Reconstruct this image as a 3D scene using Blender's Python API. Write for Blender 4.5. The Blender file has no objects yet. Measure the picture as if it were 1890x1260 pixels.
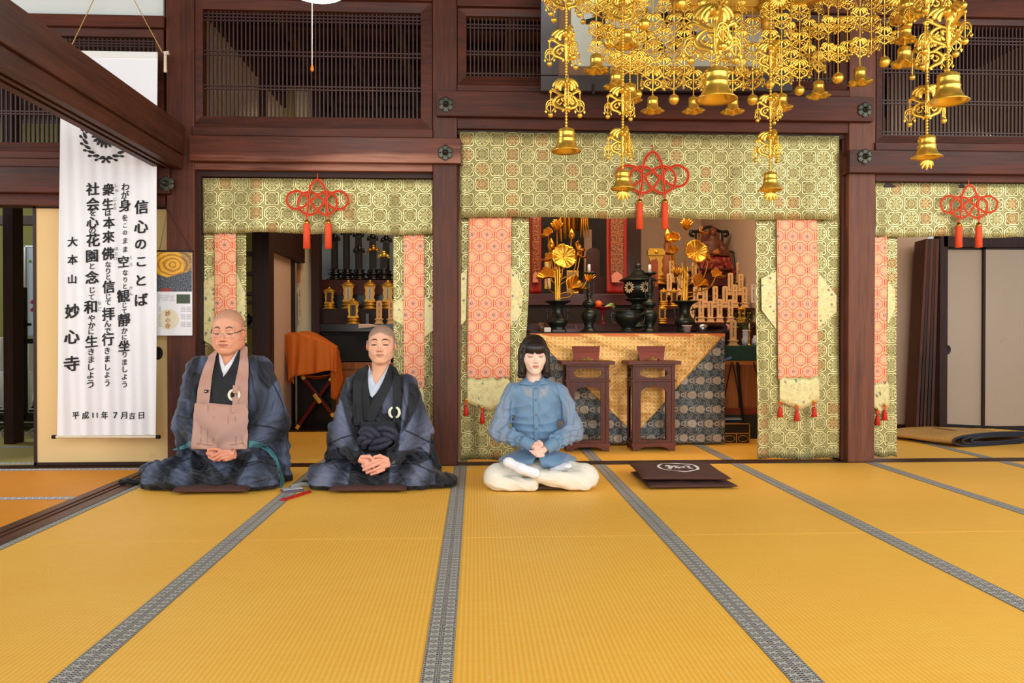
import bpy, bmesh, math, random
import numpy as np
from math import sin, cos, pi, radians, sqrt, atan2, floor
from mathutils import Vector, Matrix, Euler
# ---------------------------------------------------------------- camera, world, lights, exposure
SC = bpy.context.scene
COL = SC.collection
F = 1450.0
YAW = math.atan(68 / F)
PITCH = math.atan(12 / F)
CAMZ = 0.892
cam_d = bpy.data.cameras.new('camera')
cam_d.sensor_width = 36.0
cam_d.lens = 36.0 * F / 1890
cam_d.clip_start = 0.05
cam = bpy.data.objects.new('camera', cam_d)
COL.objects.link(cam)
cam.location = (0, 0, CAMZ)
cam.rotation_euler = (pi / 2 - PITCH, 0, -YAW)
SC.camera = cam
CM = cam.rotation_euler.to_matrix()
SC.view_settings.view_transform = 'Standard'
SC.view_settings.look = 'None'
SC.view_settings.gamma = 1.0
SC.view_settings.use_curve_mapping = False
SC.view_settings.exposure = 0.0
SC.cycles.max_bounces = 6
SC.cycles.diffuse_bounces = 3
SC.cycles.glossy_bounces = 3
SC.cycles.transmission_bounces = 4
SC.cycles.transparent_max_bounces = 10
SC.cycles.caustics_reflective = False
SC.cycles.caustics_refractive = False
SC.cycles.sample_clamp_indirect = 6.0
world = bpy.data.worlds.new('daylight')
SC.world = world
world.use_nodes = True
world.node_tree.nodes['Background'].inputs[0].default_value = (0.95, 0.97, 1.0, 1)
world.node_tree.nodes['Background'].inputs[1].default_value = 0.60
def area(name, loc, target, size, size_y, power, col=(1, 1, 1)):
 d = bpy.data.lights.new(name, 'AREA')
 d.shape = 'RECTANGLE'
 d.size, d.size_y, d.energy, d.color = size, size_y, power, col
 o = bpy.data.objects.new(name, d)
 COL.objects.link(o)
 o.location = loc
 o.rotation_euler = (Vector(target) - Vector(loc)).to_track_quat('-Z', 'Y').to_euler()
 return o
def point(name, loc, power, col=(1, 1, 1), r=0.1):
 d = bpy.data.lights.new(name, 'POINT')
 d.energy, d.color, d.shadow_soft_size = power, col, r
 o = bpy.data.objects.new(name, d)
 COL.objects.link(o)
 o.location = loc
 return o
# open garden side behind the photographer, the open side to the right, the left room's windows
area('garden_daylight', (1.0, -2.6, 2.2), (1.0, 5.0, 0.9), 8.0, 3.0, 390, (1.0, 0.985, 0.955))
area('right_daylight', (4.9, 1.6, 2.5), (0.6, 4.4, 0.5), 3.5, 2.4, 120, (1.0, 0.99, 0.97))
area('left_room_daylight', (-6.0, 3.6, 2.2), (-3.2, 5.4, 1.0), 2.5, 2.0, 110, (0.97, 0.99, 1.0))
area('far_left_room_light', (-6.0, 7.6, 2.4), (-4.2, 8.6, 0.8), 1.5, 1.5, 38, (0.97, 1.0, 0.93))
# lamps of the inner sanctuary
area('sanctuary_lamp', (1.3, 6.3, 2.9), (1.4, 7.4, 0.9), 2.4, 0.8, 58, (1.0, 0.70, 0.44))
area('left_altar_lamp', (-0.75, 6.7, 2.8), (-0.8, 7.6, 0.8), 0.9, 0.5, 22, (1.0, 0.74, 0.48))
area('right_room_lamp', (4.1, 6.0, 2.3), (4.0, 7.2, 0.9), 1.0, 0.8, 13, (1.0, 0.86, 0.72))
# ---------------------------------------------------------------- pixel helpers (1890 x 1260 frame)
def P(px, py, Y):
 d = CM @ Vector(((px - 945) / F, (630 - py) / F, -1.0))
 t = Y / d.y
 return Vector((d.x * t, Y, CAMZ + d.z * t))
def PX(px, Y):
 return P(px, 618, Y).x
def PZ(py, Y, px=945):
 return P(px, py, Y).z
def G(px, py, z=0.0):
 d = CM @ Vector(((px - 945) / F, (630 - py) / F, -1.0))
 t = (z - CAMZ) / d.z
 return Vector((d.x * t, d.y * t, z))
# ---------------------------------------------------------------- colour and node helpers
def S(r, g, b):
 def c(v):
  v /= 255.0
  return v / 12.92 if v <= 0.04045 else ((v + 0.055) / 1.055) ** 2.4
 return (c(r), c(g), c(b), 1.0)
class E_:
 """tiny expression wrapper that grows Math nodes"""
 def __init__(s, t, sock):
  s.t, s.s = t, sock
 def _m(s, op, *a):
  n = s.t.nodes.new('ShaderNodeMath')
  n.operation = op
  for i, v in enumerate(a):
   if isinstance(v, E_):
    s.t.links.new(v.s, n.inputs[i])
   else:
    n.inputs[i].default_value = v
  return E_(s.t, n.outputs[0])
 def __add__(s, o): return s._m('ADD', s, o)
 __radd__ = __add__
 def __sub__(s, o): return s._m('SUBTRACT', s, o)
 def __rsub__(s, o): return s._m('SUBTRACT', o, s)
 def __mul__(s, o): return s._m('MULTIPLY', s, o)
 __rmul__ = __mul__
 def __truediv__(s, o): return s._m('DIVIDE', s, o)
 def sin(s): return s._m('SINE', s)
 def cos(s): return s._m('COSINE', s)
 def abs(s): return s._m('ABSOLUTE', s)
 def floor(s): return s._m('FLOOR', s)
 def fract(s): return s._m('FRACT', s)
 def sqrt(s): return s._m('SQRT', s)
 def lt(s, o): return s._m('LESS_THAN', s, o)
 def gt(s, o): return s._m('GREATER_THAN', s, o)
 def min(s, o): return s._m('MINIMUM', s, o)
 def max(s, o): return s._m('MAXIMUM', s, o)
 def pmod(s, o): return s._m('FLOORED_MODULO', s, o)
 def atan2(s, o): return s._m('ARCTAN2', s, o)
 def band(s, c, w, soft=0.02):
  """1 where |s-c| < w, with soft edge"""
  return ((s - c).abs()).step_down(w, soft)
 def step_down(s, e, soft=0.02):
  n = s.t.nodes.new('ShaderNodeMapRange')
  n.interpolation_type = 'SMOOTHSTEP'
  s.t.links.new(s.s, n.inputs[0])
  n.inputs[1].default_value = e - soft
  n.inputs[2].default_value = e + soft
  n.inputs[3].default_value = 1
  n.inputs[4].default_value = 0
  return E_(s.t, n.outputs[0])
 def step_up(s, e, soft=0.02):
  return 1 - s.step_down(e, soft)
def mixc(t, a, b, fac):
 n = t.nodes.new('ShaderNodeMix')
 n.data_type = 'RGBA'
 for sock, v in ((n.inputs[0], fac), (n.inputs[6], a), (n.inputs[7], b)):
  if isinstance(v, E_):
   t.links.new(v.s, sock)
  elif hasattr(v, 'is_output'):
   t.links.new(v, sock)
  else:
   sock.default_value = v
 return n.outputs[2]
def newmat(name):
 m = bpy.data.materials.new(name)
 m.use_nodes = True
 t = m.node_tree
 return m, t, t.nodes['Principled BSDF']
def noise(t, vec, scale, detail=3, rough=0.5, stretch=None):
 if stretch is not None:
  mp = t.nodes.new('ShaderNodeMapping')
  mp.inputs['Scale'].default_value = stretch
  t.links.new(vec, mp.inputs[0])
  vec = mp.outputs[0]
 n = t.nodes.new('ShaderNodeTexNoise')
 n.inputs['Scale'].default_value = scale
 n.inputs['Detail'].default_value = detail
 n.inputs['Roughness'].default_value = rough
 t.links.new(vec, n.inputs['Vector'])
 return E_(t, n.outputs[0])
def coords(t, kind='Object'):
 return t.nodes.new('ShaderNodeTexCoord').outputs[kind]
def uvsplit(t, kind='UV'):
 sp = t.nodes.new('ShaderNodeSeparateXYZ')
 t.links.new(coords(t, kind), sp.inputs[0])
 return E_(t, sp.outputs[0]), E_(t, sp.outputs[1]), E_(t, sp.outputs[2])
def bump(t, bs, h, strength=0.3, dist=0.01):
 b = t.nodes.new('ShaderNodeBump')
 b.inputs['Strength'].default_value = strength
 b.inputs['Distance'].default_value = dist
 t.links.new(h.s, b.inputs['Height'])
 t.links.new(b.outputs[0], bs.inputs['Normal'])
def setin(t, sock, v):
 if isinstance(v, E_):
  t.links.new(v.s, sock)
 elif hasattr(v, 'is_output'):
  t.links.new(v, sock)
 else:
  sock.default_value = v
MAT = {}
def plain(name, col, rough=0.6, metal=0.0, var=0.12, scale=12, bmp=0.0, spec=0.5, stretch=None):
 if name in MAT:
  return MAT[name]
 m, t, b = newmat(name)
 n = noise(t, coords(t), scale, 4, 0.55, stretch)
 dark = tuple(c * (1 - var) for c in col[:3]) + (1,)
 lite = tuple(min(1, c * (1 + var)) for c in col[:3]) + (1,)
 setin(t, b.inputs['Base Color'], mixc(t, dark, lite, n))
 b.inputs['Roughness'].default_value = rough
 b.inputs['Metallic'].default_value = metal
 b.inputs['Specular IOR Level'].default_value = spec
 if bmp:
  bump(t, b, n, bmp, 0.01)
 MAT[name] = m
 return m
def wood(name, c1, c2, axis='x', rough=0.45, grain=1.0, worn=None):
 """dark timber, grain running along one object axis"""
 if name in MAT:
  return MAT[name]
 m, t, b = newmat(name)
 st = {'x': (0.06, 1, 1), 'y': (1, 0.06, 1), 'z': (1, 1, 0.06)}[axis]
 co = coords(t)
 n1 = noise(t, co, 60 * grain, 5, 0.65, st)
 n2 = noise(t, co, 9 * grain, 3, 0.6, st)
 n3 = noise(t, co, 2.2, 3, 0.5)
 f = n1 * 0.55 + n2 * 0.55 + n3 * 0.3
 f = f.step_up(0.7, 0.32)
 c = mixc(t, c1, c2, f)
 if worn:
  w = noise(t, co, 5, 4, 0.7, st).step_up(0.60, 0.10)
  c = mixc(t, c, worn, w * 0.6)
 setin(t, b.inputs['Base Color'], c)
 setin(t, b.inputs['Roughness'], n2 * 0.3 + (rough - 0.1))
 b.inputs['Specular IOR Level'].default_value = 0.35
 bump(t, b, n1, 0.25, 0.004)
 MAT[name] = m
 return m
# ---------------------------------------------------------------- mesh builder
class MB:
 def __init__(s):
  s.v, s.f, s.uv, s.sm = [], [], [], []
 def add(s, vs, fs, uvs=None, smooth=False):
  o = len(s.v)
  s.v += [tuple(v) for v in vs]
  for i, f in enumerate(fs):
   s.f.append([o + k for k in f])
   s.uv.append(uvs[i] if uvs else None)
   s.sm.append(smooth)
  return s
 def box(s, x0, x1, y0, y1, z0, z1):
  x0, x1 = min(x0, x1), max(x0, x1)
  y0, y1 = min(y0, y1), max(y0, y1)
  z0, z1 = min(z0, z1), max(z0, z1)
  v = [(x, y, z) for x in (x0, x1) for y in (y0, y1) for z in (z0, z1)]
  f = [(0, 1, 3, 2), (4, 6, 7, 5), (0, 4, 5, 1), (2, 3, 7, 6), (0, 2, 6, 4), (1, 5, 7, 3)]
  return s.add(v, f)
 def bar(s, a, b, w, h, up=(0, 0, 1)):
  """square bar from a to b"""
  a, b = Vector(a), Vector(b)
  d = (b - a).normalized()
  u = Vector(up)
  if abs(d.dot(u)) > 0.95:
   u = Vector((0, 1, 0))
  r = d.cross(u).normalized()
  u = r.cross(d)
  v = []
  for p in (a, b):
   for i, j in ((-1, -1), (1, -1), (1, 1), (-1, 1)):
    v.append(p + r * i * w / 2 + u * j * h / 2)
  f = [(3, 2, 1, 0), (4, 5, 6, 7), (0, 1, 5, 4), (1, 2, 6, 5), (2, 3, 7, 6), (3, 0, 4, 7)]
  return s.add(v, f)
 def tube(s, pts, r, n=8, caps=True, closed=False, flat=1.0):
  pts = [Vector(p) for p in pts]
  m = len(pts)
  rs = r if isinstance(r, (list, tuple)) else [r] * m
  up = None
  rings = []
  for i, p in enumerate(pts):
   if closed:
    d = (pts[(i + 1) % m] - pts[i - 1])
   else:
    d = (pts[min(i + 1, m - 1)] - pts[max(i - 1, 0)])
   if d.length < 1e-9:
    d = Vector((0, 0, 1))
   d.normalize()
   if up is None:
    up = Vector((0, 1, 0)) if abs(d.y) < 0.9 else Vector((1, 0, 0))
   e = (up - d * up.dot(d))
   if e.length < 1e-6:
    e = Vector((1, 0, 0))
   e.normalize()
   up = e
   q = d.cross(e)
   rings.append([p + (e * cos(2 * pi * k / n) * flat + q * sin(2 * pi * k / n)) * rs[i] for k in range(n)])
  v = [x for rg in rings for x in rg]
  f = []
  for i in range(m if closed else m - 1):
   j = (i + 1) % m
   for k in range(n):
    l = (k + 1) % n
    f.append((i * n + k, i * n + l, j * n + l, j * n + k))
  s.add(v, f, smooth=True)
  if caps and not closed:
   s.add(rings[0], [tuple(range(n))[::-1]])
   s.add(rings[-1], [tuple(range(n))])
  return s
 def lathe(s, prof, c=(0, 0, 0), n=24, smooth=True, sx=1, sy=1, ripple=0, rk=6):
  """profile [(r, z)...] turned about z through c"""
  v, f = [], []
  for (r, z) in prof:
   for k in range(n):
    a = 2 * pi * k / n
    rr = r * (1 + ripple * cos(rk * a) * (r > 0.001))
    v.append((c[0] + rr * cos(a) * sx, c[1] + rr * sin(a) * sy, c[2] + z))
  for i in range(len(prof) - 1):
   for k in range(n):
    l = (k + 1) % n
    f.append((i * n + k, i * n + l, (i + 1) * n + l, (i + 1) * n + k))
  s.add(v, f, smooth=smooth)
  if prof[0][0] > 1e-4:
   s.add(v[:n], [tuple(range(n))[::-1]])
  if prof[-1][0] > 1e-4:
   s.add(v[-n:], [tuple(range(n))])
  return s
 def ball(s, c, r, n=10, sx=1, sy=1, sz=1):
  prof = [(r * sin(pi * i / n), -r * sz * cos(pi * i / n)) for i in range(n + 1)]
  prof[0] = (0, prof[0][1]); prof[-1] = (0, prof[-1][1])
  return s.lathe(prof, c, max(8, int(n * 1.6)), True, sx, sy)
 def prism(s, poly, axis_pts):
  """extrude polygon; poly list of 3D points, axis_pts = offset vector"""
  o = Vector(axis_pts)
  a = [Vector(p) for p in poly]
  b = [p + o for p in a]
  n = len(a)
  s.add(a + b, [tuple(range(n))[::-1], tuple(range(n, 2 * n))] +
    [(i, (i + 1) % n, n + (i + 1) % n, n + i) for i in range(n)])
  return s
 def grid(s, nu, nv, fn, uvfn=None, smooth=True, closed_u=False):
  """fn(u, v) u, v in 0..1"""
  v = [fn(i / nu, j / nv) for j in range(nv + 1) for i in range(nu + 1)]
  f, uvs = [], []
  for j in range(nv):
   for i in range(nu):
    q = (j * (nu + 1) + i, j * (nu + 1) + i + 1, (j + 1) * (nu + 1) + i + 1, (j + 1) * (nu + 1) + i)
    f.append(q)
    if uvfn:
     uvs.append([uvfn(a / nu, b / nv) for a, b in ((i, j), (i + 1, j), (i + 1, j + 1), (i, j + 1))])
  return s.add(v, f, uvs if uvfn else None, smooth)
 def build(s, name, mat=None, parent=None, origin=None, bev=0.0, solid=0.0, sub=0, mods=None):
  me = bpy.data.meshes.new(name)
  v = s.v
  o = bpy.data.objects.new(name, me)
  if origin is None and parent is None and v:
   xs = [p[0] for p in v]; ys = [p[1] for p in v]; zs = [p[2] for p in v]
   origin = ((min(xs) + max(xs)) / 2, (min(ys) + max(ys)) / 2, min(zs))
  if origin is not None:
   v = [(p[0] - origin[0], p[1] - origin[1], p[2] - origin[2]) for p in v]
   o.location = origin
  if parent is not None and origin is None:
   w = WORLD_OFFSET.get(parent.name, (0, 0, 0))
   v = [(p[0] - w[0], p[1] - w[1], p[2] - w[2]) for p in v]
   WORLD_OFFSET[o.name] = w
  me.from_pydata(v, [], s.f)
  if any(u is not None for u in s.uv):
   l = me.uv_layers.new(name='UVMap')
   k = 0
   for f, u in zip(s.f, s.uv):
    for i in range(len(f)):
     if u is not None:
      l.data[k].uv = u[i]
     k += 1
  me.polygons.foreach_set('use_smooth', s.sm)
  if mat is not None:
   me.materials.append(mat)
  me.update()
  COL.objects.link(o)
  if parent is not None:
   o.parent = parent
  else:
   WORLD_OFFSET[o.name] = tuple(o.location)
  if solid:
   md = o.modifiers.new('solid', 'SOLIDIFY'); md.thickness = abs(solid); md.offset = -1 if solid > 0 else 1
  if bev:
   md = o.modifiers.new('bevel', 'BEVEL'); md.width = bev; md.segments = 2; md.limit_method = 'ANGLE'
   md.harden_normals = False
  if sub:
   md = o.modifiers.new('sub', 'SUBSURF'); md.levels = sub; md.render_levels = sub
  return o
WORLD_OFFSET = {}       # world position of each top-level's origin, so children can be given in world coordinates
def tag(o, label=None, cat=None, group=None, kind=None):
 if label: o['label'] = label
 if cat: o['category'] = cat
 if group: o['group'] = group
 if kind: o['kind'] = kind
 return o
def thing(name, loc, label, cat, group=None):
 o = bpy.data.objects.new(name, None)
 o.empty_display_size = 0.05
 COL.objects.link(o)
 o.location = loc
 WORLD_OFFSET[o.name] = tuple(loc)
 return tag(o, label, cat, group)
def struct(mb, name, mat, label=None, cat=None, **k):
 o = mb.build(name, mat, **k)
 o['kind'] = 'structure'
 if label: o['label'] = label
 if cat: o['category'] = cat
 return o
def pbox(mb, x0, y0, x1, y1, Y, depth):
 """box whose front face covers the pixel rect at depth Y"""
 cx, cy = (x0 + x1) / 2, (y0 + y1) / 2
 mb.box(P(x0, cy, Y).x, P(x1, cy, Y).x, Y, Y + depth, P(cx, y1, Y).z, P(cx, y0, Y).z)
 return mb
def copy_tree(o, parent=None):
 c = o.copy()
 COL.objects.link(c)
 if parent is not None:
  c.parent = parent
 for ch in list(o.children):
  copy_tree(ch, c)
 return c
random.seed(7)
# ---------------------------------------------------------------- materials
W_X = wood('timber_x', S(34, 13, 5), S(96, 42, 19), 'x', 0.5)
W_XW = wood('timber_worn_x', S(50, 19, 8), S(116, 54, 26), 'x', 0.45, 1.0, S(200, 146, 124))
W_Y = wood('timber_y', S(40, 20, 12), S(92, 50, 30), 'y', 0.5)
W_Z = wood('timber_z', S(42, 17, 8), S(102, 48, 24), 'z', 0.48)
W_ZL = wood('timber_light_z', S(72, 36, 22), S(128, 76, 52), 'z', 0.5)
W_DARK = wood('timber_dark', S(24, 12, 10), S(56, 28, 20), 'x', 0.5)
W_DARKZ = wood('timber_dark_z', S(26, 13, 10), S(60, 30, 22), 'z', 0.5)
W_CEIL = wood('ceiling_boards', S(20, 9, 5), S(62, 32, 16), 'y', 0.6)
W_SILL = wood('sill_timber', S(40, 22, 12), S(78, 48, 30), 'x', 0.28)
W_SILLY = wood('sill_timber_y', S(60, 34, 24), S(108, 70, 52), 'y', 0.35)
W_STAND = wood('stand_wood', S(52, 20, 9), S(104, 46, 24), 'z', 0.38)
W_STANDX = wood('stand_wood_x', S(60, 24, 11), S(116, 54, 30), 'x', 0.38)
W_RED = wood('lectern_red', S(96, 34, 22), S(152, 66, 44), 'x', 0.35)
W_CAB = wood('cabinet_wood', S(120, 66, 30), S(186, 116, 58), 'z', 0.45)
LATT = plain('lattice_wood', S(58, 28, 21), 0.5, 0, 0.2)
PLASTER = plain('white_plaster', S(212, 216, 210), 0.85, 0, 0.05, 3)
PLASTER_W = plain('inner_plaster', S(196, 188, 170), 0.9, 0, 0.06, 3)
CREAM = plain('cream_wall', S(214, 200, 168), 0.9, 0, 0.05, 3)
PINKWALL = plain('sanctuary_wall', S(206, 178, 156), 0.9, 0, 0.05, 3)
BLACK = plain('black_lacquer', S(16, 14, 14), 0.28, 0, 0.3)
BLACKM = plain('black_metal', S(24, 24, 26), 0.45, 0.5, 0.2)
GOLD = plain('polished_gold', S(255, 204, 84), 0.30, 0.82, 0.08, 20)
GOLDB = plain('bright_gold_leaf', S(242, 178, 66), 0.34, 1.0, 0.18, 30)
GOLDD = plain('aged_gold', S(196, 140, 54), 0.38, 1.0, 0.25, 40)
GOLDP = plain('gold_paint', S(214, 158, 52), 0.42, 0.55, 0.25, 60)
BRONZE = plain('dark_bronze', S(52, 58, 52), 0.36, 0.75, 0.35, 30, 0.1)
BOLT = plain('nail_cover_metal', S(74, 74, 66), 0.42, 0.8, 0.3, 30)
WHITEWAX = plain('white_wax', S(238, 236, 230), 0.5, 0, 0.02)
ORANGECORD = plain('orange_cord', S(226, 76, 22), 0.6, 0, 0.12, 80)
ORANGEDARK = plain('orange_cord_groove', S(150, 30, 14), 0.7, 0, 0.12, 80)
TASSEL = plain('orange_tassel', S(232, 78, 34), 0.7, 0, 0.2, 60, 0.3, stretch=(8, 8, 0.4))
TASSELR = plain('red_tassel', S(206, 44, 24), 0.7, 0, 0.2, 60, 0.3, stretch=(8, 8, 0.4))
INK = plain('black_ink', S(14, 13, 16), 0.7, 0, 0.1)
WHITECLOTH = plain('white_sheet', S(226, 228, 224), 0.85, 0, 0.05, 6)
def mat_fusuma(name, c, stain):
 m, t, b = newmat(name)
 co = coords(t)
 n = noise(t, co, 2.5, 4, 0.6)
 s = noise(t, co, 5, 5, 0.7).step_up(0.66, 0.08)
 fine = noise(t, co, 240, 2)
 cc = mixc(t, tuple(x * 0.93 for x in c[:3]) + (1,), c, n)
 cc = mixc(t, cc, stain, s * 0.35)
 setin(t, b.inputs['Base Color'], cc)
 b.inputs['Roughness'].default_value = 0.8
 bump(t, b, fine, 0.08, 0.002)
 return m
FUSUMA = mat_fusuma('cream_fusuma_paper', S(232, 200, 140), S(206, 166, 100))
FUSUMA_G = mat_fusuma('grey_fusuma_paper', S(176, 160, 142), S(150, 116, 80))
def mat_tatami(name, c1, c2, axis=0, per=0.0155):
 m, t, b = newmat(name)
 x, y, z = uvsplit(t, 'Object')
 a, o = (x, y) if axis == 0 else (y, x)
 rib = (a * (2 * pi / per)).sin() * 0.5 + 0.5
 straw = noise(t, coords(t), 70, 3, 0.6, (1, 0.15, 1) if axis else (0.15, 1, 1))
 big = noise(t, coords(t), 1.1, 3, 0.6)
 spots = noise(t, coords(t), 13, 3, 0.7).step_up(0.73, 0.03)
 c = mixc(t, c1, c2, rib * 0.35 + straw * 0.35 + big * 0.4)
 c = mixc(t, c, S(236, 214, 150), spots * 0.35)
 setin(t, b.inputs['Base Color'], c)
 setin(t, b.inputs['Roughness'], 0.62 - big * 0.2)
 b.inputs['Specular IOR Level'].default_value = 0.4
 bump(t, b, rib + straw * 0.5, 0.35, 0.0018)
 return m
TATAMI = mat_tatami('tatami_straw', S(236, 160, 40), S(255, 208, 92))
TATAMI_O = mat_tatami('tatami_straw_orange', S(214, 128, 16), S(236, 156, 36), 1)
TATAMI_G = mat_tatami('tatami_straw_green', S(176, 160, 84), S(196, 182, 110), 1)
def mat_heri(name, c_lo, c_hi, dark, axis=1, per=0.036):
 """woven tatami border: grey ground, dotted dark edges, small crests"""
 m, t, b = newmat(name)
 U, V, _ = uvsplit(t, 'UV')       # U across 0..1 (two borders side by side), V along in metres
 v = V / per
 fu = (U * 2).fract() - 0.5
 fv = v.fract() - 0.5
 dots = (((fu.abs() - 0.36).abs() * 3.2).max(((v * 3).fract() - 0.5).abs() * 0.9)).step_down(0.26, 0.05)
 seam = (fu.abs()).step_up(0.475, 0.01)
 r = ((fu * fu) * 2.6 + (fv * fv) * 1.3).sqrt()
 ring = r.band(0.36, 0.05, 0.02)
 core = r.band(0.16, 0.05, 0.02)
 th = fu.atan2(fv)
 pet = (r.band(0.25, 0.06, 0.02)) * ((th * 6).cos().step_up(0.2, 0.1))
 f = (ring + core + pet).min(1.0) * 0.75
 c = mixc(t, c_lo, c_hi, noise(t, coords(t), 260, 2))
 c = mixc(t, c, dark, f)
 c = mixc(t, c, dark, (dots + seam).min(1.0))
 setin(t, b.inputs['Base Color'], c)
 b.inputs['Roughness'].default_value = 0.8
 return m
HERI = mat_heri('tatami_border_grey', S(154, 152, 142), S(204, 200, 186), S(48, 48, 56))
HERI_W = mat_heri('tatami_border_white', S(200, 202, 206), S(236, 236, 236), S(56, 62, 92))
def mat_gold_brocade(name, per=0.104, c_pale=S(232, 224, 158), c_mid=S(182, 166, 98), c_dark=S(34, 28, 12), warm=S(222, 168, 104), sheen=0.45):
 m, t, b = newmat(name)
 U, V, _ = uvsplit(t)
 u, v = U / per, V / per
 iu, iv = u.floor(), v.floor()
 fu, fv = u.fract() - 0.5, v.fract() - 0.5
 par = (iu + iv).pmod(2.0)
 r = (fu * fu + fv * fv).sqrt()
 th = fu.atan2(fv)
 octm = (fu.abs().max(fv.abs())).max((fu.abs() + fv.abs()) * 0.7071)
 quat = r * (1.0 + (th * 4).cos() * 0.16)
 d = octm * (1 - par) + quat * par
 # pale interlocking bands
 band = d.band(0.462, 0.021, 0.010)
 line1 = d.band(0.395, 0.016, 0.008)
 line2 = d.band(0.50, 0.010, 0.008)
 fil1 = ((th * 8).cos() * (d * 40).sin()).step_up(0.15, 0.15) * d.step_down(0.37, 0.02) * d.step_up(0.13, 0.02)
 dots = d.band(0.29, 0.035, 0.01) * (th * 8).cos().step_up(0.35, 0.15)
 ring = d.band(0.20, 0.014, 0.008)
 core = d.band(0.09, 0.016, 0.01) + d.step_down(0.03, 0.01)
 out = d.step_up(0.505, 0.01) * ((u * 50).sin() * (v * 50).sin()).step_up(0.0, 0.2)
 small = noise(t, coords(t, 'UV'), 210, 3, 0.7).step_up(0.52, 0.08)
 darkf = (line1 + line2 + fil1 * 0.75 * (0.5 + par * 0.5) + dots * (1 - par * 0.6) + ring * 0.8 + core * 0.8 + out * 0.7 + small * 0.34).min(1.0)
 darkf = darkf * (1 - band)
 # weave colour changes from medallion to medallion
 rnd = ((iu * 12.9898 + (iv * 0.5).floor() * 4.17).sin() * 43.7).fract()
 warmf = (rnd.gt(0.80)) * d.step_down(0.38, 0.02)
 base = mixc(t, c_mid, c_pale, (band + noise(t, coords(t, 'UV'), 6, 2) * 0.5 + d.band(0.33, 0.05) * 0.3 + (1 - par) * 0.22 * d.step_down(0.38, 0.02)).min(1.0))
 base = mixc(t, base, warm, warmf * 0.6)
 col = mixc(t, base, c_dark, darkf * 0.84)
 setin(t, b.inputs['Base Color'], col)
 b.inputs['Metallic'].default_value = sheen
 setin(t, b.inputs['Roughness'], 0.40 + darkf * 0.3)
 bump(t, b, 1 - darkf, 0.25, 0.002)
 return m
def mat_red_brocade(name, per=0.103):
 m, t, b = newmat(name)
 U, V, _ = uvsplit(t)
 u, v = U / per, V / per
 ry = 1.54
 def lat(ou, ov):
  a = (u + ou)
  c = (v + ov) / ry
  ia, ic = a.floor(), c.floor()
  x, y = a.fract() - 0.5, (c.fract() - 0.5) * ry
  return x, y, (x * x + y * y).sqrt(), ic
 xa, ya, ra, ia = lat(0.0, 0.0)
 xb, yb, rb, ib = lat(0.5, ry / 2)
 sel = rb.lt(ra)
 x = xa * (1 - sel) + xb * sel
 y = ya * (1 - sel) + yb * sel
 r = ra.min(rb)
 row = ia * 2 * (1 - sel) + (ib * 2 + 1) * sel
 th = x.atan2(y)
 octm = ((x.abs()).max(y.abs())).max((x.abs() + y.abs()) * 0.7071)
 dd = octm * 0.6 + r * 0.4
 coral, pale, gold = S(226, 84, 60), S(244, 196, 158), S(240, 212, 150)
 pf = dd.step_down(0.36, 0.02)
 ringo = dd.band(0.375, 0.024, 0.012)
 ringw = dd.band(0.43, 0.022, 0.012)
 pet = dd.band(0.23, 0.06, 0.02) * ((th * 8).cos()).step_up(0.1, 0.25)
 ringi = dd.band(0.305, 0.012, 0.01)
 edge = (rb - ra).abs().step_down(0.035, 0.015) * dd.step_up(0.46, 0.02)
 c = mixc(t, coral, pale, pf * 0.85)
 c = mixc(t, c, gold, (ringw + edge).min(1.0))
 c = mixc(t, c, coral, (ringo + pet * 0.45 + ringi * 0.7).min(1.0) * 0.9)
 kind = (row.pmod(3.0))
 cc = mixc(t, S(232, 182, 84), S(120, 40, 50), kind.lt(0.5))
 c = mixc(t, c, cc, (dd.step_down(0.10, 0.015) * 0.8 + dd.band(0.16, 0.012, 0.01) * 0.5).min(1.0))
 c = mixc(t, c, S(250, 214, 160), dd.step_down(0.028, 0.01))
 sp = noise(t, coords(t, 'UV'), 240, 3, 0.7).step_up(0.56, 0.06)
 c = mixc(t, c, coral, sp * 0.22)
 setin(t, b.inputs['Base Color'], c)
 b.inputs['Roughness'].default_value = 0.55
 b.inputs['Metallic'].default_value = 0.08
 bump(t, b, r, 0.1, 0.002)
 return m
def mat_pale_brocade(name):
 """pale gold silk strewn with small coloured blossoms"""
 m, t, b = newmat(name)
 vo = t.nodes.new('ShaderNodeTexVoronoi')
 vo.inputs['Scale'].default_value = 38
 t.links.new(coords(t, 'UV'), vo.inputs['Vector'])
 dist = E_(t, vo.outputs['Distance'])
 sp = t.nodes.new('ShaderNodeSeparateColor')
 t.links.new(vo.outputs['Color'], sp.inputs[0])
 h = E_(t, sp.outputs[0])
 g = E_(t, sp.outputs[1])
 c = mixc(t, S(196, 184, 120), S(232, 222, 164), noise(t, coords(t, 'UV'), 30, 3))
 pet = mixc(t, S(214, 170, 104), S(226, 212, 180), g)
 pet = mixc(t, pet, S(74, 100, 92), h.gt(0.90))
 pet = mixc(t, pet, S(120, 60, 70), h.lt(0.07))
 c = mixc(t, c, pet, dist.step_down(0.33, 0.03) * 0.8)
 c = mixc(t, c, S(120, 108, 56), dist.band(0.37, 0.03, 0.02) * 0.5)
 setin(t, b.inputs['Base Color'], c)
 b.inputs['Roughness'].default_value = 0.5
 b.inputs['Metallic'].default_value = 0.2
 return m
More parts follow.
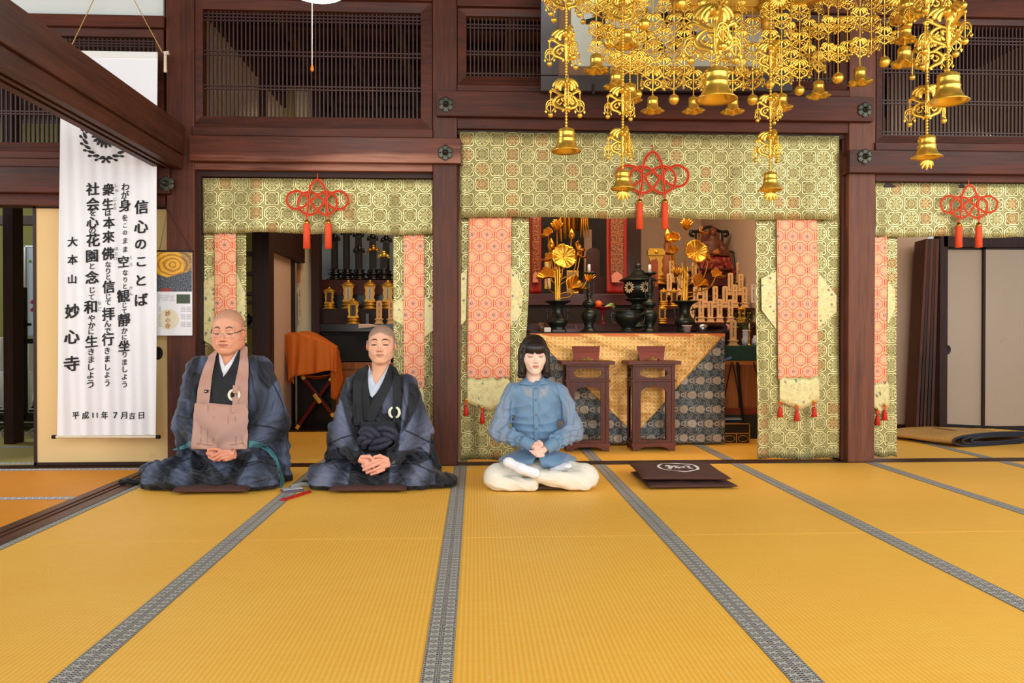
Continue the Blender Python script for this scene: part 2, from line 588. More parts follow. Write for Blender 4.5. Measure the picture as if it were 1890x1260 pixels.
def mat_altar_gold(name, per=0.064):
 m, t, b = newmat(name)
 U, V, _ = uvsplit(t)
 u, v = U / per, V / per
 fu, fv = u.fract() - 0.5, v.fract() - 0.5
 r = (fu * fu + fv * fv).sqrt()
 gu, gv = (u + 0.5).fract() - 0.5, (v + 0.5).fract() - 0.5
 dia = gu.abs() + gv.abs()
 c = mixc(t, S(216, 134, 52), S(242, 200, 110), noise(t, coords(t, 'UV'), 60, 3, 0.7))
 c = mixc(t, c, S(250, 228, 150), (r.band(0.27, 0.028, 0.012) + dia.band(0.27, 0.022, 0.012)).min(1.0))
 c = mixc(t, c, S(170, 120, 44), (r.band(0.17, 0.03, 0.015) + dia.band(0.17, 0.04, 0.02)).min(1.0) * 0.6)
 # small red bars between the roundels
 ru, rv = u.fract(), (v + 0.5).fract() - 0.5
 b1 = (fu.abs() * 1.0).step_down(0.11, 0.01) * rv.abs().step_down(0.028, 0.008)
 su = (u + 0.5).fract() - 0.5
 b2 = (fv.abs()).step_down(0.11, 0.01) * su.abs().step_down(0.028, 0.008)
 c = mixc(t, c, S(196, 44, 34), (b1 + b2).min(1.0))
 setin(t, b.inputs['Base Color'], c)
 b.inputs['Roughness'].default_value = 0.42
 b.inputs['Metallic'].default_value = 0.25
 wr = noise(t, coords(t, 'UV'), 9, 4, 0.6)
 bump(t, b, wr, 0.5, 0.03)
 return m
def mat_damask(name, per=0.135):
 m, t, b = newmat(name)
 U, V, _ = uvsplit(t)
 u, v = U / per, V / (per * 0.86)
 row = v.floor().pmod(2.0)
 fu, fv = (u + row * 0.5).fract() - 0.5, v.fract() - 0.5
 r = (fu * fu + fv * fv).sqrt()
 th = fu.atan2(fv)
 fl = r - (th * 14).cos().abs() * 0.035
 f = fl.step_down(0.24, 0.015)
 lines = (th * 14).cos().abs().step_down(0.25, 0.1) * r.band(0.17, 0.08, 0.02) + r.band(0.075, 0.01, 0.008)
 su, sv = (u + row * 0.5 + 0.5).fract() - 0.5, v.fract() - 0.5
 w1 = (su * 30).sin() * 0.06
 vine = ((((fu * 14).sin() + (fv * 16).cos() + (fu * 31).cos() * 0.6)).abs()).step_down(0.30, 0.10) * r.step_up(0.27, 0.01)
 r2 = (su * su + fv * fv).sqrt()
 leaf = (r2 - (su.atan2(fv) * 5).cos().abs() * 0.06).band(0.09, 0.035, 0.015)
 tot = (f * (1 - lines * 0.75) + vine * 0.8 + leaf).min(1.0)
 c = mixc(t, S(58, 70, 74), S(182, 164, 142), tot)
 setin(t, b.inputs['Base Color'], c)
 b.inputs['Roughness'].default_value = 0.5
 b.inputs['Metallic'].default_value = 0.15
 bump(t, b, noise(t, coords(t, 'UV'), 11, 4, 0.6), 0.4, 0.02)
 return m
BRO = mat_gold_brocade('gold_brocade')
REDB = mat_red_brocade('coral_brocade')
PALEB = mat_pale_brocade('pale_blossom_brocade')
ALTG = mat_altar_gold('altar_gold_brocade')
DAMASK = mat_damask('dark_damask')
# ================================================================ THE SETTING
H0 = 0.9535
GX = [-0.10 + H0 * k for k in range(-2, 6)]       # lines between tatami columns
YS = 5.365                                        # hall floor ends, sill begins
ROWS = [YS, YS - 1.907, YS - 3.814, YS - 5.72]
HW = 0.0415
def heri_strip(mb, a, b, along, c0, c1, z, u0=0.0, u1=1.0):
 """flat raised strip; along 'y': x from a..b, y from c0..c1"""
 if along == 'y':
  pts = [(a, c0, z), (b, c0, z), (b, c1, z), (a, c1, z)]
 else:
  pts = [(c0, b, z), (c0, a, z), (c1, a, z), (c1, b, z)]
 uv = [(u0, c0), (u1, c0), (u1, c1), (u0, c1)]
 if along == 'x':
  pts = [(c0, a, z), (c1, a, z), (c1, b, z), (c0, b, z)]
  uv = [(u0, c0), (u0, c1), (u1, c1), (u1, c0)]
 mb.add(pts, [(0, 1, 2, 3)], [uv])
 zz = z - 0.004
 low = [(p[0], p[1], zz) for p in pts]
 mb.add(pts + low, [(0, 4, 5, 1), (1, 5, 6, 2), (2, 6, 7, 3), (3, 7, 4, 0)], [[(0.25, 0.01)] * 4] * 4)
# hall floor: one straw field per column so the seam between mats shows
hall = MB()
hall.box(GX[0], GX[-1], -0.4, YS, -0.05, -0.004)
floor_o = struct(hall, 'floor', W_SILLY, 'straw mat floor of the hall, columns edged in grey', 'floor')
for c in range(7):
 for r in range(3):
  m = MB()
  m.box(GX[c] + 0.001, GX[c + 1] - 0.001, ROWS[r + 1] + 0.0012, ROWS[r] - 0.0012, -0.004, 0.0)
  m.build('straw_mat', TATAMI, floor_o, bev=0.0012)
hb = MB()
for i, gx in enumerate(GX):
 for r in range(3):
  if i == 0:
   heri_strip(hb, gx, gx + HW, 'y', ROWS[r + 1] + 0.002, ROWS[r] - 0.002, 0.002, 0.0, 0.5)
  else:
   heri_strip(hb, gx - HW, gx + HW, 'y', ROWS[r + 1] + 0.002, ROWS[r] - 0.002, 0.002)
 o = hb.build('mat_border', HERI, floor_o)
 hb = MB()
# left room floor beyond the threshold
XT0, XT1 = -2.19, -2.007
m = MB(); m.box(-8.5, XT0, 0.4, YS, -0.05, 0.0)
fl = struct(m, 'floor_left_room', TATAMI_O, 'orange straw mat floor of the side room', 'floor')
for yy in (YS - 0.966, YS - 0.966 * 3, YS - 0.03):
 m = MB(); heri_strip(m, yy - 0.030, yy + 0.030, 'x', -8.5, XT0, 0.0025, 0.5, 1.0)
 m.build('mat_border', HERI_W, fl)
# inner sanctuary floor and far-left room floor
m = MB(); m.box(-1.9, 6.5, 5.53, 10.2, -0.05, 0.0)
fi = struct(m, 'floor_sanctuary', TATAMI, 'straw mat floor of the sanctuary behind the sill', 'floor')
for k in range(0, 7):
 gx = -1.05 + H0 * k
 m = MB(); heri_strip(m, gx - HW, gx + HW, 'y', 5.535, 9.0, 0.0025)
 m.build('mat_border', HERI, fi)
m = MB(); m.box(-8.5, -1.9, 5.53, 11, -0.05, 0.0)
ff = struct(m, 'floor_far_room', TATAMI_G, 'greenish straw mat floor of the far room', 'floor')
for yy in (5.60, 6.42, 7.32, 8.2):
 m = MB(); heri_strip(m, yy - 0.028, yy + 0.028, 'x', -8.5, -2.0, 0.0025, 0.5, 1.0)
 m.build('mat_border', HERI_W, ff)
# sills (grooved tracks)
m = MB()
for y0, y1, z in ((YS, 5.40, 0.001), (5.40, 5.425, -0.006), (5.425, 5.455, 0.0), (5.455, 5.48, -0.006), (5.48, 5.53, 0.001)):
 m.box(-8.5, 6.5, y0, y1, -0.05, z)
struct(m, 'trim_1', W_SILL, 'grooved timber sill along the back wall', 'sill')
m = MB()
xs = [XT0, XT0 + 0.055, XT0 + 0.075, XT0 + 0.095, XT0 + 0.115, XT1]
for i in range(5):
 m.box(xs[i], xs[i + 1], -0.4, YS, -0.05, 0.004 if i % 2 == 0 else -0.004)
struct(m, 'trim_2', W_SILLY, 'grooved timber threshold running into the depth at left', 'threshold')
# ceilings
m = MB()
for k in range(24):
 m.box(-8.5 + k * 0.62, -8.5 + k * 0.62 + 0.60, -0.5, 5.45, 3.90, 3.93)
for k in range(10):
 m.box(-8.5, 6.5, 0.1 + k * 0.6, 0.16 + k * 0.6, 3.86, 3.90)
struct(m, 'ceiling', W_CEIL, 'boarded hall ceiling above the frame', 'ceiling')
m = MB()
m.box(-8.5, 6.5, 5.5, 11, 3.44, 3.47)
for k in range(18):
 x = -2.0 + k * 0.45
 m.box(x, x + 0.07, 5.55, 10.5, 3.34, 3.44)
for k in range(9):
 y = 5.9 + k * 0.5
 m.box(-2.0, 6.4, y, y + 0.07, 3.36, 3.43)
struct(m, 'ceiling_sanctuary', W_CEIL, 'coffered dark ceiling of the sanctuary seen through the lattice', 'ceiling')
# pillars ---------------------------------------------------------
def pillar(x0, x1, Y, dep, name='pillar', mat=W_Z, label=None, z1=3.9, z0=0.0):
 m = MB(); m.box(x0, x1, Y, Y + dep, z0, z1)
 return struct(m, name, mat, label, 'pillar', bev=0.006)
YW = 5.38
pC = pillar(PX(308, YW), PX(360, YW), YW, 0.20, label='square timber pillar at the corner beside the calendar')
pA = pillar(PX(799, YW), PX(844, YW), YW, 0.17, label='square timber pillar between the narrow bay and the altar bay')
pB = pillar(PX(1566, YW), PX(1615, YW), YW, 0.19, mat=W_ZL, label='lighter worn timber pillar right of the altar bay')
pillar(4.32, 4.52, YW, 0.2, label='timber pillar beyond the right edge')
pillar(-8.5, -8.3, YW, 0.2, label='timber pillar far left')
def beam(x0, y0, x1, y1, Y, dep, mat=W_X, label=None, bev=0.004, xa=None, xb=None):
 m = MB()
 zc = (PZ(y1, Y), PZ(y0, Y))
 m.box(xa if xa is not None else PX(x0, Y), xb if xb is not None else PX(x1, Y), Y, Y + dep, zc[0], zc[1])
 beam.n += 1
 return struct(m, 'beam', mat, label, 'beam', bev=bev)
beam.n = 0
# narrow left bay
beam(350, 256, 851, 302, 5.33, 0.12, W_XW, 'thick worn beam over the narrow bay, bolt at its right end')
beam(356, 240, 799, 256, 5.36, 0.16, W_X, 'thin ledge above the thick beam of the narrow bay')
beam(356, 302, 799, 318, 5.39, 0.12, W_XW, 'door head under the thick beam of the narrow bay')
beam(356, 318, 799, 331, 5.44, 0.10, W_DARK, 'recessed dark strip above the valance of the narrow bay')
beam(347, -30, 799, 4, 5.36, 0.16, W_X, 'top beam above the lattice of the narrow bay')
# altar bay
beam(806, 169, 1612, 215, 5.33, 0.12, W_X, 'long beam over the altar bay with a bolt at each end')
beam(844, 157, 1566, 169, 5.37, 0.16, W_X, 'ledge above the long beam of the altar bay')
beam(844, 215, 1566, 238, 5.39, 0.12, W_X, 'door head under the long beam of the altar bay')
beam(844, 238, 1566, 250, 5.43, 0.12, W_DARK, 'recessed strip coloured dark as shadow above the wide valance')  # shadow between door head and valance, put into the strip's dark colour
beam(844, -30, 1566, 12, 5.36, 0.16, W_X, 'top beam above the altar bay lattice')
# right bay
beam(1567, 269, 1980, 312, 5.33, 0.12, W_X, 'beam over the right bay with a dark bolt', xb=4.5)
beam(1615, 254, 1980, 269, 5.36, 0.16, W_X, 'ledge above the beam of the right bay', xb=4.33)
beam(1615, 312, 1980, 328, 5.39, 0.12, W_X, 'door head of the right bay', xb=4.33)
beam(1615, 328, 1980, 340, 5.43, 0.10, W_DARK, 'recessed dark strip above the right valance', xb=4.33)
beam(1615, -30, 1980, 14, 5.36, 0.16, W_X, 'top beam above the right lattice', xb=4.33)
# left room wall
beam(-700, 41, 304, 62, 5.36, 0.18, W_X, 'beam under the white plaster of the side room', xa=-8.3)
beam(-700, 288, 304, 301, 5.38, 0.16, W_X, 'rail under the side room lattice', xa=-8.3)
beam(-700, 301, 304, 316, 5.36, 0.16, W_X, 'moulded ledge of the side room', xa=-8.3)
beam(-700, 316, 313, 362, 5.33, 0.14, W_X, 'wide beam over the side room doors', xa=-8.3)
beam(-700, 362, 306, 385, 5.40, 0.14, W_X, 'door head of the side room', xa=-8.3)
m = MB()
m.box(-8.3, PX(304, 5.44), 5.44, 5.47, PZ(41, 5.44), 3.9)
struct(m, 'wall_left', PLASTER, 'white plaster above the side room lattice', 'wall')
m = MB()
m.box(PX(352, 5.42), 4.33, 5.46, 5.49, PZ(3, 5.46), 3.9)
struct(m, 'wall_back', PLASTER, 'plaster strip above the transoms', 'wall')
# the big lintel that runs from the corner pillar towards the photographer
m = MB()
m.box(-2.135, -1.935, -0.4, 5.33, 2.09, 2.29)
m.box(-2.15, -2.135, -0.4, 5.2, 2.12, 2.26)
o = struct(m, 'beam', W_Y, 'heavy timber lintel crossing the upper left corner', 'beam', bev=0.005)
m = MB()
for a, b_, z in ((-2.12, -2.075, 2.0), (-2.075, -2.05, 2.012), (-2.05, -2.025, 2.0), (-2.025, -2.0, 2.012), (-2.0, -1.955, 2.0)):
 m.box(a, b_, -0.4, 5.36, z, 2.09)
struct(m, 'trim_3', W_Y, 'grooved door head under the heavy lintel', 'trim', bev=0.001)
# jambs
m = MB()
m.box(PX(360, 5.46), PX(374, 5.46), 5.44, 5.53, 0, PZ(320, 5.45))
struct(m, 'trim_4', W_DARKZ, 'dark door post beside the corner pillar', 'trim')
m = MB()
m.box(PX(1546, 5.50), PX(1566, 5.42), 5.44, 5.56, 0, PZ(240, 5.45))
struct(m, 'trim_5', W_Z, 'door post left of the worn pillar', 'trim')
# lattice transoms --------------------------------------------------
def transom(name, x0, y0, x1, y1, frame, Y, label, spacing, rows, xb=None, barw=0.0085):
 """mitred frame + lattice; rows: list of y pixels of horizontal bars"""
 t = thing(name, (PX((x0 + x1) / 2, Y), Y, PZ(y1, Y)), label, 'transom')
 t['kind'] = 'structure'
 X0, X1 = PX(x0, Y), (xb if xb is not None else PX(x1, Y))
 Z0, Z1 = PZ(y1, Y), PZ(y0, Y)
 fw = frame
 m = MB()
 for (a, b_, c_, d_) in (((X0, Z0), (X1, Z0), (X1 - fw, Z0 + fw), (X0 + fw, Z0 + fw)),
       ((X1, Z0), (X1, Z1), (X1 - fw, Z1 - fw), (X1 - fw, Z0 + fw)),
       ((X1, Z1), (X0, Z1), (X0 + fw, Z1 - fw), (X1 - fw, Z1 - fw)),
       ((X0, Z1), (X0, Z0), (X0 + fw, Z0 + fw), (X0 + fw, Z1 - fw))):
  q = [(a[0], Y, a[1]), (b_[0], Y, b_[1]), (c_[0], Y + 0.012, c_[1]), (d_[0], Y + 0.012, d_[1])]
  m.add(q + [(p[0], Y + 0.09, p[2]) for p in q],
    [(0, 1, 2, 3), (7, 6, 5, 4), (0, 4, 5, 1), (1, 5, 6, 2), (2, 6, 7, 3), (3, 7, 4, 0)])
 m.build('transom_frame', W_X, t)
 lm = MB()
 a0, a1 = X0 + fw, X1 - fw
 n = int((a1 - a0) / spacing)
 for i in range(1, n):
  x = a0 + (a1 - a0) * i / n
  lm.box(x - barw / 2, x + barw / 2, Y + 0.045, Y + 0.062, Z0 + fw, Z1 - fw)
 for py in rows:
  z = PZ(py, Y)
  if Z0 + fw < z < Z1 - fw:
   lm.box(a0, a1, Y + 0.038, Y + 0.050, z - 0.004, z + 0.004)
 lm.build('lattice', LATT, t)
 return t
transom('lattice_transom', 353, 5, 798, 241, 0.078, 5.40, 'lattice transom over the narrow bay, behind the lamp cord',
  0.0272, [31, 37, 43, 99, 106, 162, 168, 220, 226, 231])
transom('lattice_transom', 845, 13, 1565, 157, 0.06, 5.40, 'lattice transom half hidden by the framed calligraphy',
  0.0272, [42, 48, 92, 98, 133, 139, 145])
transom('lattice_transom', 1616, 15, 1890, 254, 0.05, 5.40, 'lattice transom above the right bay',
  0.0272, [50, 56, 62, 112, 119, 172, 178, 232, 238, 243], xb=4.32)
transom('lattice_transom', -500, 63, 304, 288, 0.06, 5.40, 'lattice transom behind the hanging scroll',
  0.030, [84, 89, 94, 152, 156, 214, 219, 275, 280, 284], barw=0.009)
# sanctuary side walls, partitions --------------------------------
m = MB()
m.box(-1.93, -1.90, 5.56, 10.2, 2.05, 3.14)
sw = struct(m, 'wall_sanctuary_left', PLASTER_W, 'plaster side wall seen through the left lattice', 'wall')
m = MB()
m.box(-1.95, -1.86, 5.56, 10.2, 3.14, 3.44)
m.box(-1.95, -1.87, 6.98, 7.16, 0, 3.2)
m.box(-1.95, -1.86, 5.56, 10.2, 1.95, 2.10)
struct(m, 'trim_6', W_DARK, 'dark beam and post on the sanctuary side wall', 'trim')
m = MB()
m.box(4.24, 4.27, 5.56, 10.2, 2.05, 3.14)
struct(m, 'wall_sanctuary_right', PLASTER_W, 'plaster side wall seen through the right lattice', 'wall')
m = MB()
m.box(4.20, 4.29, 5.56, 10.2, 3.14, 3.44)
struct(m, 'trim_7', W_DARK, 'dark beam on the right sanctuary wall', 'trim')
# back walls of the sanctuary
YB = 9.3
m = MB(); m.box(PX(955, YB), PX(1560, 8.6), YB, YB + 0.03, 0, 3.44)
struct(m, 'wall_altar', PINKWALL, 'pinkish plaster wall behind the altar figures', 'wall')
m = MB(); m.box(-3.4, PX(955, YB), YB, YB + 0.03, 0, 3.44)
struct(m, 'wall_altar_left', PLASTER_W, 'pale wall behind the black memorial tablets', 'wall')
# wall between altar and the right room
m = MB(); m.box(2.70, 2.74, 5.60, YB, 0, 3.44)
struct(m, 'wall_partition', PINKWALL, 'partition between the altar and the right room', 'wall')
# wall between the narrow bay and the altar
m = MB(); m.box(-0.14, -0.11, 5.60, YB, 0, 3.44)
struct(m, 'wall_partition_left', PINKWALL, 'partition between the narrow bay and the altar', 'wall')
# narrow bay: depthwise partition with framed panel, shelf wall at far left
m = MB()
m.box(PX(467, 6.3), PX(497, 6.3), 6.3, 6.45, 0, 2.6)
m.box(-1.78, -1.70, 6.45, 7.95, PZ(466, 6.83), 2.6)
m.box(-1.78, -1.74, 7.56, 7.70, 0, 2.0)
m.box(-1.78, -1.74, 6.45, 6.84, 0, 2.0)
struct(m, 'trim_8', W_DARKZ, 'dark posts and head of the partition behind the orange cloth', 'trim')
m = MB(); m.box(-1.77, -1.75, 6.84, 7.56, 0.02, PZ(464, 6.83))
struct(m, 'wall_panel', PINKWALL, 'pale sliding panel seen edgewise in the narrow bay', 'wall')
m = MB(); m.box(PX(548, 8.0), PX(577, 8.0), 8.0, 8.03, 0, 3.4)
struct(m, 'wall_strip', CREAM, 'cream strip of wall left of the memorial altar', 'wall')
m = MB(); m.box(PX(576, 7.97), PX(591, 7.97), 7.93, 8.07, 0, 3.4)
struct(m, 'trim_9', W_DARKZ, 'dark post left of the memorial altar', 'trim')
m = MB(); m.box(-3.4, -1.80, 7.9, 7.93, 0, 3.4)
struct(m, 'wall_shelf_side', plain('olive_wall', S(150, 138, 70), 0.9, 0, 0.06, 3), 'olive wall behind the shelves in the narrow bay', 'wall')
# right room: plaster, sheaf of screen edges, grey sliding doors
YR = 7.3
m = MB(); m.box(PX(1640, YR), PX(1712, YR), YR, YR + 0.03, 0, 3.4)
struct(m, 'wall_right_room', PINKWALL, 'pinkish plaster left of the grey sliding doors', 'wall')
m = MB()
m.box(PX(1728, YR), PX(1742, YR), YR - 0.06, YR + 0.05, 0, 2.05)
m.box(PX(1735, YR), 6.5, YR - 0.06, YR + 0.1, PZ(452, YR), PZ(405, YR))
m.box(PX(1640, YR), PX(1735, YR), YR - 0.02, YR + 0.05, 0, 0.04)
struct(m, 'trim_10', W_DARKZ, 'dark frame around the grey sliding doors', 'trim')
m = MB(); m.box(PX(1700, YR), 6.5, YR + 0.05, YR + 0.08, PZ(405, YR), 3.4)
struct(m, 'wall_right_room_upper', PINKWALL, 'plaster above the grey sliding doors', 'wall')
def sliding_door(name, x0, x1, y0, y1, Y, paper, label, pull=None, rail=0.022, edge=True):
 X0, X1, Z0, Z1 = x0, x1, y0, y1
 t = thing(name, ((X0 + X1) / 2, Y, Z0), label, 'sliding door')
 t['kind'] = 'structure'
 m = MB(); m.box(X0 + rail * 0.6, X1 - rail * 0.6, Y + 0.004, Y + 0.022, Z0 + rail, Z1 - rail)
 m.build('door_panel', paper, t)
 m = MB()
 m.box(X0, X0 + rail, Y, Y + 0.028, Z0, Z1); m.box(X1 - rail, X1, Y, Y + 0.028, Z0, Z1)
 m.box(X0, X1, Y, Y + 0.028, Z0, Z0 + rail); m.box(X0, X1, Y, Y + 0.028, Z1 - rail, Z1)
 m.build('door_frame', W_DARKZ, t, bev=0.002)
 if pull:
  px_, pz_ = pull
  m = MB()
  prof = [(0.0, 0.003), (0.020, 0.002), (0.026, 0.0), (0.030, -0.003), (0.033, -0.001), (0.033, 0.006)]
  n = 20
  v = []; f = []
  for (r, d) in prof:
   for k in range(n):
    a = 2 * pi * k / n
    v.append((px_ + r * cos(a), Y + 0.001 + d, pz_ + 1.35 * r * sin(a)))
  for i in range(len(prof) - 1):
   for k in range(n):
    f.append((i * n + k, i * n + (k + 1) % n, (i + 1) * n + (k + 1) % n, (i + 1) * n + k))
  m.add(v, f, smooth=True)
  m.build('door_pull', BLACKM, t)
 return t
sliding_door('door_1', PX(61, 5.47), PX(318, 5.47), 0.005, PZ(385, 5.47), 5.47, FUSUMA,
    'cream paper sliding door behind the hanging scroll', (PX(291, 5.47), PZ(651, 5.47)))
sliding_door('door_2', PX(1742, YR), PX(1820, YR), 0.0, PZ(452, YR), YR, FUSUMA_G,
    'grey sliding door with a round dark pull', (PX(1749, YR), PZ(646, YR)))
sliding_door('door_3', PX(1815, YR - 0.03), PX(1985, YR), 0.0, PZ(452, YR), YR - 0.03, FUSUMA_G,
    'grey sliding door cut by the right edge of the photo')
m = MB(); m.box(-8.3, PX(-120, 5.46), 5.46, 5.49, 0, PZ(385, 5.47))
struct(m, 'wall_side_room', CREAM, 'wall left of the side room opening', 'wall')
# far-left room shell
m = MB(); m.box(-8.5, -2.0, 9.6, 9.63, 0, 3.4)
struct(m, 'wall_far_room', plain('green_wall', S(118, 116, 62), 0.9, 0, 0.05, 3), 'olive green wall of the far room', 'wall')
m = MB()
m.box(PX(6, 6.6), PX(24, 6.6), 6.6, 6.75, 0, 3.0)
m.box(PX(-40, 8.2), PX(70, 8.2), 8.2, 8.3, PZ(420, 8.2), PZ(404, 8.2))
struct(m, 'trim_11', W_DARKZ, 'dark post and rail in the far room', 'trim')
# ================================================================ CURTAINS, CORDS, SCROLL
def panel(name, mat, parent, x0, y0, x1, y1, Y, waves=(), uoff=0.0, edge=None, bottom=None, nu=40, nv=30, origin=None, xlim=None, drift=0.0):
 """hanging cloth covering a pixel rect at depth Y. waves: (amplitude, cycles per metre, phase)"""
 xa, xb = PX(x0, Y), PX(x1, Y)
 za, zb = PZ(y0, Y, (x0 + x1) / 2), PZ(y1, Y, (x0 + x1) / 2)
 m = MB()
 def fn(u, v):
  x = xa + (xb - xa) * u
  z = za + (zb - za) * v
  hang = min(1.0, 0.3 + v)
  y = Y
  for a, c, p in waves:
   y += a * hang * sin(2 * pi * c * (x + 0.04 * sin(3 * z + p)) + p)
  if edge:
   x += edge(u, v)
  if bottom and v > 0:
   z += bottom(u) * v
  x += drift * v
  return (x, y, z)
 def uvf(u, v):
  return (uoff + (xb - xa) * u, (za - zb) * (1 - v) + (zb))
 m.grid(nu, nv, fn, uvf)
 o = m.build(name, mat, parent, origin=origin)
 md = o.modifiers.new('solid', 'SOLIDIFY'); md.thickness = 0.003; md.offset = 0
 return o
def valance(x0, y0, x1, y1, Y, label, seed, xb_extra=0):
 rnd = random.Random(seed)
 w = [(0.016, 1.7, rnd.random() * 6), (0.008, 3.9, rnd.random() * 6), (0.003, 7.3, rnd.random() * 6)]
 o = panel('valance_curtain', BRO, None, x0, y0, x1, y1, Y, w, nu=90, nv=10,
    bottom=lambda u: 0.004 * sin(u * 17 + seed) + 0.003 * sin(u * 5))
 w0 = o.location
 tag(o, label, 'valance')
 return o
valance(374, 330, 800, 431, 5.435, 'gold brocade valance over the narrow bay between the corner pillar and the next', 3)
valance(848, 247, 1547, 403, 5.415, 'tall wide gold brocade valance over the altar bay', 5)
valance(1614, 339, 1990, 438, 5.425, 'gold brocade valance over the right bay', 8)
def tassel_small(parent, px, py, Y, s=1.0, mat=None):
 """little red knotted tassel with a gold bead; py = top bead"""
 c = P(px, py, Y)
 k = 0.0037 * s
 m = MB()
 m.ball((c.x, c.y, c.z), 0.008 * s, 8)
 # bow loops
 for sx in (-1, 1):
  pts = [(c.x + sx * k * a, c.y, c.z + k * b) for a, b in ((0, -3), (2.4, -1.5), (4.0, -3.6), (2.2, -4.4), (0, -5), (2.6, -6.4), (1.2, -8), (0, -7))]
  m.tube(pts, 0.0022 * s, 6)
 m.tube([(c.x, c.y, c.z), (c.x, c.y, c.z - k * 10)], 0.003 * s, 6)
 o = m.build('tassel_cord', ORANGECORD, parent)
 m = MB()
 z = c.z - k * 9
 m.lathe([(0.003, 0), (0.010, -0.006), (0.013, -0.014), (0.012, -0.02), (0.015, -0.03), (0.020, -0.075), (0.0, -0.077)], (c.x, c.y, z), 14, ripple=0.05, rk=7)
 m.build('tassel', mat or TASSELR, parent)
 m = MB()
 m.ball((c.x, c.y - 0.004, c.z + 0.004), 0.009 * s, 8)
 m.build('tassel_bead', GOLD, parent)
 return o
def side_curtain(gx0, gx1, rx0, rx1, ytop, ybot, yred, Y, label, tassels=(), insets=(), seed=1, clip=None, edge=None, drift=0.0):
 t = thing('side_curtain', P((gx0 + gx1) / 2, ybot, Y), label, 'curtain')
 rnd = random.Random(seed)
 w = [(0.012, 3.1, rnd.random() * 6), (0.006, 7.0, rnd.random() * 6)]
 panel('brocade_panel', BRO, t, gx0, ytop, gx1, ybot, Y, w, uoff=PX(gx0, Y), nu=36, nv=40, edge=edge,
   bottom=lambda u: 0.006 * sin(u * 9 + seed))
 if rx0 is not None:
  point_drop = PZ(yred, Y) - PZ(yred + 16, Y)
  w2 = [(0.006, 2.6, rnd.random() * 6)]
  ysp = yred - 42
  panel('coral_band', REDB, t, rx0, ytop, rx1, ysp, Y - 0.028, w2, uoff=PX(rx0, Y) + 0.02, nu=24, nv=40, drift=drift)
  # pale cloud-edged foot of the band
  za = PZ(ysp, Y)
  xa, xb = PX(rx0, Y) + drift, PX(rx1, Y) + drift
  def f(u, v):
   x = xa + (xb - xa) * u
   zt = za + 0.016 * abs(sin(u * 3 * pi)) + 0.01 * sin(u * 23)
   zl = PZ(yred, Y) - point_drop * (1 - abs(2 * u - 1))
   return (x, Y - 0.033 + 0.004 * sin(18 * x), zt + (zl - zt) * v)
  m = MB(); m.grid(24, 6, f, lambda u, v: (xa + (xb - xa) * u, za - 0.16 * v))
  o = m.build('band_foot', PALEB, t)
  md = o.modifiers.new('solid', 'SOLIDIFY'); md.thickness = 0.004; md.offset = 0
 for poly in insets:
  m = MB()
  pts = [P(a, b, Y - 0.018) for a, b in poly]
  m.prism(pts, (0, 0.004, 0))
  # simple planar uv
  m.uv = [[(m.v[i][0], m.v[i][2]) for i in f] for f in m.f]
  m.build('pale_inset', PALEB, t)
 for tx, ty in tassels:
  tassel_small(t, tx, ty, Y - 0.045)
 return t
side_curtain(376, 455, 396, 436, 425, 800, 735, 5.49, 'gold curtain with a coral band behind the older man in glasses', seed=2,
    insets=([(376, 520), (396, 508), (396, 640), (376, 628)], [(436, 500), (452, 540), (452, 600), (436, 618)]))
side_curtain(726, 801, 745, 783, 425, 850, 760, 5.49, 'gold curtain with a coral band behind the younger monk', seed=4,
    insets=([(726, 560), (745, 545), (745, 600), (726, 590)], [(783, 548), (799, 560), (799, 610), (783, 622)]))
side_curtain(850, 976, 865, 944, 398, 848, 742, 5.475, 'gold curtain with a wide coral band left of the altar behind the woman', seed=5,
    tassels=((860, 738), (890, 752), (924, 748)), drift=-0.012,
    edge=lambda u, v: -0.03 * v * u + 0.012 * sin(7 * v) * u,
    insets=([(943, 494), (956, 510), (966, 540), (962, 580), (942, 604)], [(851, 505), (862, 495), (860, 590), (851, 600)]))
side_curtain(1393, 1548, 1433, 1507, 398, 846, 742, 5.475, 'gold curtain with a wide coral band right of the altar', seed=6,
    tassels=((1440, 741), (1471, 748), (1503, 741)), drift=0.012,
    edge=lambda u, v: 0.02 * v * (1 - u),
    insets=([(1405, 514), (1433, 500), (1433, 608), (1406, 572)], [(1508, 500), (1544, 545), (1544, 575), (1509, 606)]))
side_curtain(1608, 1655, 1608, 1637, 434, 842, 752, 5.47, 'narrow gold curtain with coral band right of the worn pillar', seed=7,
    tassels=((1620, 756), (1633, 747)),
    insets=([(1638, 520), (1652, 535), (1652, 570), (1638, 600)],))
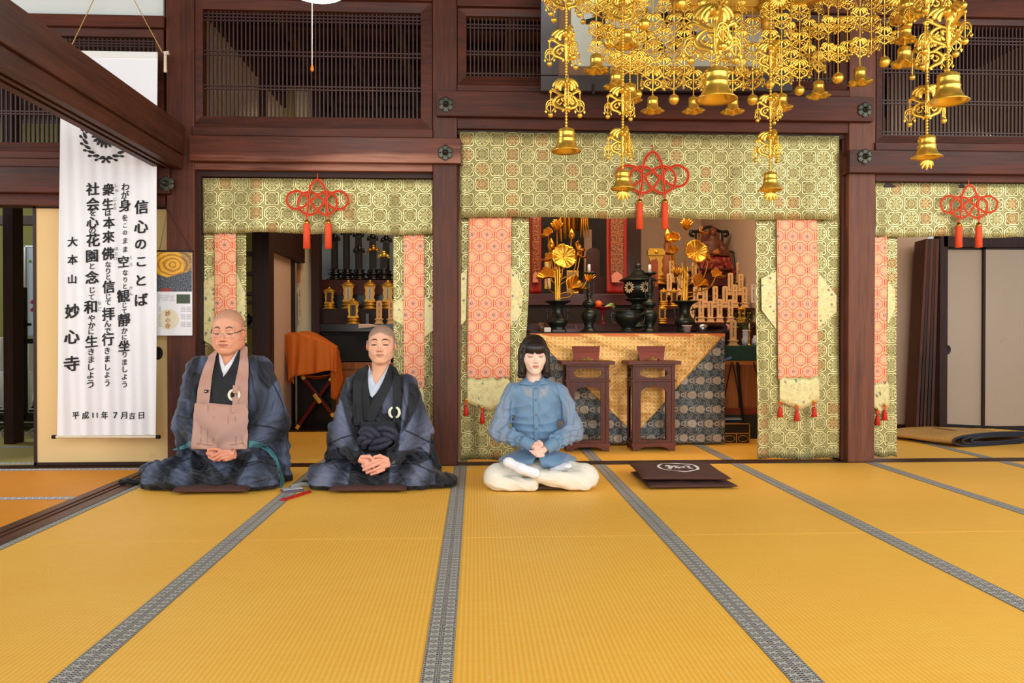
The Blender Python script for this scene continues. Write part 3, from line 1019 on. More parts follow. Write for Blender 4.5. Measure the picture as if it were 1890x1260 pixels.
# ---------------------------------------------------------------- ornamental orange knots
def smooth_path(pts, n=8, closed=False):
 """Catmull-Rom"""
 pts = [Vector(p) for p in pts]
 m = len(pts)
 out = []
 rng = range(m if closed else m - 1)
 for i in rng:
  p0 = pts[(i - 1) % m] if (closed or i > 0) else pts[0]
  p1 = pts[i]
  p2 = pts[(i + 1) % m]
  p3 = pts[(i + 2) % m] if (closed or i + 2 < m) else pts[-1]
  for k in range(n):
   t = k / n
   out.append(0.5 * ((2 * p1) + (-p0 + p2) * t + (2 * p0 - 5 * p1 + 4 * p2 - p3) * t * t + (-p0 + 3 * p1 - 3 * p2 + p3) * t ** 3))
 if not closed:
  out.append(pts[-1])
 return out
def knot(cx, cy, s, Y, label, tlen):
 """cx, cy pixel centre of the knot; s pixel scale (1 = knot over the altar)"""
 t = thing('ornamental_knot', P(cx, cy + 40 * s, Y), label, 'ornamental knot')
 A = [(175, 85), (115, 70), (15, -10), (-45, -48), (-115, -40), (-155, 20), (-140, 90), (-75, 130), (-5, 105), (50, 30), (100, -30),
   (165, -58), (225, -35), (245, 15), (223, 65)]
 B = [(-a, b) for a, b in A]
 U = [(-85, 145), (-72, 70), (-70, -10), (-50, -100), (0, -148), (50, -100), (72, -10), (75, 70), (85, 145)]
 k = s / 3.635
 def w(p, dy=0.0):
  q = P(cx + p[0] * k, cy + p[1] * k, Y)
  return Vector((q.x, Y + dy, q.z))
 r = 0.0052 * s
 m1, m2 = MB(), MB()
 for idx, (path, cl) in enumerate(((A, True), (B, True), (U, False))):
  sp = smooth_path([w(p) for p in path], 8, cl)
  n = len(sp)
  for j, off in ((0, -1), (1, 0), (2, 1)):
   q = []
   for i, p in enumerate(sp):
    a = sp[(i + 1) % n] if (cl or i < n - 1) else sp[i]
    b = sp[i - 1] if (cl or i > 0) else sp[i]
    d = (a - b)
    d.normalize()
    nr = Vector((-d.z, 0, d.x))
    weave = 0.004 * s * sin(i * 0.55 + idx * 2.1) - 0.004 * idx
    q.append(p + nr * off * r * 1.15 + Vector((0, weave, 0)))
   (m2 if off == 0 else m1).tube(q, r * (0.55 if off == 0 else 0.80), 8, closed=cl)
 m1.build('knotted_cord', ORANGECORD, t)
 m2.build('cord_core', ORANGEDARK, t)
 # hanging loop
 m = MB()
 m.tube([w((0, -148)), w((0, -200)), w((0, -252 if s > 0.99 else -158))], r * 0.8, 8)
 m.build('hanging_cord', ORANGECORD, t)
 for sx in (-1, 1):
  c = w((sx * 86, 175))
  m = MB()
  m.tube([w((sx * 85, 140)), w((sx * 93, 152)), w((sx * 86, 166)), w((sx * 79, 154)), w((sx * 85, 140))], r * 0.7, 6)
  m.tube([w((sx * 85, 150)), (c.x, c.y, c.z)], r * 1.1, 6)
  m.build('tassel_cord', ORANGECORD, t)
  m = MB()
  m.lathe([(0.004, 0.006), (0.013, 0), (0.019, -0.012), (0.021, -0.022), (0.018, -0.024)], (c.x, c.y, c.z), 16)
  m.build('tassel_cap', GOLDD, t)
  m = MB()
  m.lathe([(0.018, -0.020), (0.021, -0.03), (0.022, -0.07), (0.0235, -tlen), (0.0, -tlen - 0.004)], (c.x, c.y, c.z), 28, ripple=0.05, rk=12)
  m.build('tassel', TASSEL, t)
 return t
knot(1204, 321, 0.985, 5.37, 'orange knotted cord with two tassels on the wide valance over the altar', 0.20)
knot(586, 366, 0.84, 5.38, 'orange knotted cord with two tassels on the narrow bay valance', 0.19)
knot(1788, 374, 0.78, 5.37, 'orange knotted cord with two tassels on the right bay valance', 0.17)
# ---------------------------------------------------------------- lettering
_gl = {}
def glyph(ch, bold=0.012):
 if (ch, bold) in _gl:
  return _gl[(ch, bold)]
 c = bpy.data.curves.new('glyph', 'FONT')
 c.body = ch
 c.size = 1
 c.offset = 0.0
 c.shear = 0.0
 c.resolution_u = 4
 o = bpy.data.objects.new('glyph', c)
 COL.objects.link(o)
 dg = bpy.context.evaluated_depsgraph_get()
 me = o.evaluated_get(dg).to_mesh()
 v = [tuple(x.co) for x in me.vertices]
 f = [tuple(p.vertices) for p in me.polygons]
 o.evaluated_get(dg).to_mesh_clear()
 bpy.data.objects.remove(o)
 bpy.data.curves.remove(c)
 if v:
  x0, x1 = min(p[0] for p in v), max(p[0] for p in v)
  y0, y1 = min(p[1] for p in v), max(p[1] for p in v)
  cx, cy, s = 0.5, 0.38, 1.0
  if ch.isascii():
   cx, cy, s = (x0 + x1) / 2, (y0 + y1) / 2, 0.8 / max(0.01, y1 - y0)
  v = [((p[0] - cx) * s, (p[1] - cy) * s) for p in v]
 _gl[(ch, bold)] = (v, f)
 return _gl[(ch, bold)]
def put_text(mb, items, Y, yfn=None, slant=0.10):
 """items: (char, px, py, size px[, x squeeze, bold])"""
 for it in items:
  ch, px, py, sz = it[:4]
  bold = it[4] if len(it) > 4 else 0.022
  v, f = glyph(ch, bold)
  c = P(px, py, Y)
  s = sz * Y / F * 0.93
  w = bold * (1.5 if sz > 18 else 1.1)
  offs = ((-w, -w * 0.5), (w, w * 0.5), (-w, w * 0.5), (w, -w * 0.5)) if bold > 0.015 else ((0, 0),)
  for n_, (ox, oz) in enumerate(offs):
   vs = []
   for (x, z) in v:
    # brush-like: strokes rise a little to the right
    X = c.x + (x + ox) * s * 0.95
    Z = c.z + (z + oz + slant * x) * s
    vs.append((X, (yfn(X, Z) if yfn else Y) - 0.003 - n_ * 0.0001, Z))
   mb.add(vs, f)
SY = 5.285
scroll = thing('hanging_scroll', P(197, 805, SY), 'tall white hanging scroll with large brushed vertical writing', 'hanging scroll')
def scroll_y(x, z):
 zt = 2.75
 d = max(0.0, (zt - z)) / 2.5
 return SY + d * 0.006 * sin(x * 40) + 0.004 * d * sin(x * 87 + z * 2) + 0.004 * sin(z * 2.3)
m = MB()
xl0, xl1, xr0, xr1 = PX(116, SY), PX(104, SY), PX(293, SY), PX(287, SY)
zt, zb = PZ(98, SY, 200), PZ(803, SY, 200)
def sfn(u, v):
 xl = xl0 + (xl1 - xl0) * v
 xr = xr0 + (xr1 - xr0) * v
 x = xl + (xr - xl) * u
 z = zt + (zb - zt) * v
 return (x, scroll_y(x, z), z)
m.grid(150, 70, sfn)
sheet_m, t_, b_ = newmat('scroll_cloth')
b_.inputs['Base Color'].default_value = S(232, 234, 238)
b_.inputs['Roughness'].default_value = 0.8
bump(t_, b_, noise(t_, coords(t_), 900, 2), 0.1, 0.001)
o = m.build('scroll_cloth', sheet_m, scroll)
# hems, rods, rope
m = MB()
m.box(xl0, xr0, SY - 0.007, SY + 0.007, zt - 0.03, zt + 0.012)
m.build('top_hem', WHITECLOTH, scroll, bev=0.004)
m = MB()
c0, c1 = P(100, 806, SY), P(292, 806, SY)
m.tube([(c0.x, SY, c0.z), (c1.x, SY, c1.z)], 0.010, 10)
m.build('bottom_rod', plain('ivory_rod', S(216, 204, 178), 0.5), scroll)
m = MB()
for a in (c0, c1):
 m.tube([(a.x - 0.012, SY, a.z), (a.x + 0.012, SY, a.z)], 0.013, 10)
m.build('rod_end', BLACKM, scroll)
m = MB()
c2 = P(303, 98, SY)
m.tube([(c2.x, SY, c2.z), (c2.x + 0.03, SY, c2.z + 0.002)], 0.013, 10)
m.tube([(c2.x + 0.012, SY - 0.012, c2.z), (c2.x + 0.012, SY - 0.012, c2.z - 0.13)], [0.009, 0.011], 8)
m.build('rod_knob', plain('ivory_rod', S(216, 204, 178), 0.5), scroll)
m = MB()
top = P(208, -45, SY)
cc = P(300, 97, SY); cl = P(126, 97, SY)
m.tube([(cc.x, SY, cc.z), (top.x, SY, top.z + 0.1), (cl.x, SY, cl.z)], 0.0035, 6)
m.build('hanging_rope', plain('straw_rope', S(190, 150, 90), 0.7), scroll)
cols = [
 [('信', 262, 382, 28), ('心', 261, 418, 28), ('の', 260, 450, 24), ('こ', 261, 482, 24), ('と', 260, 517, 25), ('ば', 260, 553, 27)],
 [('わ', 232, 345, 17), ('が', 231, 360, 17), ('身', 231, 379, 25), ('を', 231, 402, 14), ('こ', 231, 416, 11), ('の', 231, 429, 11), ('ま', 231, 444, 13),
  ('ま', 231, 460, 13), ('空', 228, 483, 24), ('な', 231, 503, 13), ('り', 231, 516, 12), ('と', 230, 528, 12), ('観', 228, 546, 26), ('じ', 229, 563, 12),
  ('て', 229, 574, 12), ('靜', 229, 590, 26), ('か', 229, 610, 14), ('に', 229, 622, 12), ('坐', 229, 638, 24), ('り', 229, 654, 13), ('ま', 229, 668, 14),
  ('し', 229, 681, 14), ('よ', 229, 695, 13), ('う', 229, 709, 14)],
 [('衆', 201, 350, 25), ('生', 200, 377, 24), ('は', 200, 393, 14), ('本', 202, 411, 24), ('來', 201, 437, 25), ('佛', 200, 468, 26), ('な', 200, 488, 13),
  ('り', 200, 500, 13), ('と', 200, 511, 12), ('信', 201, 529, 26), ('じ', 200, 547, 13), ('て', 200, 558, 13), ('拝', 200, 579, 27), ('ん', 199, 597, 15),
  ('で', 199, 610, 14), ('行', 199, 626, 26), ('き', 198, 647, 15), ('ま', 198, 662, 15), ('し', 198, 677, 15), ('よ', 198, 691, 14), ('う', 198, 706, 16)],
 [('社', 172, 349, 26), ('会', 172, 377, 26), ('を', 172, 393, 14), ('心', 171, 410, 24), ('の', 171, 425, 15), ('花', 172, 443, 27), ('園', 170, 472, 26),
  ('と', 170, 491, 14), ('念', 170, 512, 26), ('じ', 170, 535, 14), ('て', 169, 548, 13), ('和', 168, 566, 27), ('や', 169, 587, 15), ('か', 169, 600, 15),
  ('に', 168, 612, 13), ('生', 169, 630, 25), ('き', 168, 649, 15), ('ま', 168, 663, 15), ('し', 167, 677, 15), ('よ', 167, 692, 15), ('う', 167, 708, 18)],
 [('大', 134, 446, 20), ('本', 134, 479, 20), ('山', 133, 515, 19), ('妙', 133, 574, 29), ('心', 132, 621, 30), ('寺', 132, 671, 31)],
 [('平', 139, 766, 15), ('成', 158, 766, 15), ('1', 171, 766, 12, 0.03), ('1', 179, 766, 12, 0.03), ('年', 193, 766, 16), ('7', 213, 766, 14, 0.03), ('月', 229, 766, 15),
  ('吉', 244, 767, 14), ('日', 261, 766, 15)],
 [('く', 242, 475, 8, 0.012), ('う', 242, 488, 8, 0.012), ('か', 242, 531, 8, 0.012), ('ん', 242, 542, 8, 0.012), ('し', 215, 342, 8, 0.012), ('ゅ', 216, 351, 8, 0.012),
  ('じ', 213, 368, 8, 0.012), ('ょ', 213, 376, 8, 0.012), ('う', 213, 384, 8, 0.012), ('ほ', 215, 459, 8, 0.012), ('と', 215, 468, 8, 0.012), ('け', 214, 477, 8, 0.012),
  ('な', 183, 559, 8, 0.012), ('ご', 183, 570, 8, 0.012)],
]
for c in cols:
 m = MB()
 put_text(m, c, SY, scroll_y)
 m.build('lettering', INK, scroll)
# round wisteria crest
m = MB()
cc = P(196, 254, SY)
ps = SY / F
def petal(mb, x, z, ang, L, W, yf):
 n = 10
 pts = []
 for i in range(n):
  a = 2 * pi * i / n
  lx = L * (0.5 + 0.5 * cos(a))
  w = W * sin(a) * (0.55 + 0.45 * (0.5 + 0.5 * cos(a)))
  X = x + lx * cos(ang) - w * sin(ang)
  Z = z + lx * sin(ang) + w * cos(ang)
  pts.append((X, yf(X, Z) - 0.003, Z))
 mb.add(pts, [tuple(range(n))])
for i in range(9):
 petal(m, cc.x + 0 * ps, cc.z + 6 * ps, radians(180 + 12 + i * 19.5), 26 * ps, 3.6 * ps, scroll_y)
for sgn in (-1, 1):
 for r0, n in ((41, 11),):
  for i in range(n):
   a = radians(-88 + i * 17) if sgn > 0 else radians(-92 - i * 17)
   X, Z = cc.x + r0 * ps * cos(a), cc.z + r0 * ps * sin(a)
   sz = 7.5 - i * 0.25
   petal(m, X, Z, a + pi + 0.9 * sgn, (12 + i * 0.4) * ps, 3.4 * ps, scroll_y)
   petal(m, X, Z, a + 0.9 * sgn, 7.5 * ps, 3.0 * ps, scroll_y)
 vine = []
 for i in range(14):
  a = radians(-88 + i * 13) if sgn > 0 else radians(-92 - i * 13)
  rr = (40 - i * 0.2) * ps
  vine.append((cc.x + rr * cos(a), SY - 0.002, cc.z + rr * sin(a)))
 m.tube(vine, 0.0016, 4)
 curl = [(cc.x + sgn * (8 + 22 * t) * ps, SY - 0.002, cc.z + (-30 + 26 * sin(t * 2.6)) * ps) for t in [i / 9 for i in range(10)]]
 m.tube(curl, 0.0014, 4)
m.build('crest', INK, scroll)
# ---------------------------------------------------------------- calendar on the corner pillar
KY = 5.355
cal = thing('wall_calendar', P(325, 620, KY), 'paper calendar with a golden ceiling picture hung on the corner pillar', 'calendar')
x0, x1 = PX(289, KY), PX(355, KY)
z0, z1, z2 = PZ(619, KY, 325), PZ(538, KY, 325), PZ(464, KY, 325)
m = MB(); m.box(x0, x1, KY, KY + 0.004, z0, z2)
m.build('calendar_sheet', plain('calendar_paper', S(232, 234, 238), 0.6, 0, 0.02), cal)
m = MB(); m.box(x0 - 0.003, x1 + 0.003, KY - 0.004, KY + 0.006, z2 - 0.004, z2 + 0.008)
m.build('calendar_strip', BLACKM, cal)
pm, t_, b_ = newmat('calendar_picture')
u_, v_, _w = uvsplit(t_)
nz = noise(t_, coords(t_, 'UV'), 5, 5, 0.7)
nz2 = noise(t_, coords(t_, 'UV'), 40, 4, 0.8)
swirl = ((((u_ - 0.45) * (u_ - 0.45) * 2 + (v_ - 0.68) * (v_ - 0.68) * 5).sqrt() * 28 + nz * 9).sin()).step_up(0.3, 0.3)
c = mixc(t_, S(236, 176, 50), S(150, 104, 40), swirl * 0.8)
c = mixc(t_, c, S(52, 74, 80), nz2.step_up(0.5, 0.1) * (u_ - 0.15 + v_ * 0.3).step_up(0.82, 0.08))
lower = mixc(t_, S(30, 36, 44), S(150, 160, 170), nz2.step_up(0.55, 0.1))
lower = mixc(t_, lower, S(150, 60, 50), (v_.step_down(0.08, 0.01)) * (u_ - 0.27).abs().step_down(0.15, 0.01))
c = mixc(t_, c, lower, (v_ - (u_ - 0.3).abs() * 0.25).step_down(0.36, 0.02))
setin(t_, b_.inputs['Base Color'], c)
b_.inputs['Roughness'].default_value = 0.35
m = MB()
m.add([(x0 + 0.002, KY - 0.0012, z1), (x1 - 0.002, KY - 0.0012, z1), (x1 - 0.002, KY - 0.0012, z2 - 0.004), (x0 + 0.002, KY - 0.0012, z2 - 0.004)],
  [(0, 1, 2, 3)], [[(0, 0), (1, 0), (1, 1), (0, 1)]])
m.build('picture', pm, cal)
m = MB()
a, b_2 = P(326, 543, KY), P(351, 560, KY)
m.add([(a.x, KY - 0.0012, b_2.z), (b_2.x, KY - 0.0012, b_2.z), (b_2.x, KY - 0.0012, a.z), (a.x, KY - 0.0012, a.z)], [(0, 1, 2, 3)])
m.build('small_picture', plain('garden_photo', S(60, 78, 54), 0.4, 0, 0.8, 60), cal)
m = MB()
rc = P(311, 589, KY)
n = 40
ring = [(rc.x + 0.069 * cos(2 * pi * i / n), KY - 0.001, rc.z + 0.069 * sin(2 * pi * i / n)) for i in range(n)]
m.add(ring, [tuple(range(n))])
m.build('calendar_roundel', plain('pale_gold_print', S(222, 216, 190), 0.6, 0, 0.08, 80), cal)
m = MB()
put_text(m, [('妙', 310, 578, 11), ('心', 310, 590, 10), ('寺', 310, 601, 11)], KY - 0.0015)
m.build('gold_lettering', plain('gold_print', S(184, 122, 50), 0.5), cal)
m = MB()
for gx in (334, 344.5):
 for gy in (566, 580, 594):
  for r in range(5):
   for q in range(7):
    p = P(gx + q * 1.25, gy + r * 2.0, KY)
    m.box(p.x, p.x + 0.0028, KY - 0.0012, KY - 0.0008, p.z - 0.0028, p.z)
for r in range(5):
 for q in range(16):
  if random.random() < 0.75:
   p = P(292 + q * 1.9, 544 + r * 2.6, KY)
   m.box(p.x, p.x + 0.005, KY - 0.0012, KY - 0.0008, p.z - 0.003, p.z)
for gx in (293,):
 for gy in (566, 580, 594):
  for r in range(5):
   for q in range(4):
    p = P(gx + q * 1.25, gy + r * 2.0, KY)
    m.box(p.x, p.x + 0.0028, KY - 0.0012, KY - 0.0008, p.z - 0.0028, p.z)
m.build('date_grid', plain('grey_print', S(150, 150, 160), 0.6), cal)
m = MB()
nl = P(309, 388, KY)
m.tube([(x0 + 0.02, KY, z2 + 0.004), (nl.x, KY, nl.z), (x1 - 0.004, KY, z2 + 0.004)], 0.0018, 5)
m.ball((nl.x, KY, nl.z), 0.006, 6)
m.build('calendar_cord', INK, cal)
# ---------------------------------------------------------------- six-petalled nail covers
def nail_cover(px, py, Y, label, r=0.052):
 c = P(px, py, Y)
 t = thing('nail_cover', (c.x, c.y, c.z - r), label, 'nail cover')
 m = MB()
 n = 60
 out = []
 for i in range(n):
  a = 2 * pi * i / n + pi / 6
  rr = r * (0.86 + 0.14 * abs(cos(3 * (a - pi / 6) + pi / 2 * 0)) ** 0.6 - 0.10 * (abs(sin(3 * (a - pi / 6))) > 0.985))
  out.append((rr * cos(a), rr * sin(a)))
 rings = [(1.0, 0.0), (1.0, 0.008), (0.86, 0.011), (0.5, 0.012), (0.0, 0.012)]
 v, f = [], []
 for k, d in rings:
  for x, z in out:
   v.append((c.x + x * k, c.y - d, c.z + z * k))
 for i in range(len(rings) - 1):
  for j in range(n):
   f.append((i * n + j, i * n + (j + 1) % n, (i + 1) * n + (j + 1) % n, (i + 1) * n + j))
 m.add(v, f)
 for k in range(6):
  a = 2 * pi * k / 6
  q = (c.x + r * 0.62 * cos(a), c.y - 0.013, c.z + r * 0.62 * sin(a))
  m.ball(q, r * 0.10, 6)
 m.build('petal_plate', BOLT, t)
 m = MB()
 m.v = []
 pr = [(0.42, 0.010), (0.40, 0.02), (0.26, 0.026), (0.24, 0.034), (0.16, 0.046), (0.0, 0.050)]
 nn = 16
 v, f = [], []
 for k, d in pr:
  for j in range(nn):
   a = 2 * pi * j / nn
   v.append((c.x + r * k * cos(a), c.y - d, c.z + r * k * sin(a)))
 for i in range(len(pr) - 1):
  for j in range(nn):
   f.append((i * nn + j, i * nn + (j + 1) % nn, (i + 1) * nn + (j + 1) % nn, (i + 1) * nn + j))
 m.add(v, f, smooth=True)
 m.build('domed_stud', BOLT, t)
 return t
nail_cover(823, 193, 5.328, 'nail cover at the left end of the long altar beam')
nail_cover(822, 282, 5.328, 'greenish nail cover on the right end of the narrow bay beam')
nail_cover(1596, 203, 5.328, 'nail cover at the right end of the long altar beam')
nail_cover(1596, 289, 5.328, 'nail cover at the left end of the right bay beam')
nail_cover(307, 339, 5.326, 'nail cover beside the scroll, below the heavy lintel')
# ---------------------------------------------------------------- ceiling lamp with pull cord
LY = 4.0
lc = P(585, -28, LY)
lamp = thing('ceiling_lamp', (lc.x, LY, lc.z - 0.10), 'round white glowing ceiling lamp cut by the top edge', 'ceiling lamp')
em = bpy.data.materials.new('lamp_glow'); em.use_nodes = True
em.node_tree.nodes['Principled BSDF'].inputs['Base Color'].default_value = (1, 1, 1, 1)
em.node_tree.nodes['Principled BSDF'].inputs['Emission Color'].default_value = (1, 0.98, 0.95, 1)
em.node_tree.nodes['Principled BSDF'].inputs['Emission Strength'].default_value = 9
m = MB()
m.lathe([(0.0, -0.07), (0.07, -0.062), (0.13, -0.04), (0.17, -0.01), (0.185, 0.03), (0.18, 0.06)], (lc.x, LY, lc.z), 40)
m.build('lamp_diffuser', em, lamp)
m = MB()
m.lathe([(0.19, 0.05), (0.195, 0.07), (0.10, 0.10), (0.0, 0.11)], (lc.x, LY, lc.z), 40)
m.tube([(lc.x, LY, lc.z + 0.1), (lc.x, LY, 3.88)], 0.012, 8)
m.build('lamp_housing', plain('lamp_white', S(230, 230, 226), 0.5), lamp)
m = MB()
pc = P(576, 12, LY - 0.1); pe = P(576, 126, LY - 0.1)
m.tube([(pc.x, LY - 0.1, pc.z + 0.05), (pe.x, LY - 0.1, pe.z)], 0.0022, 6)
m.build('pull_cord', WHITEWAX, lamp)
m = MB()
m.lathe([(0.001, 0.028), (0.004, 0.02), (0.008, 0.005), (0.008, -0.004), (0.0, -0.012)], (pe.x, LY - 0.1, pe.z - 0.006), 10)
m.build('pull_knob', plain('amber_plastic', S(226, 130, 40), 0.3), lamp)
point('ceiling_lamp_light', (lc.x, LY, lc.z - 0.16), 14, (1, 0.97, 0.92), 0.15)
# ---------------------------------------------------------------- framed calligraphy behind the golden canopy
fr = thing('framed_calligraphy', P(1230, 168, 5.27), 'large dark framed calligraphy leaning out behind the golden canopy', 'framed calligraphy')
def FP(px, py, off=0.0):
 """point on the leaning picture plane"""
 base_y = 5.26
 zb_ = PZ(168, 5.27, 1230)
 y = base_y
 for _ in range(6):
  q = P(px, py, y - off)
  y = base_y - 0.30 * (q.z - zb_)
 return P(px, py, y - off)
def fquad(mb, x0, y0, x1, y1, off, th=0.02):
 a = [FP(x0, y1, off), FP(x1, y1, off), FP(x1, y0, off), FP(x0, y0, off)]
 mb.prism(a, (0, th, 0.0))
m = MB()
fquad(m, 998, 139, 1463, 168, 0.02, 0.04)
fquad(m, 998, -90, 1030, 139, 0.02, 0.04)
fquad(m, 1436, -90, 1463, 139, 0.02, 0.04)
m.build('picture_frame', plain('frame_black_wood', S(44, 36, 40), 0.3, 0, 0.2), fr, bev=0.004)
m = MB()
fquad(m, 1024, -88, 1440, 142, 0.004, 0.01)
m.build('mount', plain('mount_brown', S(120, 92, 66), 0.7, 0, 0.35, 90), fr)
m = MB()
fquad(m, 1054, -86, 1408, 122, 0.010, 0.01)
m.build('paper', plain('calligraphy_paper', S(196, 204, 196), 0.6, 0, 0.04, 6), fr)
m = MB()
def brush(pts, w):
 sp = smooth_path([FP(a, b, 0.014) for a, b in pts], 6)
 n = len(sp)
 v, f = [], []
 for i, p in enumerate(sp):
  d = (sp[min(i + 1, n - 1)] - sp[max(i - 1, 0)]).normalized()
  nr = Vector((-d.z, 0, d.x))
  k = w * (0.35 + 0.65 * sin(pi * min(1, (i + 1) / n * 1.1))) * (1 + 0.15 * sin(i * 2.2))
  v += [p + nr * k, p - nr * k]
 for i in range(n - 1):
  f.append((2 * i, 2 * i + 1, 2 * i + 3, 2 * i + 2))
 m = MB(); m.add(v, f)
 m.build('brush_stroke', INK, fr)
brush([(1224, 22), (1232, 34), (1236, 46)], 0.033)
brush([(1272, 18), (1266, 34), (1262, 52), (1250, 80), (1246, 94)], 0.036)
brush([(1192, 16), (1190, 50), (1194, 72), (1186, 86)], 0.027)
brush([(1212, 72), (1222, 90), (1226, 100)], 0.027)
brush([(1256, 70), (1275, 66), (1284, 58)], 0.033)
brush([(1340, 24), (1345, 50), (1338, 84), (1324, 100)], 0.039)
brush([(1316, 60), (1345, 54), (1372, 44)], 0.027)
brush([(1100, 10), (1108, 40), (1102, 84)], 0.033)
brush([(1080, 40), (1104, 34), (1132, 26)], 0.027)
m = MB()
fquad(m, 1377, 30, 1381, 42, 0.013, 0.002)
m.build('red_seal', plain('seal_red', S(180, 60, 50), 0.6), fr)
m = MB()
fquad(m, 1093, 155, 1098, 173, 0.035, 0.02)
m.build('frame_hook', BLACKM, fr)
# ================================================================ THE SANCTUARY
YT = 6.33
TX0, TX1 = PX(978, YT), PX(1336, YT)
TZ = 0.915
tb = thing('altar_table', (1.2, YT, 0), 'long dark altar table carrying vases, candlesticks and censer', 'altar table')
m = MB(); m.box(TX0 - 0.02, TX1, YT - 0.02, YT + 0.62, TZ - 0.035, TZ)
m.build('table_top', W_DARK, tb, bev=0.004)
for x in (TX0, TX1):
 sx = -1 if x == TX0 else 1
 m = MB()
 pr = [(0, 0), (0.05, 0.0), (0.075, 0.015), (0.08, 0.045), (0.06, 0.07), (0.035, 0.068), (0.03, 0.05), (0.045, 0.04), (0.05, 0.028), (0.03, 0.012), (-0.06, 0.004)]
 m.prism([(x + sx * (a - 0.055), YT - 0.018, TZ + b) for a, b in pr], (0, 0.60, 0))
 m.build('upturned_end', W_DARK, tb)
m = MB()
for x in (TX0 + 0.04, TX1 - 0.04):
 for y in (YT + 0.05, YT + 0.55):
  m.box(x - 0.03, x + 0.03, y - 0.03, y + 0.03, 0, TZ - 0.035)
  m.build('leg', W_DARK, tb); m = MB()
m.box(TX0 + 0.02, TX1 - 0.02, YT + 0.04, YT + 0.06, 0.10, TZ - 0.035)
m.build('back_board', W_DARK, tb)
def cloth_sheet(name, poly_fn, mat, parent, nu, nv):
 m = MB()
 m.grid(nu, nv, poly_fn, None)
 m.uv = [[(m.v[i][0], m.v[i][2]) for i in f] for f in m.f]
 o = m.build(name, mat, parent)
 md = o.modifiers.new('solid', 'SOLIDIFY'); md.thickness = 0.003; md.offset = 0
 return o
ac = thing('altar_cloth', (1.2, YT - 0.04, 0.01), 'altar cloth with a golden triangle over dark blue damask', 'altar cloth')
CX0, CX1, CZ1 = TX0 + 0.0, TX1 - 0.005, TZ - 0.015
def rip(x, z):
 h = (CZ1 - z) / 0.9
 return YT - 0.040 - 0.01 * h + 0.010 * h * sin(x * 15 + 1.2) + 0.005 * h * sin(x * 37 + 6 * z) + 0.003 * sin(z * 40 + x * 14)
cloth_sheet('damask_ground', lambda u, v: (CX0 + (CX1 - CX0) * u, rip(CX0 + (CX1 - CX0) * u, CZ1 * (1 - v) + 0.012 * v), CZ1 * (1 - v) + 0.012 * v), DAMASK, ac, 90, 40)
ax_, az_ = P(1170, 800, YT).x, PZ(800, YT, 1170)
def tri(u, v):
 z = CZ1 + (az_ - CZ1) * v
 xa = CX0 + (ax_ - CX0) * v
 xb = CX1 + (ax_ - CX1) * v
 x = xa + (xb - xa) * u
 return (x, rip(x, z) - 0.007, z)
cloth_sheet('golden_triangle', tri, ALTG, ac, 80, 50)
m = MB(); m.box(CX0 + 0.0, CX1, YT - 0.05, YT - 0.028, CZ1 - 0.02, CZ1 + 0.004)
m.build('cloth_hem', plain('orange_hem', S(226, 120, 50), 0.6), ac)
# ---------------------------------------------------------------- reading stands
def holed(mb, x0, x1, z0, z1, hole, y, th):
 """plate with one hole (list of (x,z), counter-clockwise)"""
 n = len(hole)
 cx = sum(p[0] for p in hole) / n
 cz = sum(p[1] for p in hole) / n
 outer = []
 for (hx, hz) in hole:
  dx, dz = hx - cx, hz - cz
  t = 1e9
  if dx > 1e-9: t = min(t, (x1 - cx) / dx)
  if dx < -1e-9: t = min(t, (x0 - cx) / dx)
  if dz > 1e-9: t = min(t, (z1 - cz) / dz)
  if dz < -1e-9: t = min(t, (z0 - cz) / dz)
  outer.append([cx + dx * t, cz + dz * t])
 for corner in ((x0, z0), (x1, z0), (x1, z1), (x0, z1)):
  k = min(range(n), key=lambda i: (outer[i][0] - corner[0]) ** 2 + (outer[i][1] - corner[1]) ** 2)
  outer[k] = list(corner)
 v = [(x, y, z) for x, z in outer] + [(x, y, z) for x, z in hole] + [(x, y + th, z) for x, z in outer] + [(x, y + th, z) for x, z in hole]
 f = []
 for i in range(n):
  j = (i + 1) % n
  f += [(i, j, n + j, n + i), (2 * n + j, 2 * n + i, 3 * n + i, 3 * n + j), (n + i, n + j, 3 * n + j, 3 * n + i), (j, i, 2 * n + i, 2 * n + j)]
 mb.add(v, f)
def oval_hole(cx, cz, w, h, n=32):
 out = []
 for i in range(n):
  a = 2 * pi * i / n
  x = w * (abs(cos(a)) ** 0.6) * (1 if cos(a) >= 0 else -1)
  z = h * sin(a) + 0.12 * h * cos(2 * a) * 0
  out.append((cx + x, cz + z))
 return out
def arch_hole(cx, z0, zt, w, n=10):
 """gate-shaped opening with a small pointed centre"""
 pts = [(cx - w, z0), (cx - w * 0.3, z0), (cx + w * 0.3, z0), (cx + w, z0)]
 hs = zt - 0.075
 for k in range(1, 4):
  pts.append((cx + w, z0 + (hs - z0) * k / 4))
 right = [(1.0, 0.0), (0.99, 0.25), (0.93, 0.45), (0.82, 0.60), (0.66, 0.72), (0.5, 0.78), (0.36, 0.80), (0.22, 0.80), (0.10, 0.86), (0.0, 1.0)]
 for a, b in right:
  pts.append((cx + w * a, hs + 0.075 * b))
 for a, b in reversed(right[:-1]):
  pts.append((cx - w * a, hs + 0.075 * b))
 for k in range(3, 0, -1):
  pts.append((cx - w, z0 + (hs - z0) * k / 4))
 return pts
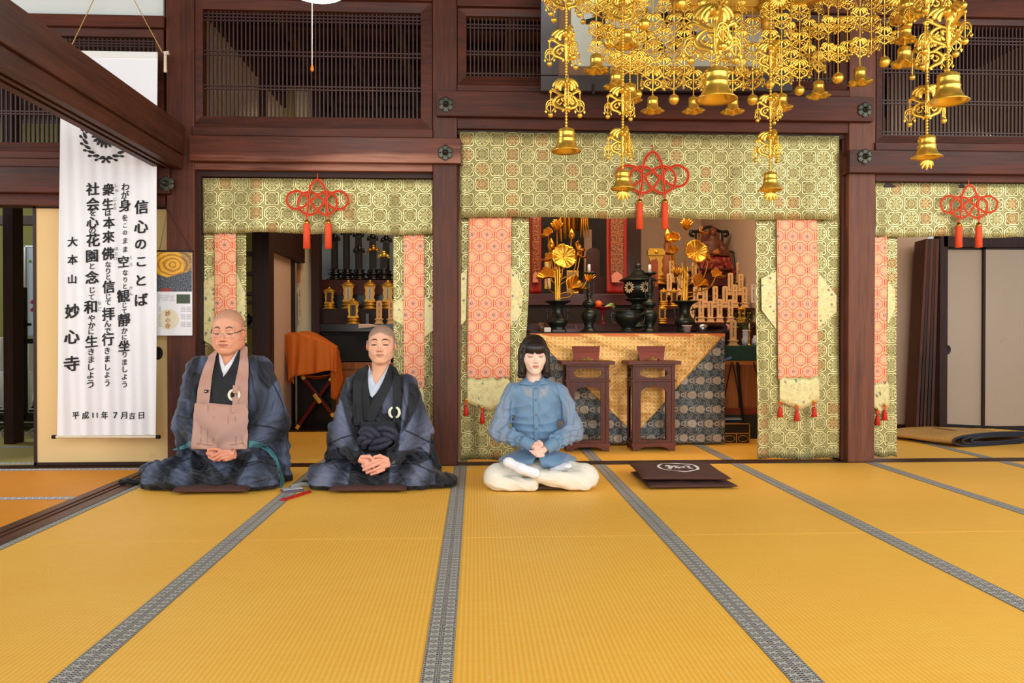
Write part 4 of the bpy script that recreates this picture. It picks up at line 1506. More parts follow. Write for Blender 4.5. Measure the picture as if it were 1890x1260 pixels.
def stand(px, label):
 Y = 5.98
 cx = PX(px, Y)
 t = thing('reading_stand', (cx, Y + 0.15, 0), label, 'stand', 'carved stands before the altar')
 w, d = 0.152, 0.22
 H = 0.693
 m = MB(); m.box(cx - 0.205, cx + 0.205, Y - 0.03, Y + d + 0.03, H - 0.028, H)
 m.box(cx - 0.165, cx + 0.165, Y - 0.012, Y + d + 0.012, H - 0.042, H - 0.028)
 m.build('stand_top', W_STANDX, t, bev=0.002)
 for ix in (-1, 1):
  for iy in (0, 1):
   m = MB()
   y = Y if iy == 0 else Y + d - 0.03
   m.box(cx + ix * w - 0.014, cx + ix * w + 0.014, y, y + 0.03, 0.03, H - 0.042)
   m.build('leg', W_STAND, t, bev=0.002)
 za, zb_ = 0.535, 0.548
 m = MB(); m.box(cx - w - 0.022, cx + w + 0.022, Y - 0.01, Y + d + 0.01, za, zb_)
 m.build('ledge', W_STANDX, t, bev=0.002)
 m = MB(); holed(m, cx - w + 0.014, cx + w - 0.014, zb_, H - 0.042, oval_hole(cx, (zb_ + H - 0.042) / 2, 0.108, 0.036), Y + 0.006, 0.014)
 m.build('pierced_panel', W_STANDX, t)
 m = MB(); holed(m, cx - w + 0.014, cx + w - 0.014, 0.062, za, arch_hole(cx, 0.085, 0.505, 0.100), Y + 0.006, 0.014)
 m.build('arched_panel', W_STAND, t)
 for ix in (-1, 1):
  m = MB()
  hp = [(Y + d / 2 + (a - cx), b) for a, b in arch_hole(cx, 0.085, 0.505, 0.085)]
  mm = MB(); holed(mm, Y + 0.03, Y + d - 0.03, 0.062, za, hp, 0, 0.012)
  m.add([(cx + ix * w - 0.006 + p[1], p[0], p[2]) for p in mm.v], mm.f)
  m.build('side_panel', W_STAND, t)
  hp = [(Y + d / 2 + (a - cx), b) for a, b in oval_hole(cx, (zb_ + H - 0.042) / 2, 0.080, 0.034)]
  mm = MB(); holed(mm, Y + 0.03, Y + d - 0.03, zb_, H - 0.042, hp, 0, 0.012)
  m = MB(); m.add([(cx + ix * w - 0.006 + p[1], p[0], p[2]) for p in mm.v], mm.f)
  m.build('side_panel', W_STAND, t)
 m = MB()
 m.box(cx - w - 0.02, cx + w + 0.02, Y - 0.008, Y + d + 0.008, 0.032, 0.062)
 m.build('base_rail', W_STANDX, t, bev=0.002)
 m = MB()
 for ix in (-1, 1):
  for yy in (Y - 0.006, Y + d - 0.02):
   q = [(cx + ix * (w + 0.012), yy, 0.0), (cx + ix * (w + 0.012), yy, 0.033), (cx + ix * 0.06, yy, 0.033), (cx + ix * 0.10, yy, 0.022), (cx + ix * 0.125, yy, 0.0)]
   m.prism(q if ix < 0 else q[::-1], (0, 0.026, 0))
   m.build('foot', W_STANDX, t); m = MB()
 # slanted book rest standing on the top
 b = thing('book_rest', (cx, Y + 0.15, H), label.replace('carved stand', 'red wood book rest on the carved stand'), 'book rest', 'book rests on the stands')
 m = MB()
 z0, z1 = H + 0.001, H + 0.112
 hole_n = []
 q = [(cx - 0.094, z0), (cx - 0.058, z0), (cx - 0.056, z0 + 0.012), (cx - 0.03, z0 + 0.014), (cx - 0.024, z0 + 0.028), (cx, z0 + 0.024), (cx + 0.024, z0 + 0.028),
   (cx + 0.03, z0 + 0.014), (cx + 0.056, z0 + 0.012), (cx + 0.058, z0), (cx + 0.094, z0), (cx + 0.110, z1), (cx - 0.110, z1)]
 yf = Y + 0.07
 vs = [(x, yf + (z - z0) * 0.28, z) for x, z in q]
 vb = [(x, y + 0.016, z) for x, y, z in vs]
 n = len(q)
 m.add(vs + vb, [tuple(range(n)), tuple(range(2 * n - 1, n - 1, -1))] + [(i, n + i, n + (i + 1) % n, (i + 1) % n) for i in range(n)])
 m.build('rest_board', W_RED, b)
 for ix in (-1, 1):
  m = MB()
  m.prism([(cx + ix * 0.080 - 0.007, yf + 0.012, z0), (cx + ix * 0.080 - 0.007, yf + 0.13, z0), (cx + ix * 0.080 - 0.007, yf + 0.04, z1 - 0.01)], (0.014, 0, 0))
  m.build('rest_leg', W_DARKZ, b)
 return t
stand(1085, 'carved stand with an arched opening, nearest the woman')
stand(1207, 'carved stand with an arched opening, farther from the woman')
# ---------------------------------------------------------------- altar bronzes
def lathe_thing(name, label, cat, px, prof, Y, mat, z=TZ, part='body', n=32, group=None):
 cx = PX(px, Y)
 t = thing(name, (cx, Y, z), label, cat, group)
 m = MB(); m.lathe(prof, (cx, Y, z + 0.001), n)
 m.build(part, mat, t)
 return t, cx
def swan_handle(t, cx, Y, z, r0, h0, h1, out, mat, rr=0.006, name='handle'):
 for s in (-1, 1):
  m = MB()
  pts = smooth_path([(cx + s * r0, Y, z + h1), (cx + s * (r0 + out * 0.9), Y, z + h1 + 0.012), (cx + s * (r0 + out), Y, z + (h0 + h1) / 2 + 0.01),
       (cx + s * (r0 + out * 0.7), Y, z + h0 - 0.005), (cx + s * (r0 + out * 0.1), Y, z + h0)], 5)
  m.tube(pts, rr, 8)
  for k in (3, 9):
   m.ball(tuple(pts[k]), rr * 1.6, 6)
  m.build(name, mat, t)
VPROF = [(0.0, 0.0), (0.070, 0.0), (0.075, 0.012), (0.062, 0.03), (0.066, 0.05), (0.080, 0.066), (0.086, 0.085), (0.080, 0.105), (0.058, 0.125), (0.046, 0.15), (0.042, 0.18),
   (0.048, 0.21), (0.066, 0.235), (0.100, 0.25), (0.113, 0.256), (0.110, 0.263), (0.06, 0.255), (0.035, 0.20), (0.0, 0.19)]
YV = 6.56
for px, who in ((1029, 'bronze vase of golden lotus nearest the left coral curtain'), (1264, 'bronze vase of golden lotus in front of the white tablets')):
 t, cx = lathe_thing('flower_vase', who, 'vase', px, VPROF, YV, BRONZE)
 swan_handle(t, cx, YV, TZ, 0.052, 0.10, 0.185, 0.035, BRONZE)
CPROF = [(0.0, 0.0), (0.072, 0.0), (0.074, 0.006), (0.050, 0.02), (0.036, 0.05), (0.050, 0.09), (0.066, 0.13), (0.066, 0.16), (0.05, 0.18), (0.028, 0.195), (0.03, 0.205),
   (0.056, 0.225), (0.058, 0.24), (0.045, 0.26), (0.020, 0.275), (0.018, 0.30), (0.030, 0.315), (0.02, 0.33), (0.013, 0.36), (0.013, 0.42), (0.02, 0.44), (0.012, 0.455),
   (0.014, 0.475), (0.055, 0.487), (0.060, 0.498), (0.056, 0.500), (0.0, 0.49)]
for px, who in ((1087, 'bronze candlestick with white candle beside the left lotus vase'), (1199, 'bronze candlestick with white candle right of the lantern')):
 t, cx = lathe_thing('candlestick', who, 'candlestick', px, CPROF, YV, BRONZE)
 swan_handle(t, cx, YV, TZ, 0.02, 0.30, 0.42, 0.02, BRONZE, 0.004)
 c = thing('candle', (cx, YV, TZ + 0.49), 'white candle on the ' + who.split(' with')[0] + (' by the left vase' if px < 1100 else ' by the lantern'), 'candle')
 m = MB(); m.lathe([(0.0, 0.0), (0.014, 0.0), (0.012, 0.075), (0.0, 0.08)], (cx, YV, TZ + 0.492), 14)
 m.build('wax', WHITEWAX, c)
 m = MB(); m.tube([(cx, YV, TZ + 0.57), (cx, YV, TZ + 0.582)], 0.0012, 5)
 m.build('wick', INK, c)
t, cx = lathe_thing('incense_burner', 'round bronze incense burner between the candlesticks', 'incense burner', 1159,
     [(0.0, 0.0), (0.062, 0.0), (0.064, 0.01), (0.05, 0.025), (0.052, 0.04), (0.085, 0.075), (0.108, 0.115), (0.110, 0.14), (0.098, 0.158), (0.10, 0.168), (0.106, 0.175), (0.10, 0.178), (0.085, 0.16), (0.0, 0.12)],
     YV - 0.03, BRONZE, n=40)
swan_handle(t, cx, YV - 0.03, TZ, 0.104, 0.08, 0.145, 0.036, BRONZE, 0.007)
# hanging-style bronze lantern standing behind
YL = 6.85
lx = PX(1178, YL)
t = thing('bronze_lantern', (lx, YL, TZ), 'bronze lantern with flower-pierced globe behind the incense burner', 'lantern')
zb = PZ(580, YL, 1178) - 0.0
m = MB()
m.lathe([(0, -0.12), (0.09, -0.12), (0.095, -0.105), (0.06, -0.09), (0.045, -0.05), (0.05, 0.0), (0.04, 0.02), (0.06, 0.035), (0.07, 0.05), (0.06, 0.07), (0.055, 0.10), (0.10, 0.12), (0.115, 0.135), (0.11, 0.14), (0, 0.14)], (lx, YL, zb), 32)
m.build('lantern_foot', BRONZE, t)
m = MB()
m.lathe([(0.085, 0.14), (0.125, 0.19), (0.135, 0.235), (0.125, 0.28), (0.09, 0.30)], (lx, YL, zb), 32)
m.build('lantern_globe', BRONZE, t)
m = MB()
m.lathe([(0.0, 0.385), (0.02, 0.38), (0.04, 0.37)], (lx, YL, zb), 20)
m.lathe([(0.165, 0.292), (0.17, 0.298), (0.16, 0.305), (0.10, 0.335), (0.07, 0.36), (0.045, 0.385), (0.02, 0.395), (0.018, 0.405), (0.028, 0.42), (0.026, 0.435), (0.008, 0.45), (0.0, 0.46)], (lx, YL, zb), 32)
m.build('lantern_roof', BRONZE, t)
for a in (-1.05, 0.0, 1.05):
 ang = -pi / 2 + a + 0.25
 m = MB(); mw = MB()
 c = Vector((lx + 0.132 * cos(ang), YL + 0.132 * sin(ang), zb + 0.232))
 nx = Vector((-sin(ang), cos(ang), 0))
 out = Vector((cos(ang), sin(ang), 0))
 for k in range(12):
  b = 2 * pi * k / 12
  pts = []
  for q in range(8):
   e = 2 * pi * q / 8
   rr = 0.034 + 0.018 * cos(e)
   ww = 0.0072 * sin(e) * (0.8 + 0.4 * (0.5 + 0.5 * cos(e)))
   pts.append(c + nx * (rr * cos(b) - ww * sin(b)) + Vector((0, 0, 1)) * (rr * sin(b) + ww * cos(b)) + out * 0.006)
  mw.add(pts, [tuple(range(8))])
 mw.build('pierced_flower', plain('lantern_paper', S(216, 190, 150), 0.7), t)
# fruit dish
YD = 6.75
dx = PX(1112, YD)
t = thing('fruit_stand', (dx, YD, 0.93), 'small red lacquer footed dish carrying an orange', 'dish')
zd = PZ(598, YD, 1112)
RLAC = plain('red_lacquer', S(140, 22, 24), 0.25, 0, 0.1)
m = MB()
m.lathe([(0, 0), (0.04, 0), (0.042, 0.006), (0.015, 0.015), (0.010, 0.04), (0.012, 0.08), (0.02, 0.12), (0.06, 0.134), (0.088, 0.142), (0.09, 0.148), (0.07, 0.145), (0, 0.138)], (dx, YD, zd), 28)
m.build('dish', RLAC, t)
t = thing('orange', (dx - 0.035, YD, zd + 0.145), 'ripe orange on the red footed dish', 'orange')
m = MB(); m.ball((dx - 0.035, YD, zd + 0.175), 0.033, 12, sz=0.9)
m.build('fruit', plain('orange_peel', S(232, 96, 24), 0.45, 0, 0.08, 60, 0.2), t)
m = MB(); m.ball((dx - 0.035, YD - 0.002, zd + 0.205), 0.004, 6)
m.build('stem', plain('leaf_green', S(90, 130, 50), 0.5), t)
m = MB()
for k in range(7):
 a = -0.5 + k * 0.2
 m.tube([(dx + 0.02, YD, zd + 0.15), (dx + 0.06 + 0.01 * k, YD - 0.02 + 0.01 * k, zd + 0.16 + 0.02 * sin(k)), (dx + 0.095, YD - 0.01, zd + 0.165 + 0.012 * sin(k * 2))], [0.005, 0.007, 0.001], 6)
tag(m.build('greens_bunch', plain('leaf_green2', S(150, 180, 90), 0.5)), 'small bunch of greens lying on the red footed dish', 'greens')
# ---------------------------------------------------------------- golden lotus
def frame_of(n):
 n = Vector(n).normalized()
 u = n.cross(Vector((0, 0, 1)))
 if u.length < 0.1:
  u = n.cross(Vector((0, 1, 0)))
 u.normalize()
 return u, n.cross(u), n
def lotus_leaf(name, parent, c, r, nrm, fold=0.0, seed=0):
 """round leaf with radial ribs, wavy rim; fold closes it like a taco"""
 u, v, n = frame_of(nrm)
 m = MB()
 NR, NA = 8, 48
 def fn(a_, r_):
  a = 2 * pi * a_
  rr = r * r_
  h = 0.25 * r * r_ ** 2 + 0.06 * r * r_ * cos(a * 16) + 0.12 * r * r_ ** 3 * sin(a * 5 + seed)
  x, y = rr * cos(a), rr * sin(a) * (1 - 0.25 * fold)
  # folding about x axis
  if fold:
   ang = fold * 1.2 * (abs(y) / r)
   h2 = abs(y) * sin(ang) + h * cos(ang)
   y = y * cos(ang)
   h = h2
  return tuple(Vector(c) + u * x + v * y + n * h)
 m.grid(NA, NR, fn)
 o = m.build(name, GOLDB, parent)
 md = o.modifiers.new('solid', 'SOLIDIFY'); md.thickness = 0.0015
 return o
def lotus_flower(name, parent, c, r, nrm=(0, 0, 1), openness=0.6, layers=3):
 u, v, n = frame_of(nrm)
 m = MB()
 for L in range(layers):
  k = 7 - L
  op = openness * (1 - 0.28 * L)
  for i in range(k):
   a = 2 * pi * i / k + L * 0.5
   d = u * cos(a) + v * sin(a)
   s = u * -sin(a) + v * cos(a)
   def fn(a_, b_, d=d, s=s, op=op, L=L):
    t = b_
    w = r * 0.34 * sin(pi * (0.08 + 0.92 * t) ** 0.8) * (1 - 0.2 * t) * (a_ * 2 - 1)
    out = r * (0.15 + op * (t ** 0.8)) - 0.25 * r * (a_ * 2 - 1) ** 2 * (1 - t) * 0
    up = r * (1.05 * t + 0.15 * L * t) * (1.05 - op * 0.45) + r * 0.5 * op * max(0, t - 0.7)
    cup = 0.18 * r * (a_ * 2 - 1) ** 2
    return tuple(Vector(c) + d * (out - cup) + s * w + n * up)
   m.grid(6, 7, fn)
 o = m.build(name, GOLDB, parent)
 md = o.modifiers.new('solid', 'SOLIDIFY'); md.thickness = 0.0015
 m = MB(); m.lathe([(0, 0), (r * 0.2, 0.01), (r * 0.28, r * 0.35), (r * 0.3, r * 0.45), (0, r * 0.48)], tuple(c), 14)
 m.build('seed_head', GOLDD, parent)
 return o
def lotus_set(px, spec, label):
 cx = PX(px, YV)
 z0 = TZ + 0.195
 t = thing('golden_lotus', (cx, YV, TZ + 0.2), label, 'golden lotus')
 rnd = random.Random(px)
 for k in range(7):
  a_ = k * 0.9
  m = MB(); m.tube([(cx + 0.012 * cos(a_), YV + 0.01 * sin(a_), z0 - 0.1), (cx + 0.020 * cos(a_), YV + 0.014 * sin(a_), z0 + 0.2 + 0.03 * (k % 4)), (cx + 0.026 * cos(a_), YV + 0.016 * sin(a_), z0 + 0.30 + 0.03 * (k % 4))], 0.0062, 8)
  m.build('stem', GOLDB, t)
 for kind, x, y, r, fold in spec:
  yy = YV + rnd.uniform(-0.06, 0.03)
  c = P(x, y, yy)
  rad = r * 1.22 * yy / F
  base = Vector((cx + rnd.uniform(-0.02, 0.02), YV + rnd.uniform(-0.015, 0.015), z0))
  out = 1 if c.x > cx else -1
  mid1 = base + Vector((0, 0, (c.z - base.z) * 0.45))
  mid2 = Vector((base.x + (c.x - base.x) * 0.75, (base.y + c.y) / 2, max(base.z + 0.05, base.z + (c.z - base.z) * 0.62)))
  if c.z - base.z < 0.16:
   mid1 = base + Vector(((c.x - base.x) * 0.12, 0, 0.07))
   mid2 = Vector((base.x + (c.x - base.x) * 0.5, c.y, base.z + (c.z - base.z) * 0.35 + 0.07))
  m = MB(); m.tube(smooth_path([base, mid1, mid2, c], 7), 0.0058, 8)
  m.build('stem', GOLDD, t)
  if kind == 'leaf':
   lotus_leaf('leaf', t, c, rad, (0.15 * out, -1.0, 0.25), 0.0, px + x)
  elif kind == 'fold':
   lotus_leaf('leaf', t, c, rad, (0.75 * out, -0.35, 0.75), 1.0 * fold, px + x)
  elif kind == 'droop':
   lotus_leaf('leaf', t, c, rad, (0.45 * out, -0.55, 0.7), 1.0 * fold, px + x)
  elif kind == 'flower':
   lotus_flower('flower', t, (c.x, c.y, c.z - rad * 0.5), rad, (0.25 * fold, -0.1, 1), 0.62)
  elif kind == 'bud':
   m = MB(); m.lathe([(0.0, -rad), (rad * 0.55, -rad * 0.5), (rad * 0.7, 0), (rad * 0.5, rad * 0.7), (0.0, rad * 1.5)], tuple(c), 14, ripple=0.07, rk=5)
   m.build('bud', GOLDB, t)
lotus_set(1029, [('flower', 1028, 418, 14, 0), ('bud', 1055, 434, 7, 0), ('fold', 1012, 436, 15, 0.9), ('bud', 1017, 453, 8, 0), ('leaf', 1040, 474, 19, 0), ('fold', 1013, 480, 13, 0.8),
     ('fold', 1066, 461, 14, 0.7), ('fold', 1070, 475, 12, 1.0), ('droop', 1009, 512, 16, 0.6), ('flower', 1085, 512, 13, 1), ('droop', 1060, 533, 21, 0.7)],
   'golden metal lotus flowers and leaves in the left bronze vase')
lotus_set(1264, [('flower', 1267, 416, 14, 0), ('bud', 1232, 436, 8, 0), ('fold', 1245, 445, 15, 0.8), ('fold', 1243, 468, 14, 0.9), ('leaf', 1284, 465, 18, 0), ('fold', 1293, 431, 13, 1.0),
     ('flower', 1249, 503, 12, 0), ('droop', 1290, 528, 20, 0.7), ('fold', 1307, 481, 12, 0.8), ('droop', 1321, 511, 15, 0.9)],
   'golden metal lotus flowers and leaves in the right bronze vase')
# small things on the table
YS2 = 6.42
def small(name, cat, px, py1, prof, label, mat, Y=YS2, z=TZ, part='body'):
 cx = PX(px, Y)
 m = MB(); m.lathe(prof, (cx, Y, z + 0.001), 24)
 o = m.build(name, mat)
 return tag(o, label, cat)
small('incense_cup', 'cup', 999, 606, [(0, 0), (0.026, 0), (0.027, 0.08), (0.022, 0.08), (0.02, 0.01), (0, 0.01)], 'brown cup at the left end of the altar table', plain('brown_glaze', S(120, 84, 60), 0.35), 6.6)
m = MB(); a = P(1004, 606, 6.4); m.box(a.x, a.x + 0.055, 6.38, 6.42, TZ + 0.001, TZ + 0.038)
tag(m.build('white_box', plain('white_card', S(226, 222, 204), 0.5), bev=0.004), 'small white box standing at the table edge by the vase', 'box')
m = MB(); a = P(1020, 606, 6.38); m.box(a.x, a.x + 0.10, 6.37, 6.44, TZ + 0.001, TZ + 0.018)
tag(m.build('dark_tray', plain('dark_tray', S(66, 50, 54), 0.4), bev=0.003), 'flat dark box in front of the left bronze vase', 'box')
m = MB(); a = P(1061, 606, 6.7); m.box(a.x, a.x + 0.024, 6.70, 6.72, TZ + 0.03, TZ + 0.058); m.box(a.x - 0.09, a.x + 0.12, 6.66, 6.80, TZ + 0.001, TZ + 0.03)
tag(m.build('small_tray', plain('tray_brown', S(92, 50, 40), 0.5), bev=0.002), 'low tray with a little block behind the left candlestick', 'tray')
GL = plain('frosted_plastic', S(200, 170, 160), 0.25, 0, 0.05)
small('plastic_cup', 'cup', 1268, 611, [(0, 0), (0.028, 0), (0.036, 0.045), (0.044, 0.05), (0.046, 0.058), (0.04, 0.058), (0.03, 0.01), (0, 0.01)], 'frosted plastic cup on the table by the right vase', GL)
small('metal_can', 'can', 1297, 610, [(0, 0), (0.034, 0), (0.035, 0.062), (0.032, 0.062), (0.031, 0.01), (0, 0.01)], 'small silver can between plastic cup and table end', plain('tin', S(170, 170, 176), 0.25, 0.9), 6.44)
m = MB()
cx = PX(1285, 6.5)
m.lathe([(0, 0), (0.07, 0), (0.085, 0.012), (0.083, 0.018), (0, 0.012)], (PX(1284, 6.5), 6.76, TZ + 0.001), 30)
tag(m.build('black_tray', BLACK), 'round black tray behind the plastic cup', 'tray')
# ---------------------------------------------------------------- deep altar behind the table (left half)
REDDK = wood('altar_red_wood', S(40, 12, 8), S(84, 30, 16), 'x', 0.35)
dais = thing('altar_dais', (0.72, 7.2, 0), 'dark red stepped altar platform behind the bronze vases', 'altar platform')
xL, xR = PX(968, 7.2), PX(1172, 7.4)
for i, (y0, y1, Y0) in enumerate(((597, 612, 7.0), (542, 563, 7.5))):
 m = MB()
 m.box(xL, xR, Y0, Y0 + 0.05, PZ(y1, Y0), PZ(y0, Y0))
 m.box(xL, xR, Y0 + 0.03, Y0 + 0.5, PZ(y0, Y0) - 0.03, PZ(y0, Y0))
 m.build('step', REDDK, dais, bev=0.004)
m = MB(); m.box(xL, xR, 7.05, 7.09, 0, PZ(606, 7.0)); m.box(xL, xR, 7.52, 7.55, PZ(612, 7.0), PZ(555, 7.5))
m.build('riser', plain('dull_dark_wood', S(30, 18, 16), 0.8, 0, 0.3), dais)
m = MB()
m.box(PX(1155, 7.7), PX(1183, 7.7), 7.7, 7.85, 0, 3.3)
m.box(PX(968, 7.7), PX(981, 7.7), 7.7, 7.85, 0, 3.3)
struct(m, 'trim_12', plain('dark_round_post', S(44, 22, 16), 0.3), 'dark lacquered posts of the inner altar', 'trim')
m = MB(); m.box(PX(975, 9.0), PX(1160, 9.0), 9.0, 9.03, 0, 3.4)
struct(m, 'wall_inner_altar', plain('dark_altar_back', S(30, 20, 18), 0.6), 'dark back of the inner altar', 'wall')
m = MB(); m.box(PX(1078, 8.6), PX(1092, 8.6), 8.6, 8.62, 0, 2.05)
struct(m, 'trim_13', PINKWALL, 'pale strip between the dark altar furniture', 'trim')
REDC = plain('vermilion_silk', S(150, 22, 12), 0.5, 0, 0.15, 30)
gb, t_, b_ = newmat('dark_gold_brocade')
nn = noise(t_, coords(t_, 'UV'), 60, 4, 0.8).step_up(0.5, 0.1)
setin(t_, b_.inputs['Base Color'], mixc(t_, S(54, 20, 12), S(170, 96, 44), nn))
b_.inputs['Roughness'].default_value = 0.5
for x0, x1, lab in ((978, 999, 'red silk banner with dark gold centre at the left of the inner altar'), (1119, 1157, 'red silk banner with dark gold centre in the middle of the inner altar')):
 t = thing('altar_banner', P((x0 + x1) / 2, 542, 7.55), lab, 'banner')
 panel('banner_silk', REDC, t, x0, 398, x1, 542, 7.60, ((0.01, 6, 1),), nu=16, nv=20)
 w = (x1 - x0)
 panel('banner_centre', gb, t, x0 + w * 0.20, 398, x1 - w * 0.16, 520, 7.575, ((0.006, 6, 1),), nu=10, nv=20)
 m = MB()
 q = [P(x0 + w * 0.25, 521, 7.57), P(x1 - w * 0.2, 521, 7.57), P(x1 - w * 0.22, 508, 7.57), P((x0 + x1) / 2, 500, 7.57), P(x0 + w * 0.27, 508, 7.57)]
 m.prism(q, (0, 0.004, 0))
 m.build('banner_foot', plain('pinkish_silk', S(210, 130, 110), 0.5), t)
# gilded hanging column and dark tablets seen between the banners
t = thing('gilded_column', P(1058, 455, 8.2), 'gilded ribbed ornament hanging inside the dark inner altar', 'ornament')
m = MB()
c = P(1050, 400, 8.2)
for k in range(5):
 m.tube([(c.x - 0.09 + 0.045 * k, 8.2, c.z + 0.2), (c.x - 0.09 + 0.045 * k, 8.2 - 0.02 * (k % 2), c.z - 0.12 - 0.03 * sin(k * 2.1)), (c.x - 0.08 + 0.045 * k, 8.2, c.z - 0.26 + 0.03 * k)], [0.022, 0.024, 0.008], 8)
m.build('gilded_ribs', GOLDD, t)
m = MB()
for k in range(4):
 m.tube([(c.x + 0.12 + 0.025 * k, 8.18, c.z + 0.2), (c.x + 0.13 + 0.02 * k, 8.18, c.z - 0.05), (c.x + 0.12 + 0.03 * k, 8.18, c.z - 0.22)], [0.01, 0.014, 0.004], 6)
m.build('gilded_fringe', GOLDD, t)
m = MB()
a, b = P(1083, 510, 8.3), P(1107, 457, 8.3)
n = 10
q = [(a.x, 8.3, a.z), (b.x, 8.3, a.z), (b.x, 8.3, b.z - 0.05)] + [((a.x + b.x) / 2 + (b.x - a.x) / 2 * cos(pi * i / n), 8.3, b.z - 0.05 + 0.05 * sin(pi * i / n)) for i in range(1, n)] + [(a.x, 8.3, b.z - 0.05)]
m.prism(q, (0, 0.05, 0))
m.box(a.x - 0.04, b.x + 0.04, 8.28, 8.40, 0.0, a.z)
tag(m.build('round_topped_chair', plain('dark_red_panel', S(70, 28, 26), 0.5)), 'dark red round-topped chair back in the inner altar', 'chair')
# candle-lit box between
for px, y0, y1, w, lab, mt in ((1011, 483, 533, 12, 'small framed white tablet behind the left lotus', plain('ivory', S(206, 186, 150), 0.5)),
        (1057, 499, 541.5, 22, 'small framed picture behind the left lotus stems', plain('old_picture', S(150, 120, 84), 0.5))):
 m = MB(); a, b = P(px - w / 2, y1, 7.55), P(px + w / 2, y0, 7.55)
 t = thing('memorial_tablet' if px == 1011 else 'framed_picture', (a.x, 7.55, a.z), lab, 'tablet' if px == 1011 else 'picture')
 m.box(a.x, b.x, 7.55, 7.57, a.z, b.z); m.build('frame', GOLDP, t, bev=0.004)
 m = MB(); m.box(a.x + 0.012, b.x - 0.012, 7.543, 7.55, a.z + 0.02, b.z - 0.012); m.build('face', mt, t)
# ---------------------------------------------------------------- memorial tablets
PALEW = plain('pale_cypress', S(230, 184, 128), 0.55, 0, 0.1, 30, 0.0, stretch=(1, 1, 0.1))
PALEP = plain('pale_paper_wood', S(222, 206, 196), 0.6, 0, 0.04)
def strokes(mb, x, y, z0, z1, w, seed, rows=9):
 rnd = random.Random(seed)
 h = (z1 - z0) / rows
 for i in range(rows):
  if rnd.random() < 0.12:
   continue
  zc = z1 - (i + 0.5) * h
  ww = w * rnd.uniform(0.5, 1.0)
  for q in (-0.28, 0.02, 0.28):
   l = ww * rnd.uniform(0.6, 1)
   mb.box(x - l / 2, x + l / 2, y - 0.0012, y - 0.0004, zc + q * h - h * 0.045, zc + q * h + h * 0.045)
  xx = x + rnd.uniform(-0.15, 0.15) * ww
  mb.box(xx - w * 0.06, xx + w * 0.06, y - 0.0013, y - 0.0004, zc - h * 0.4, zc + h * 0.4)
def wood_tablet(w, h, seed):
 """origin at base centre; returns Empty root"""
 t = thing('wooden_tablet', (0, 0, 0), 'x', 'memorial tablet')
 m = MB()
 bw, bh = w * 1.55, h * 0.05
 z = 0
 for k, (a, b) in enumerate(((1.0, 1.0), (0.84, 0.7), (0.74, 1.4), (0.86, 0.7), (1.0, 0.8))):
  m.box(-bw / 2 * a, bw / 2 * a, -0.022 * a, 0.022 * a, z, z + bh * b)
  z += bh * b
 m.build('tablet_base', PALEW, t, bev=0.0015)
 m = MB()
 n = 8
 q = [(-w / 2, -0.008, z), (w / 2, -0.008, z), (w / 2 * 1.02, -0.008, h - 0.010)]
 q += [(w / 2 * cos(pi * i / n), -0.008, h - 0.010 + 0.010 * sin(pi * i / n)) for i in range(1, n)]
 q += [(-w / 2 * 1.02, -0.008, h - 0.010)]
 m.prism(q, (0, 0.016, 0))
 m.build('tablet_board', PALEW, t)
 m = MB(); strokes(m, 0, -0.008, z + 0.01, h - 0.02, w * 0.42, seed)
 m.build('ink_writing', INK, t)
 return t
protos = [wood_tablet(0.050, 0.215, 11 + i) for i in range(3)]
zrow = {1: (7.30, 595), 2: (7.50, 568), 3: (7.72, 545), 4: (7.95, 522)}
steps = thing('tiered_shelf', (1.95, 7.3, 0), 'dark red tiered shelf holding the pale wooden tablets', 'tiered shelf')
for r, (Y, py) in zrow.items():
 m = MB()
 z = PZ(py, Y, 1330)
 x0 = PX(1206, Y)
 m.box(x0, 2.69, Y - 0.05, Y + 0.18, z - 0.022, z)
 m.build('shelf_board', REDDK, steps, bev=0.002)
 m = MB(); m.box(x0 + 0.01, 2.68, Y - 0.0, Y + 0.02, (z - 0.2) if r > 1 else 0, z - 0.022)
 m.build('shelf_riser', REDDK, steps)
ordn = ['frontmost', 'second', 'third', 'topmost']
spots = {1: [1278, 1294, 1311, 1328, 1348], 2: [1284, 1301, 1320, 1338, 1356, 1374], 3: [1235, 1255, 1289, 1348, 1367, 1388], 4: [1239, 1281, 1363, 1381, 1394]}
first = True
cnt = 0
for r in (1, 2, 3, 4):
 Y, py = zrow[r]
 for j, px in enumerate(spots[r]):
  pr = protos[cnt % 3]
  o = pr if cnt < 3 else copy_tree(pr)
  q = P(px, py, Y)
  o.location = (q.x, Y, PZ(py, Y, 1330) + 0.001)
  o.scale = (1, 1, 1.0 + 0.06 * sin(cnt * 2.3))
  o['label'] = 'pale wooden tablet on the %s shelf of the tier, %s from the left' % (ordn[r - 1], ['first', 'second', 'third', 'fourth', 'fifth', 'sixth'][j])
  o['group'] = 'pale wooden tablets on the tiered shelf'
  cnt += 1
